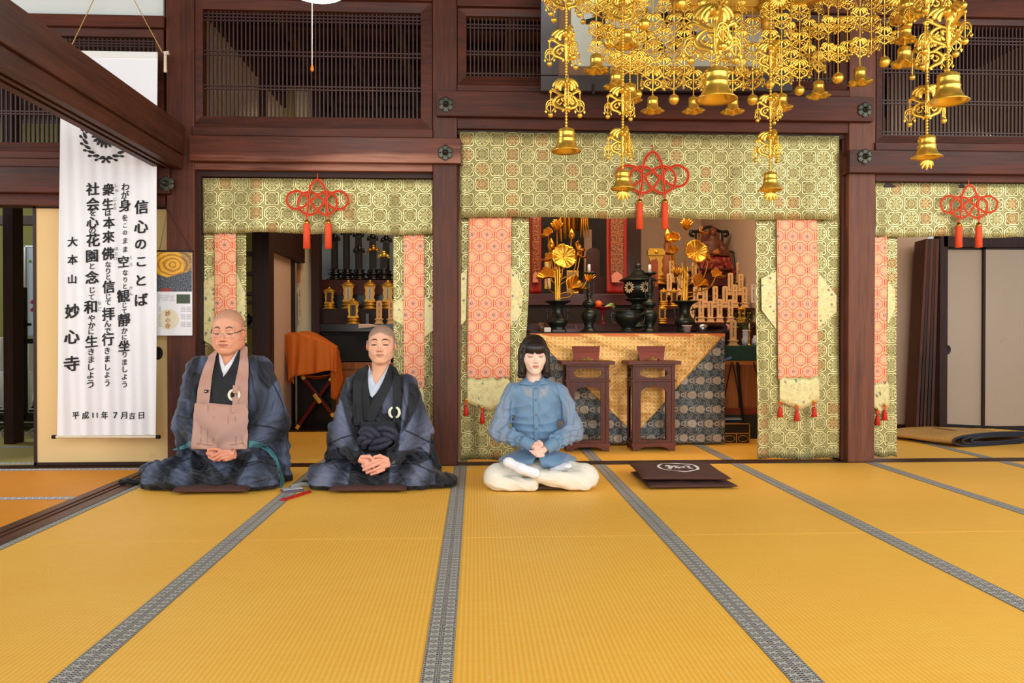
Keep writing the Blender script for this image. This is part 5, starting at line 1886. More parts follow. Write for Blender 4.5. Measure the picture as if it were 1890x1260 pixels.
# the lone tablet on the green side table and a white paper one
o = copy_tree(protos[0]); YY = 6.7
o.location = (PX(1353, YY), YY, PZ(638, YY, 1353)); o.scale = (1.1, 1.1, 1.05)
tag(o, 'lone pale tablet standing on the green side table', 'memorial tablet')
m = MB(); q = P(1391, 558, 7.25); m.box(q.x - 0.022, q.x + 0.022, 7.25, 7.26, q.z, q.z + 0.17)
t = m.build('paper_tablet', PALEP); tag(t, 'white paper strip tablet at the right edge of the tiers', 'paper tablet')
mm = MB(); strokes(mm, q.x, 7.25, q.z + 0.01, q.z + 0.16, 0.02, 5); mm.build('ink_writing', plain('grey_ink', S(90, 80, 96), 0.7), t)
def gold_tablet(w, h, face, crown=True, seed=3, body=GOLDP):
 t = thing('gilded_tablet', (0, 0, 0), 'x', 'memorial tablet')
 m = MB()
 b = h * 0.25
 m.lathe([(0, 0), (w * 0.75, 0), (w * 0.72, b * 0.12), (w * 0.5, b * 0.25), (w * 0.42, b * 0.4), (w * 0.62, b * 0.5), (w * 0.66, b * 0.62), (w * 0.4, b * 0.72), (w * 0.5, b * 0.82), (w * 0.62, b), (0, b)], (0, 0, 0), 16, sy=0.6, ripple=0.05, rk=8)
 m.build('lotus_base', body, t)
 m = MB()
 n = 14
 L, R = [], []
 for i in range(n + 1):
  k = i / n
  ww = w * (0.50 + 0.05 * cos(k * 4 * pi) + 0.04 * cos(k * 2 * pi + 0.5))
  z = b + (h * 0.78 - b) * k
  L.append((-ww, -0.012, z)); R.append((ww, -0.012, z))
 m.prism(L[::-1] + [] + R if False else (R + L[::-1]), (0, 0.024, 0))
 m.build('scalloped_frame', body, t)
 m = MB(); m.box(-w * 0.27, w * 0.27, -0.017, -0.011, b + h * 0.06, h * 0.73)
 m.build('inscribed_face', face, t)
 if crown:
  m = MB()
  zc = h * 0.78
  m.lathe([(w * 0.62, 0), (w * 0.74, h * 0.02), (w * 0.55, h * 0.05), (w * 0.42, h * 0.10), (w * 0.30, h * 0.12), (w * 0.12, h * 0.15), (w * 0.14, h * 0.18), (0, h * 0.22)], (0, 0, zc), 16, sy=0.5, ripple=0.06, rk=8)
  m.build('crown', body, t)
 m = MB(); strokes(m, 0, -0.017, b + h * 0.08, h * 0.71, w * 0.2, seed, 7)
 m.build('writing', INK if face is not BLACK else GOLD, t)
 return t
gp = gold_tablet(0.10, 0.30, plain('tablet_paper', S(214, 200, 180), 0.6), seed=4)
gb2 = gold_tablet(0.085, 0.22, plain('brown_lacquer', S(70, 34, 18), 0.4), seed=9)
glist = [
 (gp, 643, 570, 8.27, 1.0, 'gilded tablet with white face, left of the pair in the narrow bay'),
 (None, 683, 570, 8.27, 1.0, 'gilded tablet with white face above the younger monk'),
 (None, 716, 570, 8.27, 1.0, 'gilded tablet partly hidden by the curtain in the narrow bay'),
]
for k, (pr, px, py, Y, s, lab) in enumerate(glist):
 o = pr or copy_tree(gp)
 o.location = (PX(px, Y), Y, PZ(py, 8.2) + 0.001); o.scale = (s, s, s * 1.02)
 tag(o, lab, 'memorial tablet', 'gilded tablets')
glist2 = [
 (gb2, 608, 570, 8.27, 1.05, 'slim gilded tablet at the left end of the black altar'),
 (None, 652, 598, 8.07, 1.2, 'brown-faced gilded tablet on the front step of the black altar'),
 (None, 1225, 565, 7.50, 0.80, 'gilded tablet left of the right lotus stems'),
 (None, 1244, 565, 7.50, 0.80, 'gilded tablet just behind the right lotus vase'),
 (None, 1222, 597, 7.25, 0.80, 'bright gilded tablet between lantern candle and vase'),
 (None, 1369, 595, 7.27, 0.72, 'gilded tablet above the yellow flowers'),
]
for k, (pr, px, py, Y, s, lab) in enumerate(glist2):
 o = pr or copy_tree(gb2)
 o.location = (PX(px, Y), Y, (PZ(py, 8.2) + 0.001) if Y == 8.27 else (PZ(py, 7.98) + 0.001) if Y == 8.07 else PZ(py, Y, px)); o.scale = (s, s, s)
 tag(o, lab, 'memorial tablet', 'gilded tablets')
# large carved gold tablet by the post
t = gold_tablet(0.13, 0.36, plain('old_gold_face', S(190, 150, 84), 0.5), False, 8, GOLD)
t.location = (PX(1210, 7.7), 7.7, PZ(524, 7.7, 1210))
tag(t, 'large carved golden tablet with square head beside the dark post', 'memorial tablet')
m = MB()
m.box(-0.085, 0.085, -0.03, 0.02, 0.285, 0.335); m.box(-0.07, 0.07, -0.025, 0.02, 0.335, 0.35); m.ball((0, -0.03, 0.315), 0.02, 8)
m.build('square_head', GOLD, t)
# red plaque
m = MB(); a = P(1200, 529, 7.2); b = P(1215, 479, 7.2)
n = 8
q = [(a.x, 7.2, a.z), (b.x, 7.2, a.z)] + [((a.x + b.x) / 2 + (b.x - a.x) / 2 * cos(pi * i / n), 7.2, b.z - 0.02 + 0.02 * sin(pi * i / n)) for i in range(n + 1)]
m.prism(q, (0, 0.015, 0))
t = m.build('inscribed_plaque', wood('plaque_wood', S(120, 52, 28), S(160, 78, 44), 'z', 0.5)); tag(t, 'red-brown plaque with black writing behind the right candlestick', 'plaque')
mm = MB(); strokes(mm, (a.x + b.x) / 2, 7.2, a.z + 0.02, b.z - 0.02, 0.035, 31, 5); mm.build('ink_writing', INK, t)
m = MB(); m.box(a.x + 0.0, b.x, 7.18, 7.23, 0.0, a.z)
tag(m.build('plaque_post', REDDK), 'red-brown post under the plaque behind the candlestick', 'post')
# ---------------------------------------------------------------- seated priest statue on his chair
YST = 8.0
sc = P(1317, 497, YST)
st = thing('priest_statue', (sc.x, YST, sc.z), 'old painted statue of a seated figure in brown and red robes', 'statue')
sz = (PZ(421, YST) - PZ(497, YST))         # overall height
STATUE_SPEC = (sc.x - 0.01, YST, sc.z)
ch = thing('altar_chair', (sc.x, YST + 0.1, sc.z), 'black lacquered chair with curling arched back behind the statue', 'chair')
m = MB()
xl, xr = PX(1285, YST + 0.12), PX(1334, YST + 0.12)
zt = PZ(421, YST + 0.12)
zb = sc.z
yb = YST + 0.14
arch = smooth_path([(xl - 0.02, yb, zt - 0.07), (xl - 0.055, yb, zt - 0.055), (xl - 0.05, yb, zt - 0.02), (xl - 0.015, yb, zt - 0.02), (xl + 0.03, yb, zt - 0.015), ((xl + xr) / 2, yb, zt + 0.03), (xr - 0.03, yb, zt - 0.015),
     (xr + 0.015, yb, zt - 0.02), (xr + 0.05, yb, zt - 0.02), (xr + 0.055, yb, zt - 0.055), (xr + 0.02, yb, zt - 0.07)], 6)
m.tube(arch, 0.016, 8)
m.build('arched_top_rail', BLACK, ch)
for x in (xl, xr):
 m = MB(); m.tube([(x, yb, zb), (x, yb, zt - 0.02)], 0.013, 8); m.build('back_post', BLACK, ch)
m = MB(); m.box(xl + 0.03, xr - 0.03, yb, yb + 0.01, zb + 0.2, zt - 0.01); m.build('back_panel', plain('brown_panel', S(96, 50, 30), 0.5), ch)
m = MB(); m.tube(smooth_path([(xr + 0.01, yb, zb + 0.19), (xr + 0.09, yb - 0.05, zb + 0.19), (xr + 0.11, yb - 0.08, zb + 0.12), (xr + 0.11, yb - 0.1, zb)], 5), 0.012, 8)
m.build('arm_rail', BLACK, ch)
m = MB(); m.box(PX(1294, 7.8), PX(1354, 7.8), 7.82, 8.3, sc.z - 0.022, sc.z)
m.box(PX(1296, 7.8), PX(1352, 7.8), 7.86, 8.28, sc.z - 0.022 - 0.16, sc.z - 0.022)
tag(m.build('statue_pedestal', REDDK, bev=0.003), 'dark red pedestal under the seated statue', 'pedestal')
# second, half-hidden brown figure on the left of the tiers
c = P(1232, 497, 8.1)
m = MB()
m.lathe([(0, -0.18), (0.09, -0.18), (0.09, -0.1), (0.07, 0.1), (0.05, 0.18), (0.035, 0.21), (0.04, 0.25), (0.03, 0.29), (0, 0.3)], (c.x, 8.1, c.z), 18, sy=0.7)
tag(m.build('standing_figure', plain('orange_brown_wood', S(160, 84, 36), 0.5)), 'orange-brown standing figure behind the right lotus', 'statue')
# ---------------------------------------------------------------- side table with green cloth, cabinet, box
YG = 6.62
gx0, gx1 = PX(1338, YG), PX(1420, YG)
t = thing('side_table', ((gx0 + gx1) / 2, YG, 0), 'low cabinet with pale wooden doors under the green cloth', 'cabinet')
m = MB(); m.box(gx0, gx1, YG, YG + 0.5, PZ(674, YG), PZ(666, YG)); m.build('cabinet_top', plain('honey_wood', S(196, 120, 50), 0.35), t, bev=0.002)
m = MB(); m.box(gx0 + 0.005, gx1, YG + 0.03, YG + 0.5, PZ(768, YG), PZ(674, YG)); m.build('cabinet_body', W_CAB, t)
m = MB(); m.box(gx0 + 0.005, gx1, YG + 0.01, YG + 0.03, PZ(766, YG), PZ(755, YG)); m.build('lower_rail', W_RED, t)
m = MB(); m.box(PX(1366, YG), PX(1368, YG), YG + 0.018, YG + 0.03, PZ(755, YG), PZ(675, YG)); m.build('door_gap', W_DARKZ, t)
m = MB(); m.box(gx0, gx1, YG + 0.02, YG + 0.5, 0.0, PZ(768, YG)); m.build('plinth', plain('dark_green_black', S(24, 34, 30), 0.6), t)
m = MB(); m.box(gx0 - 0.003, gx1, YG - 0.012, YG + 0.5, PZ(666, YG), PZ(638, YG))
tag(m.build('green_cloth', plain('green_felt', S(24, 62, 50), 0.85, 0, 0.2), bev=0.006), 'dark green cloth over the side cabinet', 'cloth')
ez = thing('folding_easel', P(1370, 781, 6.5), 'black folding easel with thin slanting legs before the cabinet', 'easel')
m = MB()
YE = 6.5
for a, b in (((1350, 668), (1337, 735)), ((1352, 668), (1366, 740)), ((1361, 668), (1372, 781)), ((1391, 668), (1399, 700))):
 w = 0.008 if a[0] != 1361 else 0.018
 p, q = P(a[0], a[1], YE), P(b[0], b[1], YE)
 m.bar(p, q, w, w)
 m.build('leg', BLACKM, ez)
 m = MB()
t = thing('offering_box', P(1358, 817, 6.36), 'black box with gold edges and two oval openings on the mat', 'box')
m = MB()
a, b = P(1334, 817, 6.35), P(1384, 781, 6.35)
m.box(a.x, b.x, 6.35, 6.65, 0.0, b.z); m.build('box_body', BLACK, t, bev=0.002)
m = MB()
zc = PZ(802, 6.35)
for z in (b.z - 0.003, zc, 0.003):
 m.box(a.x, b.x, 6.346, 6.350, z - 0.003, z + 0.003)
for x in (a.x + 0.003, (a.x + b.x) / 2, b.x - 0.003):
 m.box(x - 0.003, x + 0.003, 6.346, 6.350, 0, zc if x == (a.x + b.x) / 2 else b.z)
m.build('gold_edging', GOLDP, t)
for k in (-1, 1):
 cx = (a.x + b.x) / 2 + k * (b.x - a.x) / 4
 m = MB(); m.tube([(cx + 0.042 * (abs(cos(q)) ** 0.7) * (1 if cos(q) > 0 else -1), 6.346, zc / 2 + 0.024 * sin(q)) for q in [2 * pi * i / 24 for i in range(24)]], 0.0022, 5, closed=True)
 m.build('oval_opening', GOLDP, t)
m = MB(); a = P(1338, 780, 6.5); m.box(a.x, a.x + 0.15, 6.5, 6.6, PZ(781, 6.35), PZ(781, 6.35) + 0.012)
tag(m.build('grey_board', plain('grey_board', S(150, 160, 160), 0.5)), 'thin grey board lying on the black box', 'board')
m = MB(); a, b = P(1337, 664, 6.605), P(1350, 659, 6.605); m.bar(a, b, 0.004, 0.02)
tag(m.build('blue_strip', plain('blue_strip', S(90, 130, 190), 0.5)), 'small blue paper strip on the green cloth', 'paper strip')
# flowers and small vessels on the green cloth
zg = PZ(638, YG)
CER = plain('white_porcelain', S(214, 214, 220), 0.2, 0, 0.25, 50)
yy = 6.75
cx = PX(1376, yy)
t = thing('porcelain_vase', (cx, yy, zg), 'white and blue porcelain vase holding yellow flowers', 'vase')
m = MB(); m.lathe([(0, 0), (0.025, 0), (0.03, 0.02), (0.033, 0.05), (0.022, 0.075), (0.028, 0.095), (0.024, 0.12), (0.03, 0.135), (0, 0.12)], (cx, yy, zg + 0.001), 20); m.build('vase_body', CER, t)
fl = thing('yellow_flowers', (cx, yy, zg + 0.12), 'green sprig with tiny yellow flowers in the porcelain vase', 'flowers')
rnd = random.Random(5)
m = MB(); my = MB(); ms = MB()
for k in range(90):
 q = Vector((rnd.gauss(0, 0.065), rnd.gauss(-0.01, 0.045), 0.15 + abs(rnd.gauss(0.075, 0.065))))
 q += Vector((cx, yy, zg))
 d = Vector((rnd.uniform(-1, 1), rnd.uniform(-1, 0.3), rnd.uniform(-0.5, 0.8))).normalized()
 s = d.cross(Vector((0, 0, 1))).normalized()
 L = 0.022
 m.add([q, q + d * L * 0.5 + s * L * 0.35, q + d * L, q + d * L * 0.5 - s * L * 0.35], [(0, 1, 2, 3)])
 if k % 4 == 0:
  my.ball(tuple(q + d * L), 0.0045, 6)
 if k % 6 == 0:
  ms.tube([(cx, yy, zg + 0.12), tuple((q + Vector((cx, yy, zg + 0.12))) / 2 + Vector((0, 0, 0.02))), tuple(q)], 0.0015, 5)
m.build('foliage', plain('sprig_green', S(70, 120, 40), 0.5, 0, 0.3, 40), fl)
my.build('blossoms', plain('sprig_yellow', S(240, 220, 90), 0.5), fl)
ms.build('stem', plain('sprig_stem', S(90, 120, 60), 0.5), fl)
cx = PX(1383, 6.68)
t, cx = lathe_thing('brass_candlestick', 'little brass candlestick with thin candle before the yellow flowers', 'candlestick', 1383,
     [(0, 0), (0.022, 0), (0.022, 0.004), (0.008, 0.012), (0.006, 0.04), (0.012, 0.05), (0.006, 0.06), (0.006, 0.11), (0.014, 0.12), (0.016, 0.13), (0, 0.128)], 6.68, GOLDD, z=zg)
m = MB(); m.lathe([(0, 0), (0.006, 0), (0.005, 0.06), (0, 0.062)], (cx, 6.68, zg + 0.13), 10)
tag(m.build('thin_candle', WHITEWAX), 'thin white candle on the little brass candlestick', 'candle')
t, cx = lathe_thing('porcelain_jar', 'white porcelain jar with red mark beside the right curtain', 'jar', 1395, [(0, 0), (0.03, 0), (0.036, 0.03), (0.03, 0.06), (0.02, 0.07), (0.024, 0.085), (0, 0.08)], 6.7, CER, z=zg)
t, cx = lathe_thing('wrapped_bundle', 'small red, white and blue bundle beside the altar table end', 'bundle', 1342, [(0, 0), (0.04, 0), (0.05, 0.03), (0.03, 0.06), (0, 0.07)], 6.95, plain('patchwork', S(190, 120, 130), 0.6, 0, 0.8, 40), z=PZ(612, 6.95))
m = MB(); m.box(PX(1337, 6.95) - 0.05, PX(1360, 6.95), 6.9, 7.1, zg, PZ(612, 6.95))
tag(m.build('dark_riser', BLACK), 'dark block between altar table and green side table', 'block')
# ---------------------------------------------------------------- narrow bay: black memorial altar
ba = thing('black_altar', (PX(657, 8.15), 8.10, 0), 'black stepped altar with red shelf edges in the narrow bay', 'altar')
xa, xb = PX(591, 7.95), -0.17
for nm, y0, y1, Y0, mt in (('upper_shelf', 517, 545, 8.50, REDDK), ('middle_step', 570, 598, 8.20, W_DARK), ('front_step', 598, 612, 7.98, BLACK)):
 m = MB(); m.box(PX(591, Y0), xb, Y0, Y0 + 0.4, PZ(y1, Y0), PZ(y0, Y0)); m.build(nm, mt, ba, bev=0.003)
m = MB(); m.box(PX(590, 8.45), xb, 8.51, 8.55, PZ(572, 8.25), PZ(543, 8.50)); m.build('riser', BLACK, ba)
m = MB(); m.box(xa, xb, 8.01, 8.45, PZ(665, 8.01), PZ(610, 7.98)); m.build('black_drape', plain('black_cloth', S(18, 18, 20), 0.8), ba)
m = MB(); m.box(PX(617, 8.01), xb, 8.01, 8.45, PZ(680, 8.01), PZ(668, 8.01)); m.box(PX(617, 8.01), xb, 8.02, 8.45, 0.02, PZ(680, 8.01)); m.build('wood_base', W_CAB, ba)
m = MB(); m.box(PX(545, 7.6), PX(610, 7.6), 7.68, 7.9, 0.0, PZ(640, 7.6)); m.build('dark_base', BLACK, ba)
m = MB(); m.box(PX(591, 9.25), PX(760, 9.25), 9.25, 9.27, 1.0, 2.6)
struct(m, 'wall_tablet_back', plain('bluish_wall', S(150, 164, 176), 0.8, 0, 0.06), 'bluish wall behind the black tablets', 'wall')
def black_tablet(h, crown, body=BLACK):
 t = thing('black_tablet', (0, 0, 0), 'x', 'memorial tablet')
 m = MB()
 m.lathe([(0, 0), (0.075, 0), (0.08, 0.015), (0.055, 0.03), (0.05, 0.05), (0.068, 0.06), (0.07, 0.075), (0.045, 0.085), (0.05, 0.10), (0.06, 0.115), (0, 0.115)], (0, 0, 0), 12, sy=0.6, ripple=0.06, rk=6)
 m.build('tablet_base', body, t)
 m = MB()
 m.box(-0.036, 0.036, -0.012, 0.012, 0.11, h - 0.05)
 m.build('tablet_board', body, t, bev=0.004)
 m = MB(); m.box(-0.020, 0.020, -0.014, -0.011, 0.13, h - 0.08)
 m.build('tablet_face', plain('dull_black', S(26, 22, 20), 0.6), t)
 m = MB()
 for dx, dz, r in ((0, 0.0, 0.034), (-0.038, -0.014, 0.024), (0.038, -0.014, 0.024), (-0.052, -0.03, 0.014), (0.052, -0.03, 0.014), (0, 0.028, 0.022)):
  m.ball((dx, 0, h - 0.03 + dz), r, 8, sy=0.5)
 m.build('cloud_crown', crown, t)
 return t
for i, (px, h, cr, Y, lab) in enumerate(((618, 0.50, BLACK, 8.60, 'black tablet at the left end of the upper shelf'), (640, 0.56, BLACK, 8.60, 'tall black tablet second from the left on the upper shelf'),
         (663, 0.37, BLACK, 8.60, 'short black tablet in the middle of the upper shelf'), (689, 0.37, GOLDD, 8.60, 'black tablet with a golden cloud crown'),
         (708.5, 0.30, GOLD, 8.55, 'shortest black tablet with a bright golden crown'), (713, 0.50, BLACK, 8.75, 'black tablet behind the golden-crowned ones'),
         (688, 0.52, BLACK, 8.77, 'black tablet behind the golden cloud crown'), (662, 0.56, BLACK, 8.77, 'tall black tablet in the back row centre'))):
 o = black_tablet(h, cr)
 o.location = (PX(px, Y), Y, PZ(517, 8.60, px) + 0.001)
 tag(o, lab, 'memorial tablet', 'black tablets on the upper shelf')
for px, lab in ((700, 'pale tablet above the younger monk, by the gold curtain'), (722, 'pale tablet half hidden by the gold curtain in the narrow bay')):
 o = copy_tree(protos[1]); o.location = (PX(px, 8.07), 8.07, PZ(598, 7.98) + 0.001); o.scale = (1.15, 1.15, 1.12)
 tag(o, lab, 'memorial tablet')
m = MB(); q = P(678, 597, 8.07); m.box(q.x - 0.015, q.x + 0.015, 8.07, 8.08, q.z, q.z + 0.10)
tag(m.build('small_black_plate', BLACK), 'small black upright plate between gilded and pale tablets', 'plate')
m = MB()
q = P(662, 603, 7.93)
for k in range(6):
 m.tube([(q.x, 7.93, q.z - 0.01 + 0.006 * k), (q.x + 0.10, 7.92, q.z + 0.004 * k), (q.x + 0.2, 7.93, q.z + 0.01)], [0.008, 0.012, 0.006], 6)
tag(m.build('wrapped_flowers', plain('paper_wrap', S(214, 196, 176), 0.6, 0, 0.5, 20)), 'paper-wrapped flowers lying on the black altar step', 'flowers')
# shelves seen in the slit beside the older man
sh = thing('wall_shelf', P(461, 603, 7.3), 'dark wall shelves seen in the slit right of the older man', 'shelf')
for y0 in (466, 503, 540, 556, 602, 690):
 m = MB(); m.box(PX(440, 7.4), PX(490, 7.4), 7.36, 7.6, PZ(y0 + 5, 7.36), PZ(y0, 7.36)); m.build('shelf_board', plain('purple_brown', S(78, 52, 54), 0.5), sh)
c = P(459, 601, 7.45)
m = MB(); m.lathe([(0, 0), (0.02, 0), (0.015, 0.01), (0.03, 0.03), (0.045, 0.055), (0.04, 0.075), (0.03, 0.085), (0.012, 0.095), (0.006, 0.11), (0, 0.112)], (c.x, 7.45, c.z + 0.002), 20)
tag(m.build('green_incense_pot', plain('green_bronze', S(50, 70, 58), 0.35, 0.6)), 'green bronze lidded pot on the wall shelf', 'pot')
# notices hanging on the cream strip
for px, y0, y1, col, lab in ((551, 484, 522, S(190, 110, 50), 'orange paper slip hanging by the cream wall'), (553, 533, 592, S(206, 186, 160), 'pale paper slip with writing by the cream wall')):
 m = MB(); a, b = P(px - 3, y1, 7.96), P(px + 3, y0, 7.96); m.box(a.x, b.x, 7.96, 7.965, a.z, b.z)
 t = m.build('paper_slip', plain('slip%d' % y0, col, 0.6)); tag(t, lab, 'paper slip')
 if y0 > 500:
  mm = MB(); strokes(mm, (a.x + b.x) / 2, 7.96, a.z + 0.01, b.z - 0.01, 0.012, 77, 9); mm.build('ink_writing', INK, t)
# ---------------------------------------------------------------- folding chair with orange cloth
YCH = 7.34
t = thing('folding_chair', P(575, 793, YCH), 'red lacquered cross-legged folding chair with brass fittings', 'folding chair')
REDL = plain('maroon_lacquer', S(106, 18, 22), 0.22, 0, 0.15)
zf = 0.0
def CP(px, py, dy=0.0):
 return P(px, py, YCH + dy)
fl1, fl2 = CP(546, 792), CP(618, 768)
for dy in (0.0, 0.2):
 for a, b in (((558, 694), (616, 768)), ((613, 697), (548, 790))):
  p, q = CP(a[0], a[1], dy), CP(b[0], b[1], dy)
  m = MB(); m.bar(p, q, 0.030, 0.026); m.build('leg', REDL, t, bev=0.003)
  for e, f in ((p, q), (q, p)):
   d = (f - e).normalized()
   m = MB(); m.bar(e - d * 0.004, e + d * 0.035, 0.036, 0.032); m.build('brass_fitting', GOLD, t, bev=0.003)
 p = CP(586, 735, dy)
 m = MB(); m.bar(p + Vector((-0.03, -0.004, 0.04)), p + Vector((0.03, -0.004, -0.04)), 0.036, 0.034); m.build('brass_fitting', GOLD, t, bev=0.003)
for a in ((556, 694), (615, 697)):
 p = CP(*a)
 m = MB(); m.tube([p + Vector((0, -0.03, 0.02)), p + Vector((0, 0.24, 0.02))], 0.016, 8); m.build('seat_rail', REDL, t)
q0, q1 = CP(536, 620, 0.3), CP(612, 640, 0.3)
m = MB(); m.tube(smooth_path([CP(560, 700, 0.3), CP(535, 625, 0.24), CP(560, 618, 0.26), CP(612, 640, 0.24), CP(616, 690, 0.3)], 6), 0.014, 8); m.build('back_rail', REDL, t)
def drape(name, pts_top, pts_bot, mat, parent=None, nu=40, nv=20, amp=0.012, seed=0, label=None, cat=None):
 T = smooth_path(pts_top, 10); B = smooth_path(pts_bot, 10)
 def fn(u, v):
  i = u * (len(T) - 1); a = int(min(i, len(T) - 2)); fr_ = i - a
  p = T[a].lerp(T[a + 1], fr_)
  i = u * (len(B) - 1); a = int(min(i, len(B) - 2)); fr_ = i - a
  q = B[a].lerp(B[a + 1], fr_)
  r = p.lerp(q, v)
  r = r + Vector((0, amp * (0.3 + v) * (sin(u * 27 + seed + v * 1.5) + 0.5 * sin(u * 51 + 2 * seed)), 0))
  return tuple(r)
 m = MB(); m.grid(nu, nv, fn)
 o = m.build(name, mat, parent)
 md = o.modifiers.new('solid', 'SOLIDIFY'); md.thickness = 0.004; md.offset = 0
 if label: tag(o, label, cat)
 return o
OCL = plain('orange_brown_cloth', S(206, 104, 20), 0.8, 0, 0.15, 8)
cl = thing('orange_cloth', CP(575, 694), 'orange cloth thrown over the red folding chair', 'cloth')
drape('cloth_front', [CP(524, 618, -.02), CP(545, 613, -.08), CP(575, 622, -.1), CP(605, 632, -.1), CP(622, 640, -.05)],
  [CP(532, 706, -.04), CP(541, 695, -.12), CP(575, 690, -.14), CP(608, 684, -.14), CP(621, 690, -.08)], OCL, cl, amp=0.014)
drape('cloth_left_fold', [CP(522, 632, 0.1), CP(530, 616, 0.05), CP(540, 613, -.06)], [CP(530, 709, 0.08), CP(537, 704, -.02), CP(543, 709, -.08)], OCL, cl, nu=16, amp=0.008, seed=2)
drape('cloth_right_fold', [CP(610, 634, -.1), CP(620, 639, -.05), CP(626, 648, 0.1)], [CP(611, 734, -.06), CP(622, 735, -.02), CP(634, 700, 0.12)], OCL, cl, nu=16, amp=0.008, seed=4)
drape('cloth_top', [CP(540, 613, -.08), CP(575, 622, -.1), CP(622, 640, -.05)], [CP(530, 618, 0.26), CP(575, 612, 0.28), CP(625, 640, 0.26)], OCL, cl, nu=20, amp=0.004, seed=5)
drape('cloth_seat_sag', [CP(556, 692, -.02), CP(585, 694, -.02), CP(616, 690, -.02)], [CP(556, 693, .22), CP(585, 700, .22), CP(616, 691, .22)], OCL, cl, nu=20, amp=0.002, seed=6)
# brown board platform under the chair
m = MB(); m.box(PX(505, 7.3), -0.16, 7.31, 9.0, 0.0, 0.012)
struct(m, 'floor_board', W_SILL, 'brown board floor under the folding chair', 'floor')
# ---------------------------------------------------------------- right room: screen edges and rolled mat
m0 = None
for i in range(5):
 m = MB()
 p0, p1 = P(1711 + i * 5, 440, 6.9 + 0.03 * i), P(1690 + i * 7, 790, 6.9 + 0.03 * i)
 m.prism([(p1.x, p1.y, 0.004), (p1.x + 0.026, p1.y, 0.004), (p0.x + 0.026, p0.y + 0.02, p0.z), (p0.x, p0.y + 0.02, p0.z)], (0.04, 0.25, 0))
 tag(m.build('stacked_door_panel', W_DARKZ if i % 2 else W_Z, bev=0.003), 'dark door panel leaning on edge, %s from the pink wall' % ['first', 'second', 'third', 'fourth', 'fifth'][i], 'door panel', 'leaning door panels in the right room')
rm = thing('rolled_mat', G(1760, 832), 'rolled straw mat with blue-grey edging on the right room floor', 'rolled mat')
MATST = mat_tatami('rush_roll', S(176, 130, 66), S(214, 170, 96), 1, 0.02)
MATH = mat_heri('mat_edging', S(120, 130, 142), S(176, 182, 188), S(40, 46, 60))
A0, A1 = Vector((PX(1640, 6.55), 6.62, 0)), Vector((PX(1765, 6.0), 6.03, 0))
B0, B1 = Vector((PX(1740, 6.9), 6.95, 0)), Vector((PX(1915, 6.28), 6.30, 0))
def roll_pt(s, ang, rad, rz):
 """s 0 (far end) .. 1 (open near end)"""
 a = A0.lerp(A1, s); b = B0.lerp(B1, s)
 c = (a + b) / 2
 hw = (b - a) / 2
 return c + hw * cos(ang) * rad + Vector((0, 0, rz * (1 + sin(ang) * rad)))
m = MB()
def rfn(u, v):
 ang = 2 * pi * u * 1.0 + pi / 2
 rz = 0.050 - 0.012 * (1 - v)
 s = abs(sin(ang)) ** 0.75 * (1 if sin(ang) > 0 else -1)
 a = A0.lerp(A1, v); b = B0.lerp(B1, v)
 c = (a + b) / 2
 hw = (b - a) / 2
 p = c + hw * (abs(cos(ang)) ** 0.8 * (1 if cos(ang) > 0 else -1))
 return (p.x, p.y, rz + rz * s * (1 + 0.12 * sin(v * 9 + u * 5)) + 0.001)
m.grid(40, 30, rfn)
m.build('mat_roll', MATST, rm)
for k, (ra, zz) in enumerate(((1.0, 1.0), (0.8, 0.72), (0.6, 0.45))):
 m = MB()
 pts = []
 for i in range(36):
  ang = 2 * pi * i / 36
  s = abs(sin(ang)) ** 0.75 * (1 if sin(ang) > 0 else -1)
  c = (A1 + B1) / 2; hw = (B1 - A1) / 2
  p = c + hw * (abs(cos(ang)) ** 0.8 * (1 if cos(ang) > 0 else -1)) * ra
  pts.append((p.x - 0.004, p.y - 0.006 - 0.004 * k, 0.052 + 0.048 * s * zz))
 m.tube(pts, 0.009, 6, closed=True)
 m.build('mat_edging', MATH, rm)
m = MB()
m.tube([(B0.x, B0.y - 0.1, 0.085), ((B0.x + B1.x) / 2 - 0.02, (B0.y + B1.y) / 2 - 0.12, 0.105), (B1.x - 0.1, B1.y - 0.06, 0.112)], 0.012, 6, flat=0.4)
m.build('mat_edging', MATH, rm)
# ---------------------------------------------------------------- far-left room
t = thing('whiteboard', P(55, 620, 7.8), 'white board in a silver frame in the far room', 'whiteboard')
a, b = P(46, 619, 7.8), P(82, 456, 7.8)
m = MB(); m.box(a.x + 0.012, b.x, 7.8, 7.83, a.z, b.z); m.build('board', plain('whiteboard_white', S(216, 232, 244), 0.25), t)
m = MB(); m.box(a.x, a.x + 0.014, 7.79, 7.84, a.z - 0.02, b.z + 0.01); m.box(a.x, b.x, 7.79, 7.84, b.z, b.z + 0.014); m.box(a.x, b.x, 7.78, 7.86, a.z - 0.02, a.z); m.build('silver_frame', plain('aluminium', S(190, 194, 200), 0.3, 0.8), t)
for yy_, cc_ in ((482, S(110, 200, 60)),):
 c = P(55, yy_, 7.8); m = MB(); m.ball((c.x, 7.795, c.z), 0.014, 8, sy=0.4); m.build('green_magnet', plain('green_magnet', cc_, 0.4), t)
for yy_ in (557, 571):
 c = P(61, yy_, 7.8); m = MB(); m.ball((c.x, 7.79, c.z), 0.022, 8, sy=0.5); m.build('red_magnet', plain('red_magnet', S(190, 40, 40), 0.4), t)
st_ = thing('black_rack_stand', P(42, 780, 7.0), 'black steel trolley frame in the far room', 'stand')
YK = 7.0
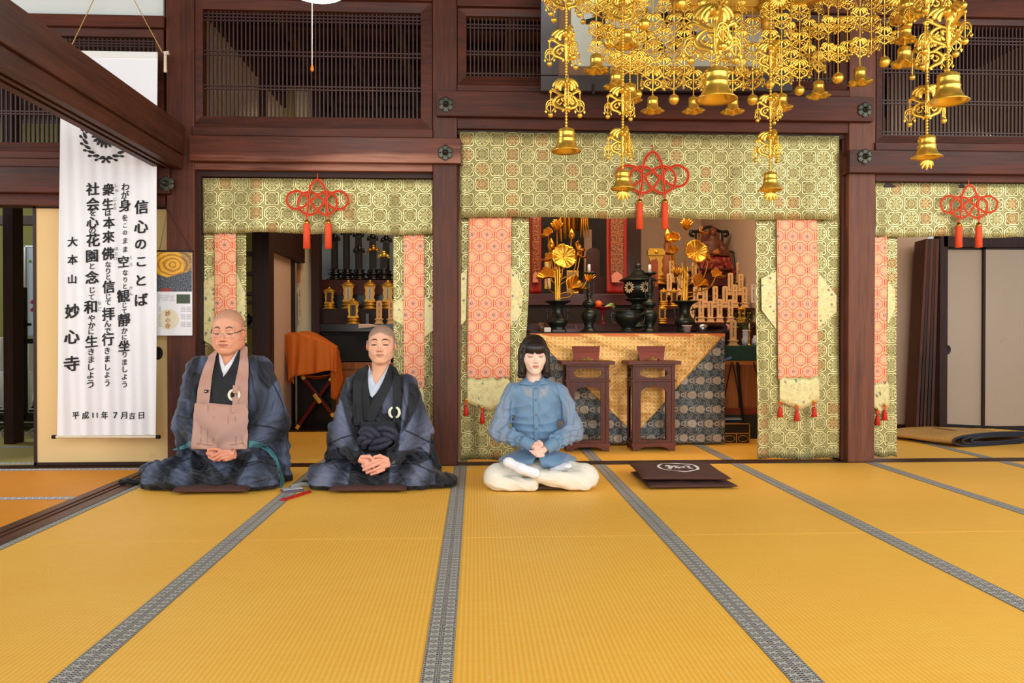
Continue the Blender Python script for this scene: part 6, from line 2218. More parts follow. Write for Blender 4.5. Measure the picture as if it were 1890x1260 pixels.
for (x0, y0, x1, y1, nm) in ((38, 530, 47, 775, 'upright'), (-70, 765, 72, 776, 'base_bar'), (44, 625, 72, 634, 'cross_bar'), (36, 596, 55, 601, 'clamp_bar')):
 m = MB(); a, b = P(x0, y1, YK), P(x1, y0, YK); m.box(a.x, b.x, YK, YK + 0.03, a.z, b.z); m.build(nm, BLACKM, st_, bev=0.002)
m = MB(); c = P(41, 598, YK); m.ball((c.x, YK - 0.01, c.z), 0.035, 8, sy=0.6); m.build('clamp_knob', BLACKM, st_)
for px in (8, 60):
 c = P(px, 782, YK); m = MB()
 n = 16
 m.tube([(c.x + 0.034 * cos(2 * pi * i / n), YK + 0.02, 0.04 + 0.034 * sin(2 * pi * i / n)) for i in range(n)], 0.008, 6, closed=True)
 m.build('caster', plain('caster_grey', S(150, 150, 150), 0.4), st_)
wf = thing('sheeted_furniture', P(20, 760, 7.4), 'furniture stacked under white sheets in the far room', 'covered furniture')
def WP(px, py, Y=7.35): return P(px, py, Y)
drape('upper_sheet', [WP(-60, 622), WP(0, 622), WP(30, 626), WP(72, 630)], [WP(-60, 690), WP(0, 688), WP(40, 684), WP(72, 690)], WHITECLOTH, wf, nu=50, amp=0.02)
drape('lower_sheet', [WP(-60, 686, 7.3), WP(10, 685, 7.3), WP(40, 684, 7.3), WP(72, 686, 7.3)], [WP(-60, 735, 7.2), WP(0, 746, 7.2), WP(18, 765, 7.2), WP(33, 770, 7.2), WP(47, 760, 7.2), WP(72, 735, 7.2)], WHITECLOTH, wf, nu=50, amp=0.035, seed=3)
m = MB(); a, b = WP(-60, 772, 7.5), WP(74, 640, 7.5); m.box(a.x, b.x, 7.5, 8.0, 0.05, b.z); m.build('stacked_frames', plain('dark_stack', S(40, 44, 40), 0.6, 0, 0.5, 20), wf)
m = MB()
for k in range(5):
 z = 0.09 + 0.03 * k
 a, b = WP(-60, 760, 7.42), WP(70, 760, 7.42)
 m.tube([(a.x, 7.42, z), (b.x, 7.42, z)], 0.006, 6)
m.build('chrome_legs', plain('chrome', S(200, 204, 206), 0.2, 0.9), wf)
# black cable by the worn pillar
m = MB()
m.tube(smooth_path([G(1505, 846), G(1522, 843), G(1540, 847), G(1553, 851), G(1556, 848), G(1545, 844)], 8), 0.004, 6)
for i, v in enumerate(m.v): m.v[i] = (v[0], v[1], v[2] + 0.006)
tag(m.build('black_cable', BLACKM), 'loose black cable at the foot of the worn pillar', 'cable')
# ================================================================ GOLDEN HANGING CANOPY
_mod = {}
def curl(a0, r0, r1, turns, cx, cz, n=10):
 return [(cx + (r0 + (r1 - r0) * i / (n - 1)) * cos(a0 + turns * i / (n - 1)), cz + (r0 + (r1 - r0) * i / (n - 1)) * sin(a0 + turns * i / (n - 1))) for i in range(n)]
def arm_shapes(mb, ang, full=True, seg=5, n=6):
 """carved scroll arm in the vertical plane at angle ang; unit height 1, hanging from z=0"""
 ca, sa = cos(ang), sin(ang)
 def T(pts, w, fl=0.55):
  p3 = [Vector((x * ca, x * sa, z)) for x, z in pts]
  sp = smooth_path(p3, seg)
  k = len(sp)
  ws = [1.3 * w * (0.35 + 0.75 * sin(pi * min(1, (i + 0.6) / k)) ** 0.7) for i in range(k)]
  mb.tube(sp, ws, n, flat=fl)
 # crown leaves
 T([(0.02, -0.02), (0.16, -0.04), (0.27, -0.14), (0.30, -0.26)], 0.055)
 T([(0.02, -0.06), (0.12, -0.12), (0.19, -0.22), (0.18, -0.33)], 0.05)
 T([(0.02, -0.02), (0.20, 0.00), (0.34, -0.06), (0.42, -0.17)], 0.045)
 # rising arm with curled tip
 T([(0.03, -0.50), (0.18, -0.44), (0.32, -0.34), (0.44, -0.28), (0.50, -0.32), (0.46, -0.37)], 0.040)
 T([(0.30, -0.36), (0.36, -0.26), (0.45, -0.22)], 0.035)
 # lower bulging scroll
 T([(0.08, -0.46), (0.26, -0.50), (0.38, -0.62), (0.33, -0.78), (0.18, -0.86), (0.08, -0.93), (0.12, -0.99)], 0.042)
 if full:
  T([(0.20, -0.58), (0.27, -0.66), (0.20, -0.74), (0.14, -0.68)], 0.028)
  T([(0.05, -0.60), (0.14, -0.56), (0.10, -0.68)], 0.030)
  T([(0.34, -0.60), (0.42, -0.58), (0.44, -0.52)], 0.028)
def module(kind):
 if kind in _mod:
  return _mod[kind]
 m = MB()
 if kind == 'big':
  for k in range(3):
   arm_shapes(m, 2 * pi * k / 3 + 0.35, True, 6, 7)
  m.lathe([(0.02, 0.04), (0.06, 0.0), (0.12, -0.05), (0.14, -0.12), (0.10, -0.2), (0.05, -0.22), (0.055, -0.35), (0.07, -0.5), (0.05, -0.6), (0.055, -0.8), (0.03, -0.95), (0.02, -1.0)], (0, 0, 0), 9, ripple=0.1, rk=3)
 elif kind == 'flat':
  for k in range(2):
   arm_shapes(m, pi * k, True, 5, 6)
  for s_ in (0.5, 2.64):
   m.tube([(0, 0, -0.02), (0.2 * cos(s_), 0.2 * sin(s_), -0.1), (0.24 * cos(s_), 0.24 * sin(s_), -0.26)], [0.05, 0.06, 0.02], 6)
  m.lathe([(0.02, 0.03), (0.07, -0.02), (0.09, -0.1), (0.04, -0.2), (0.05, -0.5), (0.03, -1.0)], (0, 0, 0), 7)
 elif kind == 'mini':
  for k in range(2):
   a = pi * k
   ca, sa = cos(a), sin(a)
   for pts, w in (([(0.03, -0.05), (0.25, -0.15), (0.36, -0.4)], 0.06), ([(0.03, -0.35), (0.22, -0.42), (0.30, -0.62), (0.10, -0.85)], 0.05), ([(0.05, -0.2), (0.16, -0.3), (0.12, -0.45)], 0.05)):
    p3 = [Vector((x * ca, x * sa, z)) for x, z in pts]
    m.tube(smooth_path(p3, 3), w, 5, flat=0.6)
   # leaf drops at the sides
   m.tube([(0.36 * ca, 0.36 * sa, -0.4), (0.36 * ca, 0.36 * sa, -0.75)], 0.02, 4)
   m.tube([(0.36 * ca, 0.36 * sa, -0.72), (0.40 * ca, 0.40 * sa, -0.84), (0.36 * ca, 0.36 * sa, -0.98)], [0.02, 0.09, 0.01], 5, flat=0.5)
   m.tube([(0.36 * ca, 0.36 * sa, -0.72), (0.32 * ca, 0.32 * sa, -0.84), (0.36 * ca, 0.36 * sa, -0.98)], [0.02, 0.07, 0.01], 5, flat=0.5)
  m.tube([(0, 0, 0), (0, 0, -1.1)], 0.035, 5)
 elif kind == 'bell':
  m.lathe([(0.0, 0.0), (0.10, -0.01), (0.12, -0.06), (0.28, -0.08), (0.33, -0.12), (0.33, -0.2), (0.35, -0.22), (0.33, -0.25), (0.34, -0.45), (0.37, -0.48), (0.35, -0.52), (0.37, -0.64), (0.44, -0.80), (0.58, -0.93),
     (0.62, -0.96), (0.60, -0.98), (0.50, -0.93), (0.38, -0.86), (0.30, -0.6), (0.0, -0.5)], (0, 0, 0), 32)
 elif kind == 'flarebell':
  m.lathe([(0.0, 0.0), (0.10, -0.01), (0.12, -0.08), (0.26, -0.10), (0.30, -0.16), (0.30, -0.3), (0.32, -0.33), (0.30, -0.36), (0.31, -0.55), (0.36, -0.68), (0.50, -0.80), (0.60, -0.88),
     (0.60, -0.90), (0.45, -0.86), (0.30, -0.74), (0.0, -0.6)], (0, 0, 0), 36)
  # petalled rim
  for i, (x, y, z) in enumerate(m.v):
   r = sqrt(x * x + y * y)
   if r > 0.42:
    a = atan2(y, x)
    k = 1 + 0.16 * cos(6 * a)
    m.v[i] = (x * k, y * k, z + 0.05 * cos(6 * a))
 elif kind == 'ball':
  m.ball((0, 0, -0.5), 0.42, 12)
  m.lathe([(0.43, -0.47), (0.455, -0.5), (0.43, -0.53)], (0, 0, 0), 18)
  m.lathe([(0.0, 0.02), (0.08, 0.0), (0.10, -0.08), (0.08, -0.12)], (0, 0, 0), 8)
 _mod[kind] = m
 return m
def put(dst, kind, c, sx, sz, rot=0.0):
 s_ = module(kind)
 ca, sa = cos(rot), sin(rot)
 o = len(dst.v)
 for x, y, z in s_.v:
  X, Y_ = x * ca - y * sa, x * sa + y * ca
  dst.v.append((c[0] + X * sx, c[1] + Y_ * sx, c[2] + z * sz))
 for f, sm_ in zip(s_.f, s_.sm):
  dst.f.append([o + i for i in f]); dst.uv.append(None); dst.sm.append(sm_)
cen = P(1420, 0, 4.3)
can = thing('golden_canopy', (cen.x, 4.3, 2.95), 'golden hanging canopy with strings of bells and carved scrollwork at upper right', 'hanging canopy')
WORLD_OFFSET[can.name] = (cen.x, 4.3, 2.95)
# frame ring
R_ = 0.74
ringp = []
for k in range(8):
 a = pi / 8 + k * pi / 4
 ringp.append(Vector((cen.x + R_ * cos(a), 4.3 + R_ * 0.82 * sin(a), 3.0)))
m = MB()
for k in range(8):
 a, b = ringp[k], ringp[(k + 1) % 8]
 m.bar(a + Vector((0, 0, -0.02)), b + Vector((0, 0, -0.02)), 0.05, 0.10)
 m.bar(a + Vector((0, 0, 0.14)), b + Vector((0, 0, 0.14)), 0.09, 0.05)
m.build('canopy_ring', GOLDP, can, bev=0.004)
m = MB()
for k in range(8):
 a = ringp[k]
 top = Vector((cen.x, 4.3, 3.55))
 m.tube(smooth_path([a + Vector((0, 0, 0.16)), (a + top) / 2 + Vector((0, 0, 0.16)), top], 6), 0.022, 8)
m.lathe([(0, 0), (0.12, 0), (0.16, 0.05), (0.1, 0.12), (0.05, 0.2), (0, 0.25)], (cen.x, 4.3, 3.5), 20)
m.tube([(cen.x, 4.3, 3.7), (cen.x, 4.3, 3.88)], 0.02, 8)
m.build('canopy_ribs', GOLDP, can)
# straight rail seen at the top of the picture and the small corner post
m = MB()
a, b = P(1238, 10, 4.86), P(1412, 10, 4.86)
m.box(a.x, b.x, 4.84, 4.90, a.z - 0.035, a.z + 0.035)
m.box(a.x, b.x, 4.82, 4.84, a.z - 0.012, a.z + 0.035)
c = P(1415, 20, 4.8)
m.lathe([(0.0, 0.2), (0.05, 0.18), (0.04, 0.05), (0.055, 0.03), (0.04, 0.0), (0.03, -0.01), (0.035, -0.08), (0.02, -0.12), (0, -0.13)], tuple(c), 16)
m.build('canopy_rail', GOLDP, can, bev=0.003)
# broad carved leaves at the ring's visible corners
m = MB()
for px, py, r in ((1432, 2, 16), (1650, -2, 20), (1010, -6, 14), (1180, -4, 14)):
 c = P(px, py, 4.3)
 rr = r * 4.3 / F
 for k in range(9):
  a_ = pi + pi * k / 8
  m.tube([tuple(c), (c.x + rr * 0.6 * cos(a_), c.y - 0.03, c.z + rr * 0.35 * sin(a_)), (c.x + rr * cos(a_), c.y - 0.02, c.z + rr * 0.7 * sin(a_) - 0.01)], [0.012, 0.016, 0.004], 6)
m.build('carved_leaf', GOLD, can)
TOPZ = 2.98
def strand(px, plaques, end, Y, kind='flat', dang=True, seed=0, tail=False, name='hanging_strand'):
 """plaques: list of (y_top, y_bottom) px; end: (type, y_top, y_bottom) px"""
 rnd = random.Random(seed * 31 + int(px))
 x = PX(px, Y)
 m = MB()
 def Z(py): return PZ(py, Y, px)
 ztop = max(TOPZ, Z(-30))
 zend = Z(end[1]) if end else Z(plaques[-1][1])
 # bead chain
 m.tube([(x, Y, ztop), (x, Y, zend)], 0.0022, 5)
 gaps = []
 prev = Z(-34)
 for (a, b) in plaques:
  gaps.append((prev, Z(a))); prev = Z(b)
 if end: gaps.append((prev, Z(end[1])))
 br = 0.0075 if kind == 'big' else 0.0048
 for (z0, z1) in gaps:
  n = int(max(0, (z0 - z1)) / (br * 1.9))
  for i in range(min(n, 40)):
   m.ball((x, Y, z0 - (i + 0.5) * (z0 - z1) / n), br, 5)
 ends = []
 rot0 = rnd.uniform(-0.5, 0.5)
 for i, (a, b) in enumerate(plaques):
  h = Z(a) - Z(b)
  w = h * (1.08 if kind == 'big' else 1.04)
  rot = rot0 + rnd.uniform(-0.3, 0.3)
  put(m, kind, (x, Y, Z(a)), w, h, rot)
  if dang:
   arms = 3 if kind == 'big' else 2
   for k in range(arms):
    ang = rot + (2 * pi * k / 3 + 0.35 if kind == 'big' else pi * k)
    rx = 0.49 * w
    p = (x + rx * cos(ang), Y + rx * sin(ang), Z(a) - 0.33 * h)
    dl = h * (0.22 if kind == 'big' else 0.12)
    m.tube([p, (p[0], p[1], p[2] - dl)], 0.0018, 4)
    if kind == 'big':
     for q in range(5):
      m.ball((p[0], p[1], p[2] - dl * (q + 0.5) / 5), 0.0042, 4)
    ms = h * (0.55 if kind == 'big' else 0.50)
    put(m, 'mini', (p[0], p[1], p[2] - dl), ms * 0.72, ms * 0.8, rnd.uniform(-1, 1))
    ends.append((p[0], p[1], p[2] - dl - ms * 0.88, h * (0.085 if kind == 'big' else 0.075)))
 for (ex, ey, ez, er) in ends:
  m.ball((ex, ey, ez), er, 6)
 o = m.build(name, GOLD, can)
 if end:
  h = Z(end[1]) - Z(end[2])
  bm = MB()
  if end[0] == 'ball':
   put(bm, 'ball', (x, Y, Z(end[1])), h, h)
  else:
   put(bm, end[0], (x, Y, Z(end[1])), h * (1.0 if end[0] == 'bell' else 0.95), h, rnd.random())
  c_ = bm.build('bell' if end[0] != 'ball' else 'round_bell', GOLD, o)
  if tail:
   tm = MB()
   z = Z(end[2])
   tm.tube([(x, Y, z + 0.05), (x, Y, z - 0.012)], 0.003, 5)
   for k in range(5):
    a_ = pi + pi * k / 4
    tm.tube([(x, Y, z - 0.01), (x + 0.022 * cos(a_), Y, z - 0.02 + 0.012 * sin(a_)), (x + 0.034 * cos(a_), Y, z - 0.035 + 0.024 * sin(a_))], [0.008, 0.012, 0.003], 6)
   tm.build('clapper_leaf', GOLD, o)
 return o
# back row
row = [(1204, [(26, 61), (79, 112), (128, 168)], ('flarebell', 176, 210)), (1243, [(26, 60), (78, 112), (129, 166)], ('ball', 172, 195)),
  (1279, [(24, 58), (78, 112), (130, 166)], ('flarebell', 177, 210)), (1312, [(30, 60), (80, 114), (132, 168)], ('ball', 174, 196)),
  (1351, [(26, 60), (80, 112), (130, 168)], ('flarebell', 177, 211)), (1388, [(33, 66), (80, 114), (130, 166)], ('ball', 172, 196)),
  (1441, [(25, 54), (74, 106), (124, 158)], ('flarebell', 171, 205)), (1474, [(8, 38), (60, 92), (110, 146)], ('ball', 156, 178)),
  (1509, [(0, 26), (44, 74), (98, 134)], ('flarebell', 147, 182)), (1545, [(-18, 14), (32, 60), (84, 116)], ('ball', 132, 156)),
  (1585, [(-30, 0), (14, 48), (70, 106)], ('flarebell', 122, 158)), (1630, [(-6, 26), (50, 82)], ('ball', 102, 127)),
  (1420, [(4, 36), (56, 90), (104, 140)], ('ball', 146, 166)), (1458, [(-10, 22), (40, 74), (92, 126)], None), (1492, [(-10, 20), (36, 66), (84, 118)], None),
  (1527, [(-14, 12), (30, 62), (80, 112)], None), (1562, [(-10, 18), (30, 60), (76, 104)], None), (1606, [(-8, 18), (30, 60), (72, 98)], None),
  (1224, [(0, 24), (52, 82), (106, 138)], None), (1262, [(-4, 22), (56, 86), (106, 138)], None), (1331, [(-4, 22), (56, 86), (108, 140)], None), (1368, [(0, 24), (56, 86), (108, 140)], None)]
for i, (px, pl, en) in enumerate(row):
 strand(px, pl, en, 4.72 + 0.06 * (i % 3), 'flat', True, i)
# dense left flank
left = [(1022, [(-10, 18)], ('ball', 30, 44), 4.3), (1076, [(0, 26)], ('ball', 34, 46), 4.5), (1100, [(-6, 26), (40, 68), (76, 100)], ('flarebell', 98, 136), 4.2), (1112, [(0, 34), (50, 82)], None, 4.4),
  (1124, [(-8, 30), (46, 78), (92, 118)], ('ball', 68, 92), 4.35), (1136, [(4, 40), (52, 88), (96, 124)], ('flarebell', 130, 166), 4.25), (1148, [(-4, 36), (60, 98), (106, 140)], None, 4.45),
  (1155, [(-10, 20), (28, 50)], ('flarebell', 54, 90), 4.1), (1162, [(4, 40), (56, 92), (100, 134)], ('flarebell', 152, 190), 4.35), (1176, [(-6, 30), (46, 80), (94, 130)], ('ball', 164, 184), 4.5),
  (1188, [(-6, 14)], ('ball', 32, 58), 4.2), (1190, [(60, 94), (104, 140)], None, 4.6), (1255, [(-12, 4)], ('ball', -6, 20), 4.1), (1294, [(-20, -2)], ('ball', -4, 18), 4.2), (1312, [(-20, 0)], None, 4.4)]
for i, (px, pl, en, Y) in enumerate(left):
 strand(px, pl, en, Y, 'flat', True, 40 + i)
# bell column at the right flank
for k, (y0, y1) in enumerate(((-4, 40), (46, 80), (84, 124))):
 strand(1671 - k * 2, [], ('flarebell', y0, y1), 4.15 + 0.02 * k, 'flat', False, 80 + k)
strand(1655, [(-20, 10), (20, 50), (56, 80)], None, 4.3, 'flat', True, 90)
strand(1690, [(-20, 14)], ('ball', 8, 26), 4.2, 'flat', True, 91)
strand(1775, [(-30, -8)], ('ball', 2, 18), 3.9, 'flat', True, 92)
# large front strands
big = [(1045, [(-42, 18), (55, 114), (146, 206)], ('bell', 235, 281), 4.0, False), (1149, [(-10, 40), (160, 212), (238, 288)], ('bell', 312, 350), 4.05, True), (1321, [(-40, 0), (8, 100)], ('bell', 123, 186), 3.5, False),
  (1421, [(80, 128), (176, 220), (244, 292)], ('bell', 316, 352), 4.05, True), (1748, [(-66, -12), (14, 88)], ('bell', 132, 190), 3.5, False), (1709, [(-40, 30), (66, 130), (158, 220)], ('bell', 248, 292), 3.85, True)]
for i, (px, pl, en, Y, tail) in enumerate(big):
 strand(px, pl, en, Y, 'big', True, 100 + i, tail)
# ================================================================ DISTANCE-FIELD MODELLING FOR BODIES AND CLOTH
f32 = np.float32
def V3(p):
 return np.array(tuple(p), dtype=f32)
def s_cap(p, a, b, ra, rb=None):
 rb = ra if rb is None else rb
 a, b = V3(a), V3(b)
 ba = b - a
 pa = p - a
 h = np.clip((pa @ ba) / max(1e-9, float(ba @ ba)), 0, 1)
 return np.linalg.norm(pa - h[:, None] * ba, axis=1) - (ra + (rb - ra) * h)
def s_ell(p, c, r, R=None):
 q = p - V3(c)
 if R is not None:
  q = q @ np.array(R, dtype=f32)
 r = np.array(r, dtype=f32)
 k0 = np.linalg.norm(q / r, axis=1)
 k1 = np.linalg.norm(q / (r * r), axis=1)
 return k0 * (k0 - 1) / np.maximum(k1, 1e-6)
def s_box(p, c, r, rad=0.0, R=None):
 q = p - V3(c)
 if R is not None:
  q = q @ np.array(R, dtype=f32)
 d = np.abs(q) - (np.array(r, dtype=f32) - rad)
 return np.linalg.norm(np.maximum(d, 0), axis=1) + np.minimum(d.max(axis=1), 0) - rad
def u(a, b, k=0.0):
 if k <= 0:
  return np.minimum(a, b)
 h = np.clip(0.5 + 0.5 * (b - a) / k, 0, 1)
 return b + (a - b) * h - k * h * (1 - h)
def sub(a, b, k=0.0):
 return -u(-a, b, k)
def fold_cap(p, a, b, ra, rb, nl=7, al=0.008, nr=0, ar=0.0, seed=0.0):
 """capsule of cloth: long folds around the axis (nl) and cross wrinkles (nr)"""
 a, b = V3(a), V3(b)
 ba = b - a
 L = float(np.linalg.norm(ba)) + 1e-9
 d = ba / L
 pa = p - a
 h = np.clip((pa @ d) / L, 0, 1)
 rad = pa - (h * L)[:, None] * d
 rr = np.linalg.norm(rad, axis=1)
 e = np.cross(d, np.array([0.13, 1.0, 0.21], dtype=f32)); e /= np.linalg.norm(e)
 g = np.cross(d, e)
 th = np.arctan2(rad @ e, rad @ g)
 ph = nl * th + seed + 2.1 * np.sin(h * 3.4 + seed * 1.7) + 0.9 * np.sin(2 * th + h * 7)
 disp = al * (np.sin(ph) + 0.4 * np.sin(2.3 * ph + 5 * h)) * np.clip(rr / max(ra, rb), 0, 1)
 if nr:
  disp += ar * np.sin(nr * h * 2 * pi + 1.4 * np.sin(2 * th + seed) + seed)
 return rr_dist(pa, d, L, h) - (ra + (rb - ra) * h) - disp
def rr_dist(pa, d, L, h):
 return np.linalg.norm(pa - (h * L)[:, None] * d, axis=1)
def surface(f, lo, hi, h, B=8, slack=1.5):
 """naive surface nets on blocks near the zero set; f maps (N,3) float32 -> (N,)"""
 lo = np.array(lo, dtype=np.float64); hi = np.array(hi, dtype=np.float64)
 nb = np.maximum(1, np.ceil((hi - lo) / (h * B)).astype(int))
 n = nb * B + 1
 ax = [lo[i] + h * np.arange(n[i]) for i in range(3)]
 bc = np.stack(np.meshgrid(*[lo[i] + h * B * (np.arange(nb[i]) + 0.5) for i in range(3)], indexing='ij'), -1).reshape(-1, 3).astype(f32)
 d = f(bc)
 near = np.abs(d) < h * B * 0.87 * slack + 0.012
 vol = np.where(d < 0, f32(-1), f32(1)).reshape(nb)
 dense = np.ones(n, dtype=f32)
 dense[:-1, :-1, :-1] = np.repeat(np.repeat(np.repeat(vol, B, 0), B, 1), B, 2)
 idx = np.argwhere(near.reshape(nb))
 off = np.stack(np.meshgrid(np.arange(B + 1), np.arange(B + 1), np.arange(B + 1), indexing='ij'), -1).reshape(-1, 3)
 CH = 1500
 for s in range(0, len(idx), CH):
  g = (idx[s:s + CH, None, :] * B + off[None]).reshape(-1, 3)
  pts = (lo + h * g).astype(f32)
  dense[g[:, 0], g[:, 1], g[:, 2]] = f(pts)
 ins = dense < 0
 c = np.zeros(tuple(n - 1), dtype=np.int8)
 for i in (0, 1):
  for j in (0, 1):
   for k in (0, 1):
    c += ins[i:n[0] - 1 + i, j:n[1] - 1 + j, k:n[2] - 1 + k]
 act = np.argwhere((c > 0) & (c < 8))
 vid = -np.ones(tuple(n - 1), dtype=np.int32)
 vid[act[:, 0], act[:, 1], act[:, 2]] = np.arange(len(act))
 # vertex = mean of edge crossings
 acc = np.zeros((len(act), 3)); cnt = np.zeros(len(act))
 corners = [(i, j, k) for i in (0, 1) for j in (0, 1) for k in (0, 1)]
 val = {q: dense[act[:, 0] + q[0], act[:, 1] + q[1], act[:, 2] + q[2]] for q in corners}
 for q in corners:
  for axis in range(3):
   if q[axis] == 0:
    r = list(q); r[axis] = 1; r = tuple(r)
    a, b = val[q], val[r]
    m = (a < 0) != (b < 0)
    t = np.where(m, a / np.where(a - b == 0, 1, a - b), 0)
    pnt = np.array(q, dtype=float)[None] + 0
    pp = np.repeat(pnt, len(act), 0)
    pp[:, axis] = t
    acc += pp * m[:, None]; cnt += m
 verts = lo + h * (act + acc / np.maximum(cnt, 1)[:, None])
 faces = []
 for axis in range(3):
  s1, s2 = (axis + 1) % 3, (axis + 2) % 3
  sl = [slice(None)] * 3
  a_ = [slice(1, -1)] * 3; a_[axis] = slice(0, -1)
  b_ = [slice(1, -1)] * 3; b_[axis] = slice(1, None)
  A, Bn = ins[tuple(a_)], ins[tuple(b_)]
  cross = np.argwhere(A != Bn)
  base = cross + 1
  base[:, axis] -= 1
  def cell(d1, d2):
   q = base.copy()
   q[:, s1] -= d1; q[:, s2] -= d2
   return vid[q[:, 0], q[:, 1], q[:, 2]]
  quad = np.stack([cell(0, 0), cell(1, 0), cell(1, 1), cell(0, 1)], 1)
  inside = A[tuple(cross.T)]
  quad[~inside] = quad[~inside][:, ::-1]
  faces.append(quad)
 F_ = np.concatenate(faces)
 F_ = F_[(F_ >= 0).all(1)]
 return verts.astype(f32), F_
def np_object(name, verts, faces, mat, parent, colf=None, smooth_iter=0):
 w = np.array(WORLD_OFFSET.get(parent.name, (0, 0, 0)), dtype=f32) if parent else np.zeros(3, f32)
 me = bpy.data.meshes.new(name)
 me.vertices.add(len(verts))
 me.vertices.foreach_set('co', (verts - w).astype(f32).ravel())
 me.loops.add(len(faces) * 4)
 me.loops.foreach_set('vertex_index', faces.astype(np.int32).ravel())
 me.polygons.add(len(faces))
 me.polygons.foreach_set('loop_start', np.arange(0, len(faces) * 4, 4, dtype=np.int32))
 me.polygons.foreach_set('use_smooth', np.ones(len(faces), dtype=bool))
 me.update(calc_edges=True)
 me.validate()
 if colf is not None:
  col = colf(verts)
  at = me.color_attributes.new('Col', 'FLOAT_COLOR', 'POINT')
  at.data.foreach_set('color', np.concatenate([col, np.ones((len(col), 1))], 1).astype(f32).ravel())
 me.materials.append(mat)
 o = bpy.data.objects.new(name, me)
 COL.objects.link(o)
 if parent:
  o.parent = parent
  WORLD_OFFSET[o.name] = tuple(w)
 return o
def vcol_mat(name, rough=0.6, bmp=0.0, scale=300, sss=0.0, spec=0.5, sheen=0.0, var=0.0, crease=0.0):
 m, t, b = newmat(name)
 a = t.nodes.new('ShaderNodeVertexColor'); a.layer_name = 'Col'
 n = noise(t, coords(t), scale, 3)
 if var:
  setin(t, b.inputs['Base Color'], mixc(t, a.outputs[0], (0, 0, 0, 1), n.step_up(0.5, 0.3) * var))
 else:
  t.links.new(a.outputs[0], b.inputs['Base Color'])
 b.inputs['Roughness'].default_value = rough
 b.inputs['Specular IOR Level'].default_value = spec
 if sheen:
  b.inputs['Sheen Weight'].default_value = sheen
  b.inputs['Sheen Roughness'].default_value = 0.5
 if sss:
  b.inputs['Subsurface Weight'].default_value = sss
  b.inputs['Subsurface Radius'].default_value = (0.012, 0.004, 0.002)
 if crease:
  w = noise(t, coords(t), 9, 2, 0.5, (1.6, 1.6, 0.5))
  c_ = 1 - ((w * 34).sin()).abs() * 0.7 + n * 0.12
  bump(t, b, c_, crease, 0.006)
 elif bmp:
  bump(t, b, n, bmp, 0.002)
 return m
def RGB(r, g, b):
 return np.array(S(r, g, b)[:3], dtype=np.float64)
def project(v):
 """world points -> photo pixel coordinates, used to lay out seams and dye borders on a garment"""
 M = np.array(CM)
 q = (v - np.array([0, 0, CAMZ])) @ M          # camera space
 return 945 + F * q[:, 0] / -q[:, 2], 630 - F * q[:, 1] / -q[:, 2]
def in_poly(x, y, poly):
 c = np.zeros(len(x), dtype=bool)
 n = len(poly)
 for i in range(n):
  x0, y0 = poly[i]; x1, y1 = poly[(i + 1) % n]
  m = ((y0 > y) != (y1 > y)) & (x < (x1 - x0) * (y - y0) / ((y1 - y0) if y1 != y0 else 1e-9) + x0)
  c ^= m
 return c
def line_dist(x, y, line):
 d = np.full(len(x), 1e9)
 for (x0, y0), (x1, y1) in zip(line[:-1], line[1:]):
  dx, dy = x1 - x0, y1 - y0
  t = np.clip(((x - x0) * dx + (y - y0) * dy) / (dx * dx + dy * dy + 1e-9), 0, 1)
  d = np.minimum(d, np.hypot(x - x0 - t * dx, y - y0 - t * dy))
 return d
def hit(f, px, py, Y0, off=0.0):
 """walk along the sight line of a pixel until the surface of f is met; returns that world point"""
 a = P(px, py, Y0)
 b = P(px, py, Y0 + 1.0)
 d = (b - a).normalized()
 t = 0.0
 best = (1e9, 0.0)
 for _ in range(90):
  q = a + d * t
  v = float(f(np.array([tuple(q)], dtype=f32))[0])
  if v < best[0]:
   best = (v, t)
  if v < 0.0006:
   break
  t += max(v * 0.7, 0.0008)
  if t > 0.9:
   t = best[1]
   break
 q = a + d * (t - off)
 return q
def hit_many(f, pxy, Y0, off=0.0):
 A = np.array([tuple(P(a, b, Y0)) for a, b in pxy], dtype=np.float64)
 B_ = np.array([tuple(P(a, b, Y0 + 1.0)) for a, b in pxy], dtype=np.float64)
 D = B_ - A
 D /= np.linalg.norm(D, axis=1)[:, None]
 t = np.zeros(len(A)); best = np.full(len(A), 1e9); bt = np.zeros(len(A))
 done = np.zeros(len(A), dtype=bool)
 for _ in range(90):
  v = f((A + D * t[:, None]).astype(f32)).astype(np.float64)
  upd = (v < best) & ~done
  best[upd] = v[upd]; bt[upd] = t[upd]
  done |= v < 0.0006
  t = np.where(done, t, t + np.maximum(v * 0.7, 0.0008))
  done |= t > 0.8
 t = np.where(t > 0.8, bt, t)
 return A + D * (t - off)[:, None]
def resample(pts, n):
 sp = smooth_path([(a, b, 0) for a, b in pts], 10)
 L = [0]
 for i in range(1, len(sp)):
  L.append(L[-1] + (sp[i] - sp[i - 1]).length)
 out = []
 for k in range(n):
  s = L[-1] * k / (n - 1)
  i = 1
  while i < len(L) - 1 and L[i] < s:
   i += 1
  tt = (s - L[i - 1]) / max(1e-9, L[i] - L[i - 1])
  q = sp[i - 1].lerp(sp[i], min(1, max(0, tt)))
  out.append((q.x, q.y))
 return out
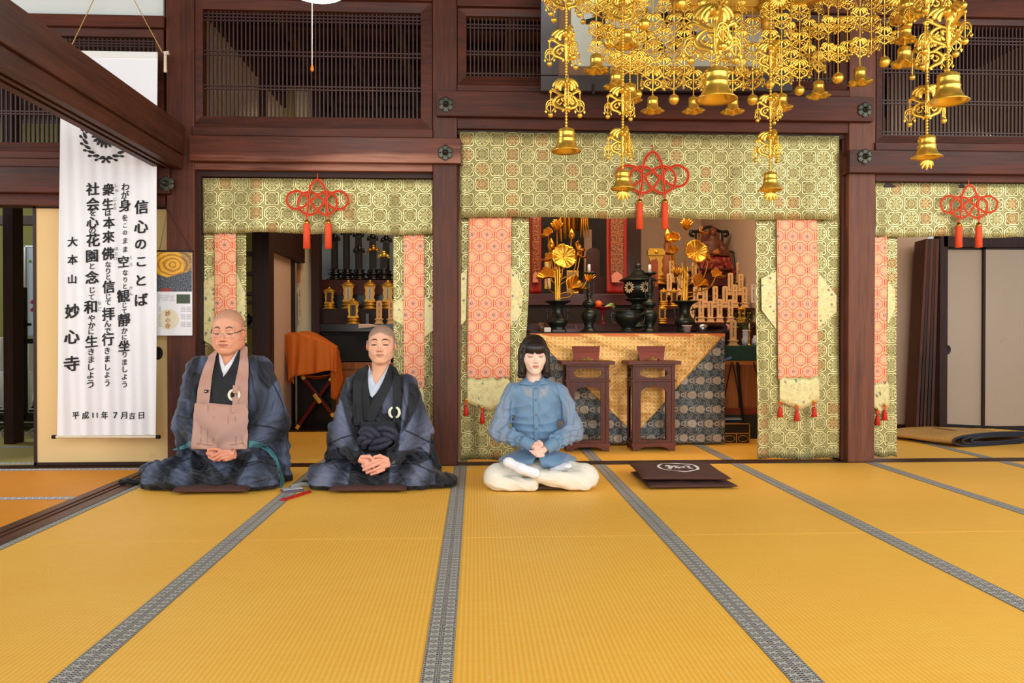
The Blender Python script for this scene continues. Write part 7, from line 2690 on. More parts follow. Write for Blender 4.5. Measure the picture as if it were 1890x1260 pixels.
def band(name, mat, parent, left, right, f, Y0, off=0.006, n=24, m_=8, th=0.004, wob=0.0, relax=0):
 """strip of cloth lying on the surface f between two pixel polylines"""
 A, B_ = resample(left, n), resample(right, n)
 pxy = []
 for i in range(n):
  for j in range(m_ + 1):
   k = j / m_
   pxy.append((A[i][0] + (B_[i][0] - A[i][0]) * k, A[i][1] + (B_[i][1] - A[i][1]) * k))
 pts = hit_many(f, pxy, Y0, off)
 pts = pts.reshape(n, m_ + 1, 3)
 for _ in range(relax):      # cloth does not follow every hollow
  y = pts[:, :, 1]
  yy = y.copy()
  yy[1:-1] = np.minimum(yy[1:-1], (y[:-2] + y[2:]) / 2)
  yy[:, 1:-1] = np.minimum(yy[:, 1:-1], (yy[:, :-2] + yy[:, 2:]) / 2)
  pts[:, :, 1] = yy
 if wob:
  for i in range(n):
   for j in range(m_ + 1):
    pts[i, j, 1] += wob * sin(i * 0.9 + j * 1.7) * 0.5 + wob * sin(j * 2.6) * 0.5
 m = MB()
 v = [tuple(q) for q in pts.reshape(-1, 3)]
 fcs = []
 for i in range(n - 1):
  for j in range(m_):
   a = i * (m_ + 1) + j
   fcs.append((a, a + 1, a + m_ + 2, a + m_ + 1))
 m.add(v, fcs, [[(v[k][0], v[k][2]) for k in q] for q in fcs], smooth=True)
 o = m.build(name, mat, parent)
 md = o.modifiers.new('solid', 'SOLIDIFY'); md.thickness = th; md.offset = 0
 md = o.modifiers.new('sub', 'SUBSURF'); md.levels = 1; md.render_levels = 1
 return o
# ---------------------------------------------------------------- heads
def head_field(C, s, wide=1.0, jaw=1.0, open_eye=0.0, female=False, tilt=0.0, yaw=0.0, full=0.0):
 """returns (field, to_local). C = centre between the ears; face looks to -y"""
 C = V3(C)
 Rm = np.array((Euler((tilt, 0, yaw)).to_matrix()), dtype=f32)      # local -> world
 def loc(p):
  q = ((p - C) @ Rm) / s
  q = q.copy()
  q[:, 0] /= wide
  return q
 def fld(p):
  q = loc(p)
  ax = q.copy(); ax[:, 0] = np.abs(ax[:, 0])      # mirror
  d = s_ell(q, (0, 0.018, 0.034), (0.077, 0.096, 0.086))
  d = u(d, s_ell(q, (0, -0.020, -0.030), (0.064 * jaw, 0.068, 0.084)), 0.03)
  d = u(d, s_ell(ax, (0.040, -0.040, -0.028), (0.026, 0.028, 0.030)), 0.025)                 # cheeks
  d = u(d, s_cap(ax, (0.052 * jaw, -0.002, -0.062), (0.012 if female else 0.020, -0.062, -0.096), (0.013 if female else 0.018) + full * 0.01, 0.016), 0.03)  # jaw
  d = u(d, s_ell(q, (0, -0.066, -0.098), (0.016 if female else 0.022, 0.018, 0.016)), 0.02)
  if not female:
   d = u(d, s_cap(ax, (0.014, -0.080, 0.018), (0.044, -0.066, 0.022), 0.009), 0.016)      # brow
  # eye hollows
  d = sub(d, s_ell(ax, (0.031, -0.096, 0.001), (0.019, 0.017, 0.010)), 0.012)
  d = u(d, s_ell(ax, (0.0315, -0.0665, -0.001), (0.0175, 0.0165, 0.0125)), 0.006)            # lids
  # crease under the lid
  d = sub(d, s_cap(ax, (0.018, -0.0835, -0.0045), (0.045, -0.0755, -0.0035), 0.0012), 0.002)
  # nose
  nw = 0.86 if female else 1.0
  d = u(d, s_cap(q, (0, -0.080, 0.008), (0, -0.099, -0.030), 0.0065, 0.0085 * nw), 0.010)
  d = u(d, s_ell(q, (0, -0.1015, -0.0335), (0.0105 * nw, 0.0095, 0.0085)), 0.006)
  d = u(d, s_ell(ax, (0.0125 * nw, -0.0925, -0.0365), (0.0078, 0.0095, 0.0070)), 0.005)
  d = sub(d, s_ell(ax, (0.0068, -0.1015, -0.0425), (0.0036, 0.0042, 0.0030)), 0.001)
  # mouth
  mw = 0.022 if female else 0.025
  d = u(d, s_ell(q, (0, -0.078, -0.062), (0.034, 0.014, 0.020)), 0.02)
  d = u(d, s_cap(ax, (0.0035, -0.0925, -0.0580), (mw * 0.8, -0.0840, -0.0610), 0.0040 + 0.0008 * female, 0.0022), 0.004)
  d = u(d, s_cap(ax, (0.0, -0.0905, -0.0685), (mw * 0.62, -0.0850, -0.0665), 0.0054, 0.0032), 0.004)
  d = sub(d, s_cap(ax, (0, -0.0975, -0.0632), (mw, -0.0865, -0.0636), 0.0012), 0.0015)
  d = sub(d, s_ell(q, (0, -0.0905, -0.0800), (0.016, 0.006, 0.0045)), 0.008)
  # ears
  e = s_ell(ax, (0.0815, 0.010, -0.004), (0.0085, 0.0185, 0.031))
  e = sub(e, s_ell(ax, (0.0895, 0.002, 0.002), (0.006, 0.010, 0.018)), 0.004)
  d = u(d, e, 0.006)
  if full:    # folds beside the nose
   d = sub(d, s_cap(ax, (0.021, -0.0905, -0.040), (0.034, -0.0735, -0.066), 0.0016), 0.005)
   d = sub(d, s_cap(ax, (0.022, -0.0800, -0.016), (0.040, -0.0715, -0.016), 0.0012), 0.005)
  return d * s * min(1.0, wide)
 return fld, loc
def head_colour(q, skin, lip, brow, hair=None, open_eye=0.0, female=False, hairline=0.055, stub=0.35):
 """q local coordinates -> rgb"""
 n = len(q)
 x, y, z = np.abs(q[:, 0]), q[:, 1], q[:, 2]
 c = np.repeat(skin[None], n, 0)
 def blend(mask, col, a=1.0):
  m = (np.clip(mask, 0, 1) * a)[:, None]
  c[:] = c * (1 - m) + col[None] * m
 red = skin * np.array([1.02, 0.70, 0.66])
 blend(1 - np.hypot((x - 0.042) / 0.024, (z + 0.026) / 0.022), red, 0.7 if not female else 0.35)
 blend(1 - np.hypot(x / 0.018, (z + 0.034) / 0.016), red, 0.5)
 blend((x - 0.074) / 0.006, red, 0.75)
 fr = y < -0.05
 # shaved scalp
 if hair is not None and not female:
  hl = hairline + 0.012 * np.cos(x * 45) - np.clip((y + 0.035) * 1.5, 0, 0.09)
  blend((z - hl) / 0.014, hair, stub)
 # brows
 bz = 0.0245 + 0.006 * np.sin(np.clip((x - 0.014) / 0.034, 0, 1) * pi) + 0.0 * x
 m = (1 - np.abs(z - bz) / (0.0060 if not female else 0.0032) / (0.5 + 0.6 * np.sin(np.clip((x - 0.008) / 0.042, 0, 1) * pi))) * 1.8
 blend(np.where(fr & (x > 0.012) & (x < 0.050), m, 0), brow, 0.9)
 # lash line / slit
 lz = -0.0032 - 0.0025 * np.sin(np.clip((x - 0.016) / 0.030, 0, 1) * pi) * (1 if open_eye == 0 else -0.4)
 th = 0.0017 + open_eye
 m = (1.35 - np.abs(z - lz) / ((th + 0.0005) * (0.45 + 0.6 * np.sin(np.clip((x - 0.014) / 0.036, 0, 1) * pi)))) * 2.2
 blend(np.where(fr & (x > 0.0165) & (x < 0.0475), m, 0), RGB(34, 20, 18), 0.95)
 if female:
  blend(np.where(fr, 1.2 - np.hypot((x - 0.032) / 0.019, (z - 0.003) / 0.009), 0), RGB(206, 128, 112), 0.45)
 # lips
 m1 = 1.3 - np.hypot(x / (0.0185 if female else 0.0225), (z + 0.0632) / (0.0076 if female else 0.0066)) * 1.0
 blend(np.where(fr & (y < -0.078), m1 * 4, 0), lip, 0.9)
 blend(np.where(fr & (x < 0.024), (1 - np.abs(z + 0.0635) / 0.0015) * 1.5, 0), lip * 0.35, 0.8)
 # nostrils
 blend(np.where(fr, 1.5 - np.hypot((x - 0.0068) / 0.0034, (z + 0.0425) / 0.0028) * 1.0, 0), RGB(60, 24, 20), 0.9)
 return c
def finger(p, pts, r0, r1, d=None, k=0.004):
 n = len(pts) - 1
 for i in range(n):
  ra = r0 + (r1 - r0) * i / n; rb = r0 + (r1 - r0) * (i + 1) / n
  e = s_cap(p, pts[i], pts[i + 1], ra, rb)
  d = e if d is None else u(d, e, 0.0035 if i else k)
 return d
# ---------------------------------------------------------------- the old seated statue (carved in one piece with folds)
def build_statue():
 X, Y, Z = STATUE_SPEC
 def q(a, b, c_): return (X + a, Y + b, Z + c_)
 def body(p):
  d = s_ell(p, q(0, 0, 0.19), (0.085, 0.065, 0.13))
  d = u(d, s_cap(p, q(-0.06, 0, 0.27), q(0.06, 0, 0.27), 0.038), 0.04)
  for s_ in (-1, 1):
   d = u(d, fold_cap(p, q(s_ * 0.085, 0, 0.26), q(s_ * 0.125, -0.03, 0.15), 0.034, 0.046, 4, 0.005), 0.02)
   d = u(d, fold_cap(p, q(s_ * 0.125, -0.035, 0.15), q(s_ * 0.035, -0.10, 0.15), 0.045, 0.030, 4, 0.005), 0.015)
  d = u(d, s_cap(p, q(0, 0.01, 0.30), q(0, -0.005, 0.40), 0.042, 0.040), 0.03)      # hood
  d = sub(d, s_ell(p, q(0, -0.06, 0.375), (0.028, 0.03, 0.042)), 0.01)
  return d
 v, f = surface(body, (X - 0.22, Y - 0.2, Z + 0.02), (X + 0.22, Y + 0.12, Z + 0.48), 0.005)
 np_object('upper_robe', v, f, plain('old_brown_robe', S(92, 46, 24), 0.5, 0, 0.4, 20), st)
 def lap(p):
  d = s_ell(p, q(0, -0.05, 0.06), (0.17, 0.11, 0.07))
  for k in range(7):
   a = -0.15 + 0.05 * k
   d = u(d, fold_cap(p, q(a * 0.8, -0.11, 0.09), q(a * 1.15, -0.14, -0.05 + 0.02 * (k % 3)), 0.028, 0.024, 3, 0.004, 0, 0, k), 0.012)
  return d - 0.003 * np.sin(90 * p[:, 0] + 30 * p[:, 2])
 v, f = surface(lap, (X - 0.25, Y - 0.25, Z - 0.12), (X + 0.25, Y + 0.1, Z + 0.16), 0.005)
 np_object('red_lap_robe', v, f, plain('old_red_robe', S(120, 26, 16), 0.5, 0, 0.5, 30), st)
 def head(p):
  d = s_ell(p, q(0, -0.022, 0.375), (0.031, 0.034, 0.043))
  d = u(d, s_cap(p, q(0, -0.055, 0.385), q(0, -0.062, 0.368), 0.004, 0.007), 0.006)
  for s_ in (-1, 1):
   d = sub(d, s_ell(p, q(s_ * 0.013, -0.058, 0.386), (0.008, 0.006, 0.004)), 0.003)
  return sub(d, s_cap(p, q(-0.010, -0.055, 0.352), q(0.010, -0.055, 0.352), 0.002), 0.002)
 v, f = surface(head, (X - 0.05, Y - 0.08, Z + 0.31), (X + 0.05, Y + 0.03, Z + 0.43), 0.003)
 np_object('head', v, f, plain('old_bronze_face', S(110, 58, 32), 0.45), st)
 v, f = surface(lambda p: u(s_ell(p, q(0, -0.12, 0.16), (0.040, 0.025, 0.024)), s_cap(p, q(-0.02, -0.13, 0.17), q(0.015, -0.125, 0.19), 0.012), 0.01), (X - 0.07, Y - 0.17, Z + 0.11), (X + 0.07, Y - 0.07, Z + 0.22), 0.004)
 np_object('folded_hands', v, f, plain('old_gold_hands', S(170, 104, 44), 0.4), st)
build_statue()
# ================================================================ PEOPLE
SKIN = vcol_mat('skin', 0.48, 0.12, 500, 0.06, 0.4)
ROBE = vcol_mat('sheer_black_robe', 0.6, 0.25, 500, 0, 0.3, 0.1, 0.12)
SHIRT = vcol_mat('blue_sheer_shirt', 0.55, 0.2, 600, 0, 0.3, 0.1)
TROUSER = vcol_mat('cream_cotton', 0.8, 0.2, 500, 0, 0.3)
WCOLLAR = plain('white_collar', S(226, 230, 240), 0.8, 0, 0.05)
BCOLLAR = plain('black_collar_cloth', S(20, 24, 30), 0.75, 0, 0.3, 200, 0.2)
PINKB = plain('beige_pink_bib', S(186, 148, 134), 0.85, 0, 0.07, 25, 0.15)
PINKS = plain('bib_seams', S(146, 112, 102), 0.85, 0, 0.07)
TEAL = plain('teal_lining', S(70, 128, 140), 0.7, 0, 0.15)
RING = plain('ivory_ring', S(232, 234, 206), 0.35, 0, 0.04)
CUSH = plain('brown_cushion', S(76, 44, 36), 0.85, 0, 0.15, 40, 0.3)
def cushion(name, x0, x1, y0, y1, z0, h, label, rot=0.0, cat='cushion', mark=None):
 """puffed square cushion with pinched corners"""
 cx, cy = (x0 + x1) / 2, (y0 + y1) / 2
 hx, hy = (x1 - x0) / 2, (y1 - y0) / 2
 m = MB()
 n = 28
 top, bot = [], []
 def pos(a, b):
  # corners stick out a little, edges draw in
  k = 1 - 0.035 * (1 - a * a) * abs(b) - 0.035 * (1 - b * b) * abs(a)
  return cx + hx * a * k, cy + hy * b * k
 for s_ in (1, -1):
  def fn(p_, q_):
   a, b = 2 * p_ - 1, 2 * q_ - 1
   X, Y_ = pos(a, b)
   e = ((1 - abs(a) ** 8) * (1 - abs(b) ** 8)) ** 0.5 * (0.80 + 0.2 * (1 - a * a) * (1 - b * b))
   z = z0 + h * 0.42 + s_ * (h * (0.58 if s_ > 0 else 0.40)) * e + (0.004 * sin(9 * a + 4) * sin(7 * b) * e if s_ > 0 else 0)
   return (X, Y_, z)
  m.grid(n, n, lambda p_, q_: fn(0.5 + 0.5 * sin(pi * (p_ - 0.5)), 0.5 + 0.5 * sin(pi * (q_ - 0.5))))
  if s_ < 0:
   k = len(m.f) - n * n
   for i in range(k, len(m.f)): m.f[i] = m.f[i][::-1]
 t = thing(name, (cx, cy, z0), label, cat)
 m.build('cushion_cover', CUSH, t)
 if mark:
  mark(t, cx, cy, hx, hy, z0, h, pos)
 if rot:
  t.rotation_euler = (0, 0, rot)
 return t
def circle_mark(t, cx, cy, hx, hy, z0, h, pos):
 m = MB()
 def zz(x, y):
  a, b = (x - cx) / hx, (y - cy) / hy
  e = ((1 - min(1, abs(a)) ** 8) * (1 - min(1, abs(b)) ** 8)) ** 0.5 * (0.80 + 0.2 * (1 - a * a) * (1 - b * b))
  return z0 + h * 0.42 + h * 0.58 * e + 0.004 * sin(9 * a + 4) * sin(7 * b) * e + 0.0025
 ox, oy = cx + 0.0, cy - 0.02
 def ribbon(pts, w, closed=False):
  n = len(pts)
  v, f = [], []
  for i in range(n):
   a = pts[(i + 1) % n] if (closed or i < n - 1) else pts[i]
   b = pts[i - 1] if (closed or i > 0) else pts[i]
   dx, dy = a[0] - b[0], a[1] - b[1]
   L = max(1e-9, sqrt(dx * dx + dy * dy))
   nx, ny = -dy / L, dx / L
   ww = w * (1 + 0.22 * sin(i * 1.3))
   for s_ in (1, -1):
    x, y = ox + pts[i][0] + nx * ww * s_, oy + pts[i][1] + ny * ww * s_
    v.append((x, y, zz(x, y)))
  for i in range(n if closed else n - 1):
   j = (i + 1) % n
   f.append((2 * i, 2 * i + 1, 2 * j + 1, 2 * j))
  m.add(v, f)
 ribbon([(0.118 * cos(2 * pi * i / 48), 0.118 * sin(2 * pi * i / 48) * 1.15) for i in range(48)], 0.009, True)
 for pts in ([(-0.075, 0.03), (-0.05, 0.035), (-0.03, 0.02), (-0.045, -0.01), (-0.07, -0.02)], [(-0.055, 0.055), (-0.05, 0.0), (-0.055, -0.05)], [(-0.02, 0.06), (0.0, 0.05), (0.02, 0.062)],
    [(-0.01, 0.045), (-0.01, -0.02), (0.0, -0.06)], [(0.02, 0.03), (0.035, 0.0), (0.02, -0.05)], [(0.045, 0.05), (0.07, 0.035), (0.06, 0.0)], [(0.05, -0.01), (0.075, -0.03), (0.05, -0.055)],
    [(-0.03, -0.035), (0.0, -0.03), (0.03, -0.04)]):
  ribbon([(q.x, q.y) for q in smooth_path([(a, b, 0) for a, b in pts], 5)], 0.009)
 m.build('white_emblem', plain('white_print', S(226, 226, 226), 0.8), t)
def cyl_to_px(*a):
 return P(*a)
def make_body(root, field, lo, hi, colf, h=0.0024):
 v, f = surface(field, lo, hi, h)
 return np_object('body', v, f, SKIN, root, colf)
def soft_reg(c, x, y, poly, col, a=1.0, soft=1.6):
 d = line_dist(x, y, list(poly) + [poly[0]])
 sd = np.where(in_poly(x, y, poly), d, -d)
 w = (a * np.clip(0.5 + sd / (2 * soft), 0, 1))[:, None]
 c[:] = c * (1 - w) + col[None] * w
def soft_line(c, x, y, ln, w, col):
 k = np.clip(1.3 - line_dist(x, y, ln) / w, 0, 1)[:, None]
 c[:] = c * (1 - k) + col[None] * k
def clothed(field, cloth, zneck, hc, rh, na, nb, nr, gap=0.008):
 """body that stays under its clothes except head and hands"""
 hc = V3(hc)
 def g(p):
  d = field(p)
  m = (p[:, 2] < zneck) & (np.linalg.norm(p - hc, axis=1) > rh) & (s_cap(p, na, nb, nr) > 0)
  if m.any():
   d = d.copy()
   d[m] = np.maximum(d[m], cloth(p[m]) + gap)
  return d
 return g
# ---------------------------------------------------------------- older man in glasses
def build_elder():
 Yc = 4.84
 root = thing('person', P(405, 900, 4.75), 'bald man in round-framed glasses, eyes closed, dark robe with beige bib, seated cross-legged', 'person')
 root['label'] = 'bald man with glasses and closed eyes, dark robe and beige bib, seated cross-legged'
 HC = P(421, 612, Yc - 0.02)
 s = 1.125
 hf, loc = head_field(HC, s, 1.03, 1.10, 0.0, False, tilt=radians(5), full=1.0)
 J = lambda a, b, Y: tuple(P(a, b, Y))
 neck0, neck1 = J(422, 640, Yc + 0.02), J(422, 690, Yc + 0.05)
 # hands
 YH = 4.52
 Rk = [J(424, 832, YH - .005), J(423, 837, YH - .008), J(424, 842, YH - .006), J(425, 846, YH)]
 Rm_ = [J(409, 833, YH - .02), J(409, 840, YH - .022), J(411, 845, YH - .018), J(417, 848, YH - .01)]
 Rt = [J(392, 842, YH - .01), J(396, 847, YH - .012), J(404, 849, YH - .008), J(413, 849, YH)]
 def field(p):
  d = hf(p)
  d = u(d, s_cap(p, neck0, neck1, 0.066, 0.072), 0.02)
  d = u(d, s_ell(p, J(420, 775, Yc + 0.03), (0.15, 0.10, 0.26)), 0.05)
  d = u(d, s_cap(p, J(365, 685, Yc + 0.02), J(478, 685, Yc + 0.02), 0.05), 0.05)
  for a, b, c_ in (((362, 690), (348, 775), (388, 833)), ((482, 690), (500, 775), (440, 835))):
   d = u(d, s_cap(p, J(*a, Yc + .02), J(*b, Yc - .02), 0.045, 0.038), 0.03)
   d = u(d, s_cap(p, J(*b, Yc - .02), J(*c_, YH + .02), 0.038, 0.028), 0.02)
  # legs under the robe
  for a, b, c_ in (((390, 865), (300, 885), (420, 893)), ((450, 865), (490, 885), (390, 893))):
   d = u(d, s_cap(p, J(*a, Yc), J(*b, 4.6), 0.07, 0.05), 0.03)
   d = u(d, s_cap(p, J(*b, 4.6), J(*c_, 4.56), 0.045, 0.035), 0.02)
  # image-right hand over the other
  palm = s_cap(p, J(441, 836, YH + .01), J(425, 837, YH), 0.021, 0.020)
  palm = u(palm, s_cap(p, J(436, 841, YH + .01), J(425, 843, YH), 0.017, 0.015), 0.01)
  d = u(d, palm, 0.012)
  for k_, m_, t_ in zip(Rk, Rm_, Rt):
   d = finger(p, [k_, m_, t_], 0.0105, 0.0080, d)
  lp = s_cap(p, J(372, 829, YH + .02), J(396, 838, YH + .01), 0.021, 0.018)
  d = u(d, lp, 0.01)
  for (a, b) in (((392, 834), (412, 842)), ((391, 838), (408, 846)), ((389, 841), (402, 849)), ((386, 843), (396, 849))):
   d = finger(p, [J(*a, YH + .012), J(*b, YH + .006)], 0.0095, 0.0075, d)
  d = finger(p, [J(384, 830, YH), J(396, 828, YH - .015), J(406, 830, YH - .018)], 0.011, 0.0085, d)
  return d
 lo = P(330, 930, 4.45); hi = P(545, 560, 5.05)
 lo = (P(235, 910, 4.6).x, 4.42, 0.02); hi = (P(540, 600, 4.9).x, 5.08, 1.1)
 skin = RGB(226, 164, 132)
 def colf(v):
  q = loc(v.astype(f32))
  c = head_colour(q, skin, RGB(190, 112, 98), RGB(74, 58, 52), RGB(176, 136, 108), 0.0, False, 0.060, 0.55)
  hand = v[:, 2] < 0.5
  c[hand] = RGB(218, 150, 126)
  return c
 # robe
 def robe(p):
  d = s_ell(p, J(420, 785, Yc + 0.04), (0.205, 0.15, 0.33))
  d = u(d, s_cap(p, J(372, 680, Yc + .03), J(472, 680, Yc + .03), 0.078), 0.05)
  d = u(d, fold_cap(p, J(368, 688, Yc + .02), J(352, 775, Yc - .02), 0.075, 0.090, 5, 0.009, 0, 0, 1.0), 0.05)
  d = u(d, fold_cap(p, J(480, 688, Yc + .02), J(500, 775, Yc - .02), 0.078, 0.100, 6, 0.010, 0, 0, 2.0), 0.05)
  d = u(d, fold_cap(p, J(350, 780, Yc - .03), J(385, 826, 4.62), 0.090, 0.062, 6, 0.009, 2, 0.006, 0.6), 0.04)
  d = u(d, fold_cap(p, J(500, 780, Yc - .03), J(446, 828, 4.62), 0.098, 0.062, 6, 0.009, 2, 0.006, 3.0), 0.04)
  d = u(d, s_ell(p, J(481, 838, Yc), (0.07, 0.08, 0.07)), 0.04)
  # hanging sleeve on the right
  d = u(d, fold_cap(p, J(503, 790, Yc), J(512, 873, Yc - 0.02), 0.085, 0.078, 7, 0.008, 0, 0, 4.0), 0.05)
  d = u(d, fold_cap(p, J(345, 790, Yc), J(350, 850, Yc), 0.07, 0.06, 6, 0.008, 0, 0, 5.0), 0.05)
  # lap
  d = u(d, fold_cap(p, J(392, 868, Yc), J(288, 877, 4.66), 0.110, 0.085, 7, 0.008, 3, 0.006, 0.3), 0.05)
  d = u(d, fold_cap(p, J(450, 868, Yc), J(485, 877, 4.62), 0.110, 0.090, 6, 0.008, 3, 0.006, 1.3), 0.05)
  d = u(d, fold_cap(p, J(290, 886, 4.62), J(400, 893, 4.56), 0.070, 0.055, 5, 0.008, 3, 0.005, 2.3), 0.04)
  d = u(d, fold_cap(p, J(486, 884, 4.60), J(410, 893, 4.56), 0.072, 0.050, 5, 0.008, 3, 0.005, 4.3), 0.04)
  d = u(d, fold_cap(p, J(440, 862, 4.70), J(400, 868, 4.66), 0.06, 0.06, 5, 0.010, 0, 0.0, 3.3), 0.05)
  # tails of cloth spread on the mat at both sides
  d = u(d, s_ell(p, J(240, 889, 4.75), (0.085, 0.03, 0.022)), 0.03)
  d = u(d, s_ell(p, J(536, 893, 4.84), (0.07, 0.04, 0.020)), 0.03)
  # wrinkles
  x, y, z = p[:, 0], p[:, 1], p[:, 2]
  d = d - 0.0030 * (1 - 2 * np.abs(np.sin(23 * x + 9 * np.sin(6 * z + 4 * x) + 12 * y + 6 * z))) ** 1
  d = d - 0.0035 * np.sin(38 * x + 16 * np.sin(5 * z + 3 * x) + 9 * y) * np.clip(1.1 - z, 0, 1) - 0.002 * np.sin(70 * z + 30 * x + 6 * np.sin(11 * x))
  # open neck
  d = sub(d, s_cap(p, J(421, 640, Yc - .06), J(416, 690, Yc - .10), 0.060, 0.012), 0.02)
  d = sub(d, s_cap(p, neck0, J(422, 672, Yc + .03), 0.072, 0.070), 0.012)
  d = np.maximum(d, 0.006 - z)
  # room for the hands
  d = sub(d, s_ell(p, J(407, 838, YH + .005), (0.095, 0.045, 0.035)), 0.02)
  return d
 make_body(root, clothed(field, robe, P(421, 680, Yc).z, J(408, 840, YH), 0.085, neck0, J(418, 697, Yc - .02), 0.088), lo, hi, colf)
 v, f = surface(robe, (P(215, 900, 4.7).x, 4.38, 0.0), (P(575, 700, 4.9).x, 5.2, 1.0), 0.0042)
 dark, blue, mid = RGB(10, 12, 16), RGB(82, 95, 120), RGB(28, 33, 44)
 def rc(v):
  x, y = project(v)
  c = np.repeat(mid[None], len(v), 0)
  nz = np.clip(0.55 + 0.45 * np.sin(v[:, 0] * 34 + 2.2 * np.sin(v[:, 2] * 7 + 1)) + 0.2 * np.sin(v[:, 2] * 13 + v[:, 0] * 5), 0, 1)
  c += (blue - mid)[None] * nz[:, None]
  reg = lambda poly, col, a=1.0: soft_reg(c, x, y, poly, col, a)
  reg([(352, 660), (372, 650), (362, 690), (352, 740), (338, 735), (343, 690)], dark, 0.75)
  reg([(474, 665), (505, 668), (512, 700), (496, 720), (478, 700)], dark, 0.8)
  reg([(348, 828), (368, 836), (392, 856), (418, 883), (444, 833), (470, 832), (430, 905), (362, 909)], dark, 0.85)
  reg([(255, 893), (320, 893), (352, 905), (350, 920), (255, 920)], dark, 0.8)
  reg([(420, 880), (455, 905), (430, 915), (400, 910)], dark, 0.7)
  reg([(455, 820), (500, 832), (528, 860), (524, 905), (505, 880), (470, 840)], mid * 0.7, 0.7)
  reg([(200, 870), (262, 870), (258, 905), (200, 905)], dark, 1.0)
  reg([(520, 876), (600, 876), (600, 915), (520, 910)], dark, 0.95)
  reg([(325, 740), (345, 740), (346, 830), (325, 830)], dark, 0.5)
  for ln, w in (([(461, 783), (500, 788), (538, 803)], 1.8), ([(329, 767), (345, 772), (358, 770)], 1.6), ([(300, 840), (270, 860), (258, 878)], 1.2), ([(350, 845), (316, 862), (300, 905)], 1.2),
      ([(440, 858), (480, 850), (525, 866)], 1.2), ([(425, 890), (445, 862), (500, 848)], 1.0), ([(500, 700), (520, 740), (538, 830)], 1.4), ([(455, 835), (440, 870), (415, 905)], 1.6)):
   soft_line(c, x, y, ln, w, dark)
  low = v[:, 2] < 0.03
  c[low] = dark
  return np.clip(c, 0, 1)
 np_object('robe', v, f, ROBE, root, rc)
 B = lambda n_, mt_, l, r, off=0.006, **k: band(n_, mt_, root, l, r, robe, 4.2, off, **k)
 # collars: white under-collar, black kimono collar
 def neckf(p):
  return u(robe(p), s_cap(p, neck0, neck1, 0.068, 0.075), 0.02)
 NB = lambda n_, mt_, l, r, off=0.006, **k: band(n_, mt_, root, l, r, neckf, 4.2, off, **k)
 NB('white_collar', WCOLLAR, [(400, 645), (404, 665), (411, 690)], [(408, 655), (412, 668), (418, 680)], 0.006, n=12, m_=4)
 NB('white_collar', WCOLLAR, [(444, 635), (428, 662), (412, 678)], [(449, 640), (432, 672), (411, 697)], 0.008, n=12, m_=4)
 NB('black_collar', BCOLLAR, [(398, 642), (390, 690), (390, 750), (392, 800)], [(403, 650), (408, 690), (416, 730), (420, 790)], 0.011, n=22, relax=2)
 NB('black_collar', BCOLLAR, [(448, 628), (430, 668), (404, 712), (392, 745)], [(459, 636), (452, 690), (432, 740), (418, 780)], 0.017, n=22, relax=2)
 # beige bib with straps
 NB('bib_strap', PINKB, [(399, 645), (382, 665), (368, 705), (360, 762)], [(402, 648), (394, 680), (389, 720), (384, 762)], 0.024, n=24, relax=3, th=0.005)
 NB('bib_strap', PINKB, [(446, 634), (441, 670), (434, 710), (431, 760)], [(457, 640), (459, 680), (458, 720), (458, 760)], 0.026, n=24, relax=3, th=0.005)
 panel_ = NB('bib_panel', PINKB, [(387, 744), (374, 744), (360, 750), (356, 790), (352, 829)], [(387, 744), (420, 747), (458, 752), (459, 790), (457, 829)], 0.040, n=26, m_=14, relax=6, th=0.005, wob=0.003)
 # the fall of the bib: clean panel
 for a, b in (((360, 757), (384, 760)), ((428, 760), (456, 757))):
  NB('strap_end', PINKB, [(a[0] - 1, a[1] - 14), (a[0] - 2, a[1] + 3)], [(b[0], b[1] - 14), (b[0], b[1] + 3)], 0.050, n=5, m_=4, relax=2)
 m = MB()
 for ln in ([(372, 770), (370, 818)], [(384, 768), (383, 822)], [(395, 768), (394, 820)], [(421, 768), (422, 822)], [(434, 768), (435, 822)], [(445, 766), (447, 818)], [(362, 818), (400, 822), (450, 818)], [(360, 826), (368, 816)], [(456, 827), (448, 817)]):
  pts = hit_many(neckf, resample(ln, 8), 4.2, 0.053)
  m.tube([tuple(q) for q in pts], 0.0011, 4)
 m.build('bib_stitching', PINKS, root)
 # ivory ring
 c = hit(neckf, 432, 729, 4.2, 0.030)
 m = MB(); n = 28
 m.tube([(c.x + 0.030 * cos(2 * pi * i / n), c.y, c.z + 0.030 * sin(2 * pi * i / n)) for i in range(n)], 0.0085, 8, closed=True, flat=0.6)
 m.build('ivory_ring', RING, root)
 m = MB()
 m.bar(c + Vector((0.012, -0.012, 0.06)), c + Vector((0.012, -0.014, 0.012)), 0.03, 0.006, up=(0, 1, 0))
 m.bar(c + Vector((0.012, -0.012, -0.01)), c + Vector((0.010, -0.012, -0.07)), 0.035, 0.006, up=(0, 1, 0))
 m.build('ring_tie', PINKB, root, bev=0.002)
 c = hit(neckf, 381, 722, 4.2, 0.034)
 m = MB(); m.box(c.x - 0.012, c.x + 0.012, c.y - 0.002, c.y + 0.004, c.z - 0.009, c.z + 0.009); m.build('small_badge', INK, root)
 m = MB(); m.box(c.x - 0.009, c.x + 0.001, c.y - 0.0035, c.y - 0.002, c.z - 0.002, c.z + 0.003); m.build('badge_mark', WHITEWAX, root)
 # teal lining peeping out
 B('teal_lining', TEAL, [(318, 829), (335, 823), (352, 812)], [(320, 831), (340, 829), (354, 822)], 0.006, n=10, m_=3)
 B('teal_lining', TEAL, [(458, 812), (485, 818), (508, 838), (522, 875), (528, 897)], [(458, 826), (484, 828), (506, 850), (516, 885), (515, 901)], 0.006, n=18, m_=4)
 # glasses
 gl = MB()
 Rw = Euler((radians(5), 0, 0)).to_matrix()
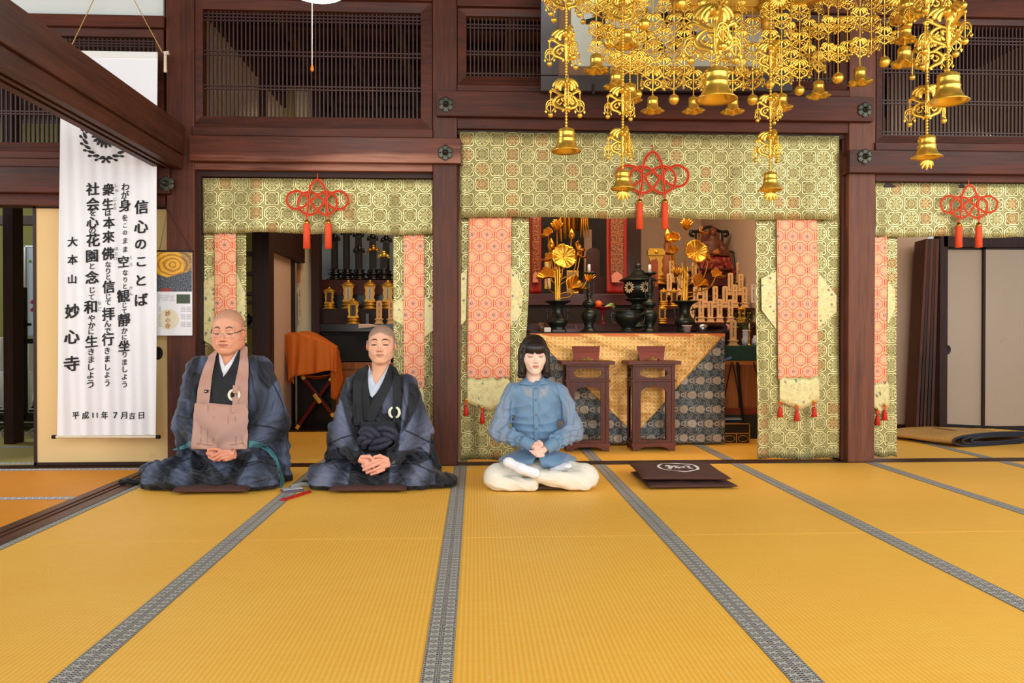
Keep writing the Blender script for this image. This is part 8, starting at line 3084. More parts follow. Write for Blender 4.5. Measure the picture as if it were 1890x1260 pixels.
 def W(x, y, z):
  return Vector(HC) + Rw @ Vector((x * 1.03 * s, y * s, z * s))
 for sx in (-1, 1):
  pts = []
  for i in range(24):
   a = 2 * pi * i / 24
   X = 0.034 + 0.0215 * abs(cos(a)) ** 0.7 * (1 if cos(a) > 0 else -1)
   Z = -0.008 + 0.0135 * abs(sin(a)) ** 0.8 * (1 if sin(a) > 0 else -1)
   pts.append(W(sx * X, -0.0985 + 0.30 * (X - 0.02), Z))
  gl.tube(pts, 0.0011, 5, closed=True)
 gl.tube([W(-0.0125, -0.100, -0.004), W(0, -0.106, -0.001), W(0.0125, -0.100, -0.004)], 0.0014, 5)
 for sx in (-1, 1):
  gl.tube([W(sx * 0.0125, -0.0985, -0.012), W(sx * 0.009, -0.099, -0.018)], 0.0012, 4)
 gl.build('glasses_rim', plain('silver_rim', S(214, 204, 196), 0.25, 0.8), root)
 m = MB()
 for sx in (-1, 1):
  m.tube([W(sx * 0.056, -0.088, 0.0), W(sx * 0.066, -0.070, 0.002), W(sx * 0.081, -0.010, 0.012), W(sx * 0.083, 0.01, 0.004)], 0.0024, 6)
  m.build('glasses_temple', BLACKM, root); m = MB()
 return root, robe
# ---------------------------------------------------------------- younger monk
def build_monk():
 Yc = 4.80
 root = thing('person', P(700, 900, 4.7), 'young shaven monk in dark sheer robe with thick knotted belt, seated, hands clasped', 'person')
 HC = P(704, 636, Yc - 0.02)
 s = 1.0
 hf, loc = head_field(HC, s, 1.05, 0.99, 0.001, False, tilt=radians(-2))
 J = lambda a, b, Y: tuple(P(a, b, Y))
 neck0, neck1 = J(704, 660, Yc + 0.02), J(703, 702, Yc + 0.04)
 YH = 4.46
 K = [J(702, 846, YH), J(703, 853, YH - .006), J(705, 860, YH - .006), J(708, 866, YH)]
 M_ = [J(688, 852, YH - .018), J(687, 860, YH - .022), J(691, 867, YH - .018), J(697, 871, YH - .010)]
 T_ = [J(674, 860, YH - .010), J(671, 867, YH - .010), J(677, 872, YH - .008), J(685, 875, YH - .002)]
 def field(p):
  d = hf(p)
  d = u(d, s_cap(p, neck0, neck1, 0.056, 0.060), 0.02)
  d = u(d, s_ell(p, J(702, 775, Yc + 0.03), (0.14, 0.09, 0.25)), 0.05)
  d = u(d, s_cap(p, J(658, 708, Yc + 0.02), J(750, 708, Yc + 0.02), 0.05), 0.04)
  for a, b, c_ in (((648, 715), (633, 790), (656, 843)), ((758, 715), (772, 790), (722, 850))):
   d = u(d, s_cap(p, J(*a, Yc + .02), J(*b, Yc - .04), 0.045, 0.038), 0.03)
   d = u(d, s_cap(p, J(*b, Yc - .04), J(*c_, YH + .02), 0.038, 0.027), 0.02)
  for a, b, c_ in (((675, 870), (600, 885), (720, 895)), ((735, 870), (790, 885), (680, 895))):
   d = u(d, s_cap(p, J(*a, Yc), J(*b, 4.6), 0.07, 0.05), 0.03)
   d = u(d, s_cap(p, J(*b, 4.6), J(*c_, 4.56), 0.045, 0.035), 0.02)
  palm = s_cap(p, J(720, 851, YH + .01), J(705, 849, YH), 0.019, 0.017)
  palm = u(palm, s_cap(p, J(720, 856, YH + .01), J(707, 860, YH), 0.017, 0.015), 0.01)
  d = u(d, palm, 0.010)
  for k_, m_, t_ in zip(K, M_, T_):
   d = finger(p, [k_, m_, t_], 0.0105, 0.0076, d)
  d = finger(p, [J(712, 846, YH), J(701, 841, YH - .016), J(691, 843, YH - .016)], 0.012, 0.0085, d)      # thumb
  lp = s_cap(p, J(659, 845, YH + .018), J(678, 852, YH + .008), 0.021, 0.022)
  d = u(d, lp, 0.01)
  for (a, b) in (((677, 846), (694, 856)), ((677, 852), (690, 863)), ((674, 857), (684, 868)), ((670, 859), (677, 869))):
   d = finger(p, [J(*a, YH + .012), J(*b, YH + .004)], 0.010, 0.008, d)
  d = finger(p, [J(668, 843, YH + .0), J(681, 842, YH - .012), J(690, 848, YH - .008)], 0.012, 0.009, d)
  return d
 skin = RGB(228, 176, 146)
 def colf(v):
  q = loc(v.astype(f32))
  c = head_colour(q, skin, RGB(186, 122, 110), RGB(56, 42, 38), RGB(128, 112, 98), 0.0014, False, 0.050, 0.8)
  c[v[:, 2] < 0.5] = RGB(232, 168, 146)
  return c
 def robe(p):
  d = s_ell(p, J(702, 790, Yc + 0.04), (0.18, 0.14, 0.30))
  d = u(d, s_cap(p, J(662, 710, Yc + .03), J(746, 710, Yc + .03), 0.062), 0.05)
  d = u(d, fold_cap(p, J(655, 715, Yc + .02), J(636, 790, Yc - .04), 0.062, 0.080, 5, 0.008, 0, 0, 1.0), 0.05)
  d = u(d, fold_cap(p, J(752, 715, Yc + .02), J(770, 790, Yc - .04), 0.064, 0.082, 6, 0.008, 0, 0, 2.0), 0.05)
  d = u(d, fold_cap(p, J(634, 795, Yc - .05), J(656, 841, 4.53), 0.082, 0.042, 6, 0.008, 2, 0.005, 0.6), 0.04)
  d = u(d, fold_cap(p, J(771, 795, Yc - .05), J(724, 847, 4.53), 0.084, 0.042, 6, 0.008, 2, 0.005, 3.0), 0.04)
  d = u(d, fold_cap(p, J(625, 810, Yc), J(612, 848, Yc), 0.06, 0.04, 7, 0.007, 0, 0, 4.0), 0.05)
  d = u(d, fold_cap(p, J(778, 810, Yc), J(795, 862, Yc - .05), 0.055, 0.055, 6, 0.007, 0, 0, 5.0), 0.05)
  d = u(d, fold_cap(p, J(672, 872, Yc), J(596, 880, 4.62), 0.105, 0.080, 7, 0.007, 3, 0.006, 0.3), 0.05)
  d = u(d, fold_cap(p, J(735, 872, Yc), J(778, 880, 4.60), 0.105, 0.080, 6, 0.007, 3, 0.006, 1.3), 0.05)
  d = u(d, fold_cap(p, J(598, 887, 4.58), J(690, 893, 4.54), 0.068, 0.052, 5, 0.008, 3, 0.005, 2.3), 0.04)
  d = u(d, fold_cap(p, J(776, 887, 4.58), J(700, 893, 4.54), 0.068, 0.050, 5, 0.008, 3, 0.005, 4.3), 0.04)
  d = u(d, s_ell(p, J(638, 843, Yc), (0.06, 0.08, 0.07)), 0.04)
  d = u(d, s_ell(p, J(761, 842, Yc), (0.06, 0.08, 0.07)), 0.04)
  d = u(d, s_ell(p, J(815, 888, 4.66), (0.10, 0.11, 0.055)), 0.05)
  d = u(d, s_ell(p, J(566, 893, 4.72), (0.045, 0.04, 0.02)), 0.03)
  x, y, z = p[:, 0], p[:, 1], p[:, 2]
  d = d - 0.0030 * (1 - 2 * np.abs(np.sin(25 * x + 9 * np.sin(6 * z + 4 * x) + 12 * y + 6 * z)))
  d = d - 0.0032 * np.sin(40 * x + 15 * np.sin(6 * z + 2 * x) + 9 * y) * np.clip(1.1 - z, 0, 1) - 0.0018 * np.sin(72 * z + 33 * x + 6 * np.sin(12 * x))
  d = sub(d, s_cap(p, J(703, 664, Yc - .06), J(696, 720, Yc - .10), 0.052, 0.010), 0.02)
  d = sub(d, s_cap(p, neck0, J(703, 690, Yc + .03), 0.062, 0.060), 0.012)
  d = np.maximum(d, 0.006 - z)
  d = sub(d, s_ell(p, J(690, 858, YH + .0), (0.085, 0.05, 0.055)), 0.02)
  return d
 make_body(root, clothed(field, robe, P(703, 690, Yc).z, J(690, 857, YH), 0.092, neck0, J(698, 716, Yc - .02), 0.075), (P(545, 900, 4.6).x, 4.38, 0.02), (P(815, 600, 4.9).x, 5.05, 1.02), colf)
 v, f = surface(robe, (P(530, 900, 4.7).x, 4.34, 0.0), (P(860, 700, 4.9).x, 5.2, 0.98), 0.0042)
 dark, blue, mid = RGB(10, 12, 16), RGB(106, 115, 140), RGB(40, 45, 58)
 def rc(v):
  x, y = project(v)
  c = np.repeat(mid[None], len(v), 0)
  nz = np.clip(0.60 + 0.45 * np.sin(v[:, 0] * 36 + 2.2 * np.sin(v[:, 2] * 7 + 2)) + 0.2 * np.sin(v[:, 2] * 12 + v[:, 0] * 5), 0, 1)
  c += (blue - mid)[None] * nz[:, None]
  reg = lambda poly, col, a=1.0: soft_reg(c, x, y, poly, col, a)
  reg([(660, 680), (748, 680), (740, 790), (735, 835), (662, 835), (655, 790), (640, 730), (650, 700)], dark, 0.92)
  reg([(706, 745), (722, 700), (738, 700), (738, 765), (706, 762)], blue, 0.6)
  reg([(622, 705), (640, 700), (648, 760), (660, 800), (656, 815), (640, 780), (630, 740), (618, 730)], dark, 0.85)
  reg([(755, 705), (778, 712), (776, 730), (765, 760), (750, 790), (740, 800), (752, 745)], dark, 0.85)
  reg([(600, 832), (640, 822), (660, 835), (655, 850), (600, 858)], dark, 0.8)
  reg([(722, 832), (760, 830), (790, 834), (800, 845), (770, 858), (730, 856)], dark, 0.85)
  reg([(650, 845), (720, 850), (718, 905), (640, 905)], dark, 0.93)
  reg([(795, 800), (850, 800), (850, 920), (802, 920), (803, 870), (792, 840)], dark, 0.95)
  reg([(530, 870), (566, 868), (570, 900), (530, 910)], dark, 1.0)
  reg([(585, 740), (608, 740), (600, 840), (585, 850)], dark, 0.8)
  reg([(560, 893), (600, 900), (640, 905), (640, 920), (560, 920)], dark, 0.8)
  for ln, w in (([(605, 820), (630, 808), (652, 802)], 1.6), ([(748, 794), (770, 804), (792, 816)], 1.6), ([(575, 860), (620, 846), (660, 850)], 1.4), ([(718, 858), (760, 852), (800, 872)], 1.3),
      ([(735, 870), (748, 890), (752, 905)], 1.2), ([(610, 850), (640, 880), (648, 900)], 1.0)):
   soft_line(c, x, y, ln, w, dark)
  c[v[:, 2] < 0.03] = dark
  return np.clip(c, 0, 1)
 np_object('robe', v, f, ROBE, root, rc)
 def neckf(p):
  return u(robe(p), s_cap(p, neck0, neck1, 0.058, 0.063), 0.02)
 NB = lambda n_, mt_, l, r, off=0.006, **k: band(n_, mt_, root, l, r, neckf, 4.2, off, **k)
 NB('inner_collar', plain('pale_blue_collar', S(196, 208, 226), 0.8, 0, 0.05), [(680, 673), (679, 700), (681, 722), (684, 733)], [(683, 678), (690, 702), (695, 711), (694, 720)], 0.007, n=14, m_=4)
 NB('inner_collar', plain('pale_blue_collar', S(196, 208, 226), 0.8, 0, 0.05), [(718, 672), (708, 690), (696, 706), (683, 722)], [(722, 676), (712, 700), (701, 718), (686, 735)], 0.010, n=14, m_=4)
 NB('black_collar', BCOLLAR, [(678, 672), (664, 690), (662, 735), (667, 780)], [(681, 676), (679, 705), (682, 735), (686, 775)], 0.013, n=22, relax=2)
 NB('black_collar', BCOLLAR, [(720, 670), (706, 705), (688, 738), (672, 776)], [(726, 674), (722, 710), (706, 745), (690, 780)], 0.019, n=22, relax=2)
 NB('wide_strap', BCOLLAR, [(676, 675), (655, 690), (651, 735), (654, 785)], [(679, 678), (671, 700), (668, 740), (671, 785)], 0.022, n=22, relax=2, th=0.005)
 NB('wide_strap', BCOLLAR, [(724, 674), (725, 710), (726, 745), (727, 765)], [(731, 678), (740, 700), (740, 735), (738, 762)], 0.024, n=22, relax=2, th=0.005)
 NB('chest_panel', BCOLLAR, [(664, 778), (664, 800)], [(730, 776), (730, 800)], 0.028, n=8, m_=12, relax=3, th=0.005)
 # thick knotted belt
 def kp(a, b, off):
  return P(620 + a / 9.0, 760 + b / 9.0, 4.545 - off)
 cord = plain('indigo_rope', S(36, 40, 60), 0.7, 0, 0.2, 60, 0.2)
 for pts, offs in (([(640, 300), (760, 270), (900, 285), (985, 350), (985, 420)], (0.0, 0.012, 0.016, 0.01, 0.0)),
      ([(400, 360), (470, 285), (580, 290), (680, 370), (760, 430)], (0.0, 0.012, 0.02, 0.02, 0.0)),
      ([(430, 400), (500, 350), (590, 400), (660, 470)], (0.0, 0.02, 0.024, 0.0)),
      ([(400, 520), (410, 450), (470, 430), (540, 440)], (0.0, 0.014, 0.02, 0.01)),
      ([(470, 590), (480, 520), (550, 480), (620, 450)], (0.0, 0.016, 0.022, 0.0)),
      ([(590, 540), (680, 490), (800, 460), (920, 440)], (0.01, 0.026, 0.028, 0.005)),
      ([(560, 600), (690, 590), (820, 540), (920, 470)], (0.0, 0.016, 0.018, 0.0)),
      ([(740, 350), (840, 370), (930, 410), (960, 440)], (0.0, 0.02, 0.018, 0.0))):
  sp = smooth_path([kp(a, b, o) for (a, b), o in zip(pts, offs)], 6)
  n = len(sp)
  m = MB(); m.tube(sp, [0.0195 * (0.8 + 0.2 * sin(pi * i / (n - 1))) + 0.0012 * sin(i * 1.7) for i in range(n)], 12)
  m.build('belt_knot', cord, root)
 # two half rings on the chest
 c = hit(neckf, 728, 761, 4.2, 0.036)
 for sx in (-1, 1):
  m = MB(); n = 14
  m.tube([(c.x + sx * (0.005 + 0.024 * sin(pi * (0.06 + 0.88 * i / (n - 1)))), c.y, c.z + 0.030 * cos(pi * (0.06 + 0.88 * i / (n - 1)))) for i in range(n)], [0.0085 * (0.8 + 0.3 * sin(pi * i / (n - 1))) for i in range(n)], 8)
  m.build('ivory_ring', RING, root)
 m = MB(); m.bar(c + Vector((0, -0.004, 0.045)), c + Vector((0, -0.004, -0.06)), 0.016, 0.008, up=(0, 1, 0)); m.build('ring_tie', BCOLLAR, root)
 # sleeve cuffs
 for l, r in (([(648, 836), (662, 830), (672, 826)], [(660, 850), (668, 846), (676, 842)]), ([(712, 826), (722, 832), (734, 838)], [(708, 842), (716, 848), (722, 856)])):
  NB('sleeve_edge', BCOLLAR, l, r, 0.010, n=8, m_=4, relax=1)
 return root, robe
# ---------------------------------------------------------------- woman in blue shirt
def build_woman():
 Yc = 4.68
 root = thing('person', P(1000, 900, 4.6), 'young woman with dark bobbed hair in a blue shirt and cream trousers, seated cross-legged', 'person')
 HC = P(986, 655, Yc - 0.02)
 s = 0.955
 hf, loc = head_field(HC, s, 0.99, 0.86, 0.0, True, tilt=radians(3), yaw=radians(2))
 J = lambda a, b, Y: tuple(P(a, b, Y))
 neck0, neck1 = J(985, 680, Yc + 0.02), J(985, 712, Yc + 0.03)
 YH = 4.46
 def field(p):
  d = hf(p)
  d = u(d, s_cap(p, neck0, neck1, 0.047, 0.050), 0.02)
  d = u(d, s_ell(p, J(988, 770, Yc + 0.02), (0.115, 0.075, 0.21)), 0.04)
  d = u(d, s_cap(p, J(950, 718, Yc + 0.02), J(1026, 718, Yc + 0.02), 0.038), 0.03)
  for a, b, c_ in (((940, 724), (922, 795), (984, 822)), ((1038, 724), (1058, 795), (1008, 826))):
   d = u(d, s_cap(p, J(*a, Yc + .01), J(*b, Yc - .02), 0.035, 0.030), 0.02)
   d = u(d, s_cap(p, J(*b, Yc - .02), J(*c_, YH + .01), 0.030, 0.021), 0.015)
  # image-left fist, knuckles up
  d = u(d, s_cap(p, J(986, 824, YH + .005), J(994, 818, YH - .005), 0.021, 0.017), 0.010)
  for k_, (a, b, c_) in enumerate((((995, 814), (1000, 818), (997, 826)), ((993, 818), (998, 823), (994, 829)), ((990, 821), (994, 827), (990, 831)), ((987, 824), (990, 829), (986, 832)))):
   d = finger(p, [J(*a, YH - .008), J(*b, YH - .020), J(*c_, YH - .018)], 0.0085, 0.0070, d)
  d = finger(p, [J(988, 818, YH - .01), J(996, 817, YH - .024), J(1001, 822, YH - .026)], 0.0085, 0.007, d)
  # image-right hand cupping below, fingers to the left
  d = u(d, s_cap(p, J(1006, 828, YH), J(999, 834, YH - .01), 0.020, 0.017), 0.010)
  for a, b, c_ in (((999, 831), (989, 835), (979, 832)), ((1000, 835), (991, 838), (983, 836)), ((1001, 838), (993, 841), (987, 839)), ((1003, 840), (997, 843), (991, 842))):
   d = finger(p, [J(*a, YH - .016), J(*b, YH - .026), J(*c_, YH - .022)], 0.0085, 0.0062, d)
  return d
 skin = RGB(242, 208, 188)
 def colf(v):
  q = loc(v.astype(f32))
  c = head_colour(q, skin, RGB(202, 122, 112), RGB(84, 58, 50), None, 0.0, True)
  c[v[:, 2] < 0.5] = RGB(240, 192, 176)
  return c
 # hair: bobbed with a fringe
 def hairf(p):
  q = loc(p)
  ax = q.copy(); ax[:, 0] = np.abs(ax[:, 0])
  cap = s_ell(q, (0, 0.022, 0.036), (0.084, 0.104, 0.093))
  side = s_cap(ax, (0.076, 0.022, 0.02), (0.080, 0.014, -0.125), 0.024, 0.024)
  side2 = s_cap(ax, (0.066, -0.030, 0.030), (0.078, -0.022, -0.100), 0.015, 0.018)
  back = s_box(q, (0, 0.075, -0.03), (0.085, 0.035, 0.10), 0.03)
  d = u(cap, side, 0.02)
  d = u(d, side2, 0.012)
  d = u(d, back, 0.03)
  # face opening
  face = s_ell(q, (0.0, -0.110, -0.045), (0.066, 0.070, 0.100))
  face = np.maximum(face, q[:, 2] - 0.016)
  d = sub(d, face, 0.008)
  low = s_box(q, (0, -0.03, -0.14), (0.052, 0.12, 0.10), 0.02)
  d = sub(d, low, 0.01)
  # fringe
  fr = s_ell(q, (0, -0.052, 0.046), (0.062, 0.052, 0.046))
  inner = s_ell(q, (0, -0.040, 0.040), (0.062, 0.051, 0.05))
  th = np.arctan2(q[:, 0], -(q[:, 1] - 0.02))
  cut = (0.006 + 0.004 * np.sin(th * 34) + 0.010 * np.cos(th * 2.2) * 0 + 0.022 * np.exp(-((q[:, 0] + 0.006) / 0.007) ** 2)) - q[:, 2]
  fr = np.maximum(fr, cut)
  d = u(d, fr, 0.004)
  # strands
  phi = np.arctan2(q[:, 0], q[:, 1] + 0.0001)
  st = np.sin(phi * 58 + 3 * np.sin(q[:, 2] * 30)) * 0.0009 + np.sin(phi * 23 + q[:, 2] * 14) * 0.0007
  d = d - st
  # flick out at the right end
  d = u(d, s_cap(q, (0.082, 0.0, -0.085), (0.108, -0.004, -0.132), 0.020, 0.006), 0.012)
  # parting
  d = sub(d, s_cap(q, (-0.002, -0.03, 0.140), (0.0, 0.05, 0.142), 0.0085), 0.004)
  d = np.maximum(d, -0.150 - q[:, 2] + 0.008 * np.sin(q[:, 0] * 130) * 1.0)
  return d * s * 0.9
 c = HC
 v, f = surface(hairf, (c.x - 0.15, c.y - 0.14, c.z - 0.18), (c.x + 0.15, c.y + 0.17, c.z + 0.16), 0.0019)
 hm, t_, b_ = newmat('dark_brown_hair')
 nn = noise(t_, coords(t_), 120, 4, 0.6, (1, 1, 0.06))
 setin(t_, b_.inputs['Base Color'], mixc(t_, S(16, 11, 11), S(44, 29, 25), nn))
 b_.inputs['Roughness'].default_value = 0.38
 bump(t_, b_, nn, 0.5, 0.002)
 np_object('hair', v, f, hm, root)
 m = MB(); e = loc
 Rm = Euler((radians(3), 0, radians(2))).to_matrix()
 ep = Vector(HC) + Rm @ Vector((0.082 * s * 0.95, -0.006 * s, -0.042 * s)); m.ball(tuple(ep), 0.0038, 8)
 m.build('earring', plain('pearl', S(230, 230, 224), 0.2), root)
 # shirt
 def shirt(p):
  d = s_ell(p, J(988, 765, Yc + 0.02), (0.146, 0.098, 0.235))
  d = u(d, s_cap(p, J(950, 721, Yc + .02), J(1028, 721, Yc + .02), 0.050), 0.05)
  d = u(d, s_ell(p, J(992, 848, Yc - 0.02), (0.235, 0.150, 0.058)), 0.06)
  d = u(d, fold_cap(p, J(945, 724, Yc + .01), J(920, 790, Yc - .02), 0.046, 0.056, 5, 0.006, 0, 0, 1.0), 0.02)
  d = u(d, fold_cap(p, J(1034, 724, Yc + .01), J(1058, 790, Yc - .02), 0.046, 0.058, 5, 0.006, 0, 0, 2.4), 0.02)
  d = u(d, fold_cap(p, J(921, 796, Yc - .03), J(962, 815, 4.52), 0.058, 0.040, 5, 0.006, 3, 0.005, 0.4), 0.018)
  d = u(d, fold_cap(p, J(1058, 797, Yc - .03), J(1022, 818, 4.52), 0.060, 0.040, 5, 0.006, 3, 0.005, 3.0), 0.018)
  x, y, z = p[:, 0], p[:, 1], p[:, 2]
  ph = 60 * x + 22 * np.sin(7 * z + 3 * x) + 14 * y
  d = d - 0.0034 * (1 - 2 * np.abs(np.sin(ph * 0.5))) - 0.0024 * (1 - 2 * np.abs(np.sin(34 * z + 22 * np.abs(x - HC.x) + 3 * np.sin(18 * x))))
  d = sub(d, s_cap(p, neck0, J(985, 704, Yc + .03), 0.052, 0.052), 0.010)
  d = sub(d, s_cap(p, J(985, 690, Yc - .05), J(985, 712, Yc - .080), 0.034, 0.008), 0.008)
  d = sub(d, s_ell(p, J(985, 702, Yc - .065), (0.024, 0.04, 0.036)), 0.008)
  # gaps between arms and trunk
  d = sub(d, s_cap(p, J(947, 768, 4.4), J(947, 768, 5.0), 0.005, 0.005), 0.01)
  d = sub(d, s_cap(p, J(1037, 785, 4.4), J(1037, 775, 5.0), 0.008, 0.008), 0.012)
  d = sub(d, s_ell(p, J(994, 826, YH - .01), (0.046, 0.05, 0.055)), 0.01)
  hz = PZ(858, 4.6, 992) - 0.035 * np.clip(1 - np.abs(x - J(1012, 860, 4.55)[0]) / 0.06, 0, 1) + 0.05 * np.clip(1 - np.abs(x - J(991, 860, 4.55)[0]) / 0.03, 0, 1) + 0.02 * np.sin(x * 23)
  d = np.maximum(d, hz - z)
  return d
 make_body(root, clothed(field, shirt, P(985, 703, Yc).z, J(992, 828, YH), 0.065, neck0, J(985, 712, Yc - .02), 0.060), (P(890, 800, 4.7).x, 4.38, 0.2), (P(1085, 600, 4.7).x, 4.95, 1.0), colf, 0.0022)
 v, f = surface(shirt, (P(880, 800, 4.7).x, 4.34, 0.08), (P(1100, 700, 4.7).x, 4.98, 0.75), 0.0034)
 b1, b2, b3 = RGB(110, 142, 172), RGB(136, 150, 168), RGB(92, 124, 154)
 def shc(v):
  x, y = project(v)
  c = np.repeat(b1[None], len(v), 0)
  nz = 0.5 + 0.5 * np.sin(v[:, 0] * 40 + 3 * np.sin(v[:, 2] * 26)) * np.sin(v[:, 2] * 21)
  slv = np.clip((np.abs(x - 990) - 46) / 10, 0, 1)
  c = c * (1 - slv[:, None] * 0.75) + b2[None] * slv[:, None] * 0.75
  c = c * (1 - 0.22 * nz[:, None]) + b3[None] * 0.22 * nz[:, None]
  soft_reg(c, x, y, [(965, 713), (983, 719), (984, 734), (970, 728)], RGB(164, 164, 170), 0.6, 3)
  soft_reg(c, x, y, [(994, 719), (1012, 713), (1010, 727), (996, 736)], RGB(164, 164, 170), 0.6, 3)
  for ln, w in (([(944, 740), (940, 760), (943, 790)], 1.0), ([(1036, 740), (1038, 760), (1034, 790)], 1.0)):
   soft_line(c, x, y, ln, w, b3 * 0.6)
  return np.clip(c, 0, 1)
 np_object('shirt', v, f, SHIRT, root, shc)
 def sf(p):
  return u(shirt(p), s_cap(p, neck0, neck1, 0.049, 0.052), 0.02)
 colm = plain('blue_shirt_cloth', S(104, 138, 168), 0.7, 0, 0.06, 60, 0.1)
 SB = lambda n_, l, r, off=0.006, **k: band(n_, colm, root, l, r, sf, 4.2, off, **k)
 SB('shirt_collar', [(968, 694), (964, 700), (957, 710)], [(971, 699), (978, 709), (959, 709)], 0.010, n=10, m_=5)
 SB('shirt_collar', [(971, 696), (976, 703), (984, 711)], [(968, 698), (964, 704), (958, 709)], 0.012, n=10, m_=5)
 SB('shirt_collar', [(1003, 692), (999, 700), (989, 711)], [(1005, 690), (1012, 700), (1014, 708)], 0.012, n=10, m_=5)
 SB('shirt_collar', [(1003, 692), (1003, 698), (1014, 708)], [(1010, 692), (1015, 697), (1017, 702)], 0.013, n=10, m_=5)
 SB('button_placket', [(984, 717), (985, 760), (986, 818)], [(993, 717), (994, 760), (995, 820)], 0.006, n=24, m_=3, relax=1, th=0.003)
 # cuffs
 for a, b, r in ((J(968, 815, YH + .03), J(982, 823, YH + .01), 0.034), (J(1022, 818, YH + .03), J(1008, 828, YH + .01), 0.034)):
  m = MB()
  a, b = Vector(a), Vector(b)
  d_ = (b - a)
  m.tube([a - d_ * 0.3, a, b, b + d_ * 0.12], [r * 1.02, r * 1.05, r * 1.02, r * 0.98], 24, caps=False)
  o = m.build('cuff', colm, root)
  md = o.modifiers.new('s', 'SOLIDIFY'); md.thickness = 0.004; md.offset = -1
 for px, py in ((989, 716), (989, 738), (990, 765), (990, 791)):
  c_ = hit(sf, px, py, 4.2, 0.010)
  m = MB(); m.ball(tuple(c_), 0.0048, 8, sy=0.5)
  m.build('button', plain('shell_button', S(90, 84, 84), 0.25), root)
 # trousers
 def tro(p):
  th1 = fold_cap(p, J(966, 866, Yc), J(920, 876, 4.55), 0.080, 0.064, 5, 0.003, 2, 0.002, 0.3)
  th2 = fold_cap(p, J(1012, 866, Yc), J(1076, 875, 4.54), 0.080, 0.064, 5, 0.003, 2, 0.002, 1.3)
  kn1 = s_ell(p, J(915, 881, 4.53), (0.072, 0.085, 0.070))
  kn2 = s_ell(p, J(1082, 880, 4.53), (0.074, 0.085, 0.068))
  d = u(th1, kn1, 0.03)
  d = u(d, u(th2, kn2, 0.03), 0.02)
  d = u(d, s_ell(p, J(990, 868, Yc), (0.15, 0.12, 0.075)), 0.03)
  sh1 = fold_cap(p, J(922, 892, 4.49), J(982, 895, 4.46), 0.054, 0.036, 3, 0.003, 2, 0.002, 2.3)
  sh2 = fold_cap(p, J(1076, 889, 4.475), J(998, 880, 4.44), 0.056, 0.040, 3, 0.003, 2, 0.002, 4.3)
  d = u(d, sh1, 0.012)
  d = u(d, sh2, 0.010)
  x, y, z = p[:, 0], p[:, 1], p[:, 2]
  d = d - 0.0016 * (1 - 2 * np.abs(np.sin(17 * x + 5 * np.sin(9 * z) + 9 * y + 11 * z)))
  d = np.maximum(d, 0.008 - z)
  return d
 v, f = surface(tro, (P(875, 900, 4.5).x, 4.32, 0.0), (P(1125, 800, 4.6).x, 4.95, 0.32), 0.0034)
 np_object('trousers', v, f, TROUSER, root, lambda v: np.repeat(RGB(234, 228, 212)[None], len(v), 0))
 # socks
 def sock(p):
  d = s_cap(p, J(938, 853, 4.46), J(962, 864, 4.42), 0.025, 0.028)
  d = u(d, s_ell(p, J(939, 852, 4.46), (0.030, 0.032, 0.024)), 0.015)
  d = u(d, s_cap(p, J(962, 865, 4.42), J(987, 873, 4.40), 0.028, 0.030), 0.015)
  return d
 v, f = surface(sock, (P(920, 860, 4.5).x, 4.32, 0.05), (P(1005, 860, 4.5).x, 4.55, 0.24), 0.003)
 wm = plain('white_sock', S(236, 238, 246), 0.85, 0, 0.03, 90, 0.1)
 np_object('sock', v, f, wm, root)
 v, f = surface(lambda p: u(s_ell(p, J(1046, 859, 4.50), (0.030, 0.045, 0.018)), s_cap(p, J(1040, 862, 4.5), J(1020, 868, 4.55), 0.02, 0.02), 0.015), (P(1005, 860, 4.5).x, 4.40, 0.03), (P(1070, 860, 4.5).x, 4.65, 0.2), 0.003)
 np_object('sock', v, f, wm, root)
 return root, shirt
cushion('sitting_cushion', P(345, 903, 4.7).x, P(465, 903, 4.6).x + 0.02, 4.44, 5.05, 0.0, 0.05, 'brown cushion under the older man in glasses')
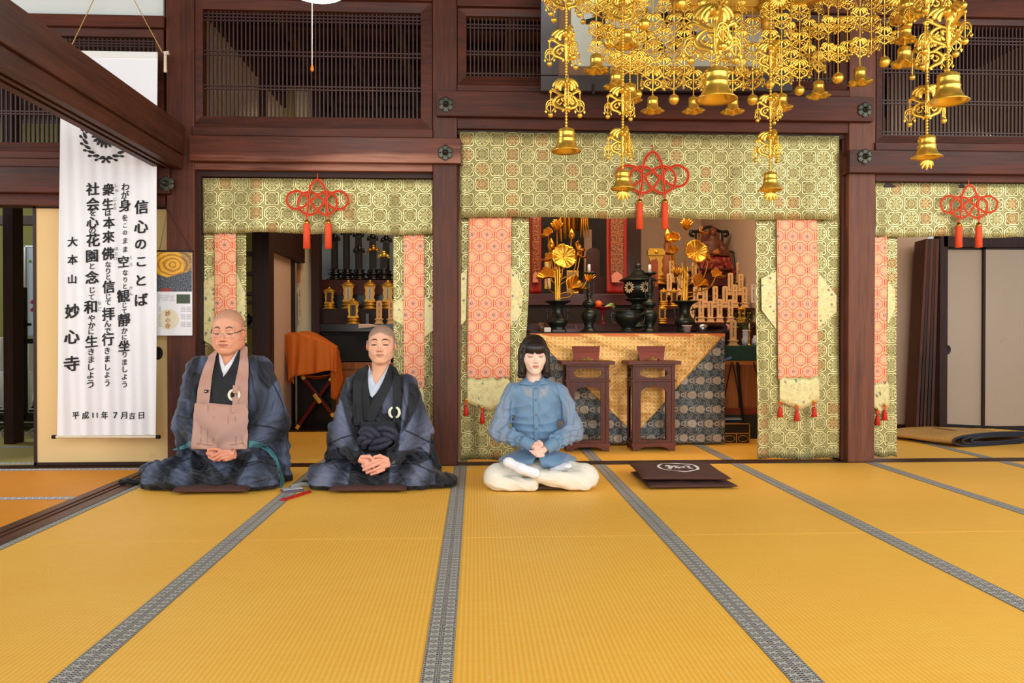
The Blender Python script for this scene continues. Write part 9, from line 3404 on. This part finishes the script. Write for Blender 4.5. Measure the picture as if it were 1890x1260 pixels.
cushion('sitting_cushion', P(615, 903, 4.6).x, P(755, 903, 4.6).x, 4.43, 5.0, 0.0, 0.05, 'brown cushion under the young monk')
cushion('sitting_cushion', P(917, 903, 4.5).x, P(1083, 903, 4.5).x, 4.45, 4.95, 0.0, 0.04, 'brown cushion under the woman')
build_elder()
build_monk()
build_woman()
# spare cushions lying on the mat
a = G(1200, 908); b = G(1368, 906)
cushion('floor_cushion', a.x, b.x, 4.47, 4.97, 0.0, 0.038, 'lower brown cushion of the pair on the mat', rot=radians(1))
cushion('floor_cushion', a.x - 0.015, b.x - 0.02, 4.49, 5.02, 0.040, 0.045, 'upper brown cushion with a white round emblem', rot=radians(-3), mark=circle_mark)
# ---------------------------------------------------------------- papers and red stick between the two men
q = G(535, 912)
t = thing('sutra_booklet', (q.x - 0.02, 4.52, 0), 'small dark and silver folded booklet on the mat between the two men', 'booklet')
m = MB()
m.bar((q.x - 0.06, 4.50, 0.008), (q.x + 0.05, 4.55, 0.008), 0.07, 0.012)
m.build('cover', plain('grey_violet_cover', S(92, 84, 100), 0.4, 0, 0.4, 60), t)
m = MB()
m.bar((q.x - 0.055, 4.502, 0.017), (q.x + 0.045, 4.547, 0.019), 0.055, 0.005)
m.build('label_patch', plain('silver_paper', S(176, 178, 184), 0.4, 0, 0.4, 90), t)
m = MB()
m.tube([(q.x - 0.02, 4.56, 0.02), (q.x + 0.03, 4.60, 0.028), (q.x + 0.075, 4.62, 0.02)], 0.012, 8, flat=0.5)
m.build('grey_cloth', plain('grey_cloth', S(140, 140, 138), 0.8), t)
t = thing('red_stick', tuple(G(545, 918)), 'flat red lacquered stick with gold marks lying on the mat', 'stick')
a, b = G(520, 925), G(572, 909)
m = MB(); m.bar((a.x, a.y, 0.007), (b.x, b.y, 0.007), 0.022, 0.012); m.build('stick_body', plain('bright_red_lacquer', S(180, 24, 34), 0.3), t, bev=0.002)
m = MB()
d = (b - a)
for k in (0.18, 0.3, 0.42):
 c = a + d * k
 m.box(c.x - 0.004, c.x + 0.004, c.y - 0.006, c.y + 0.004, 0.0132, 0.0138)
m.build('gold_mark', GOLDP, t)
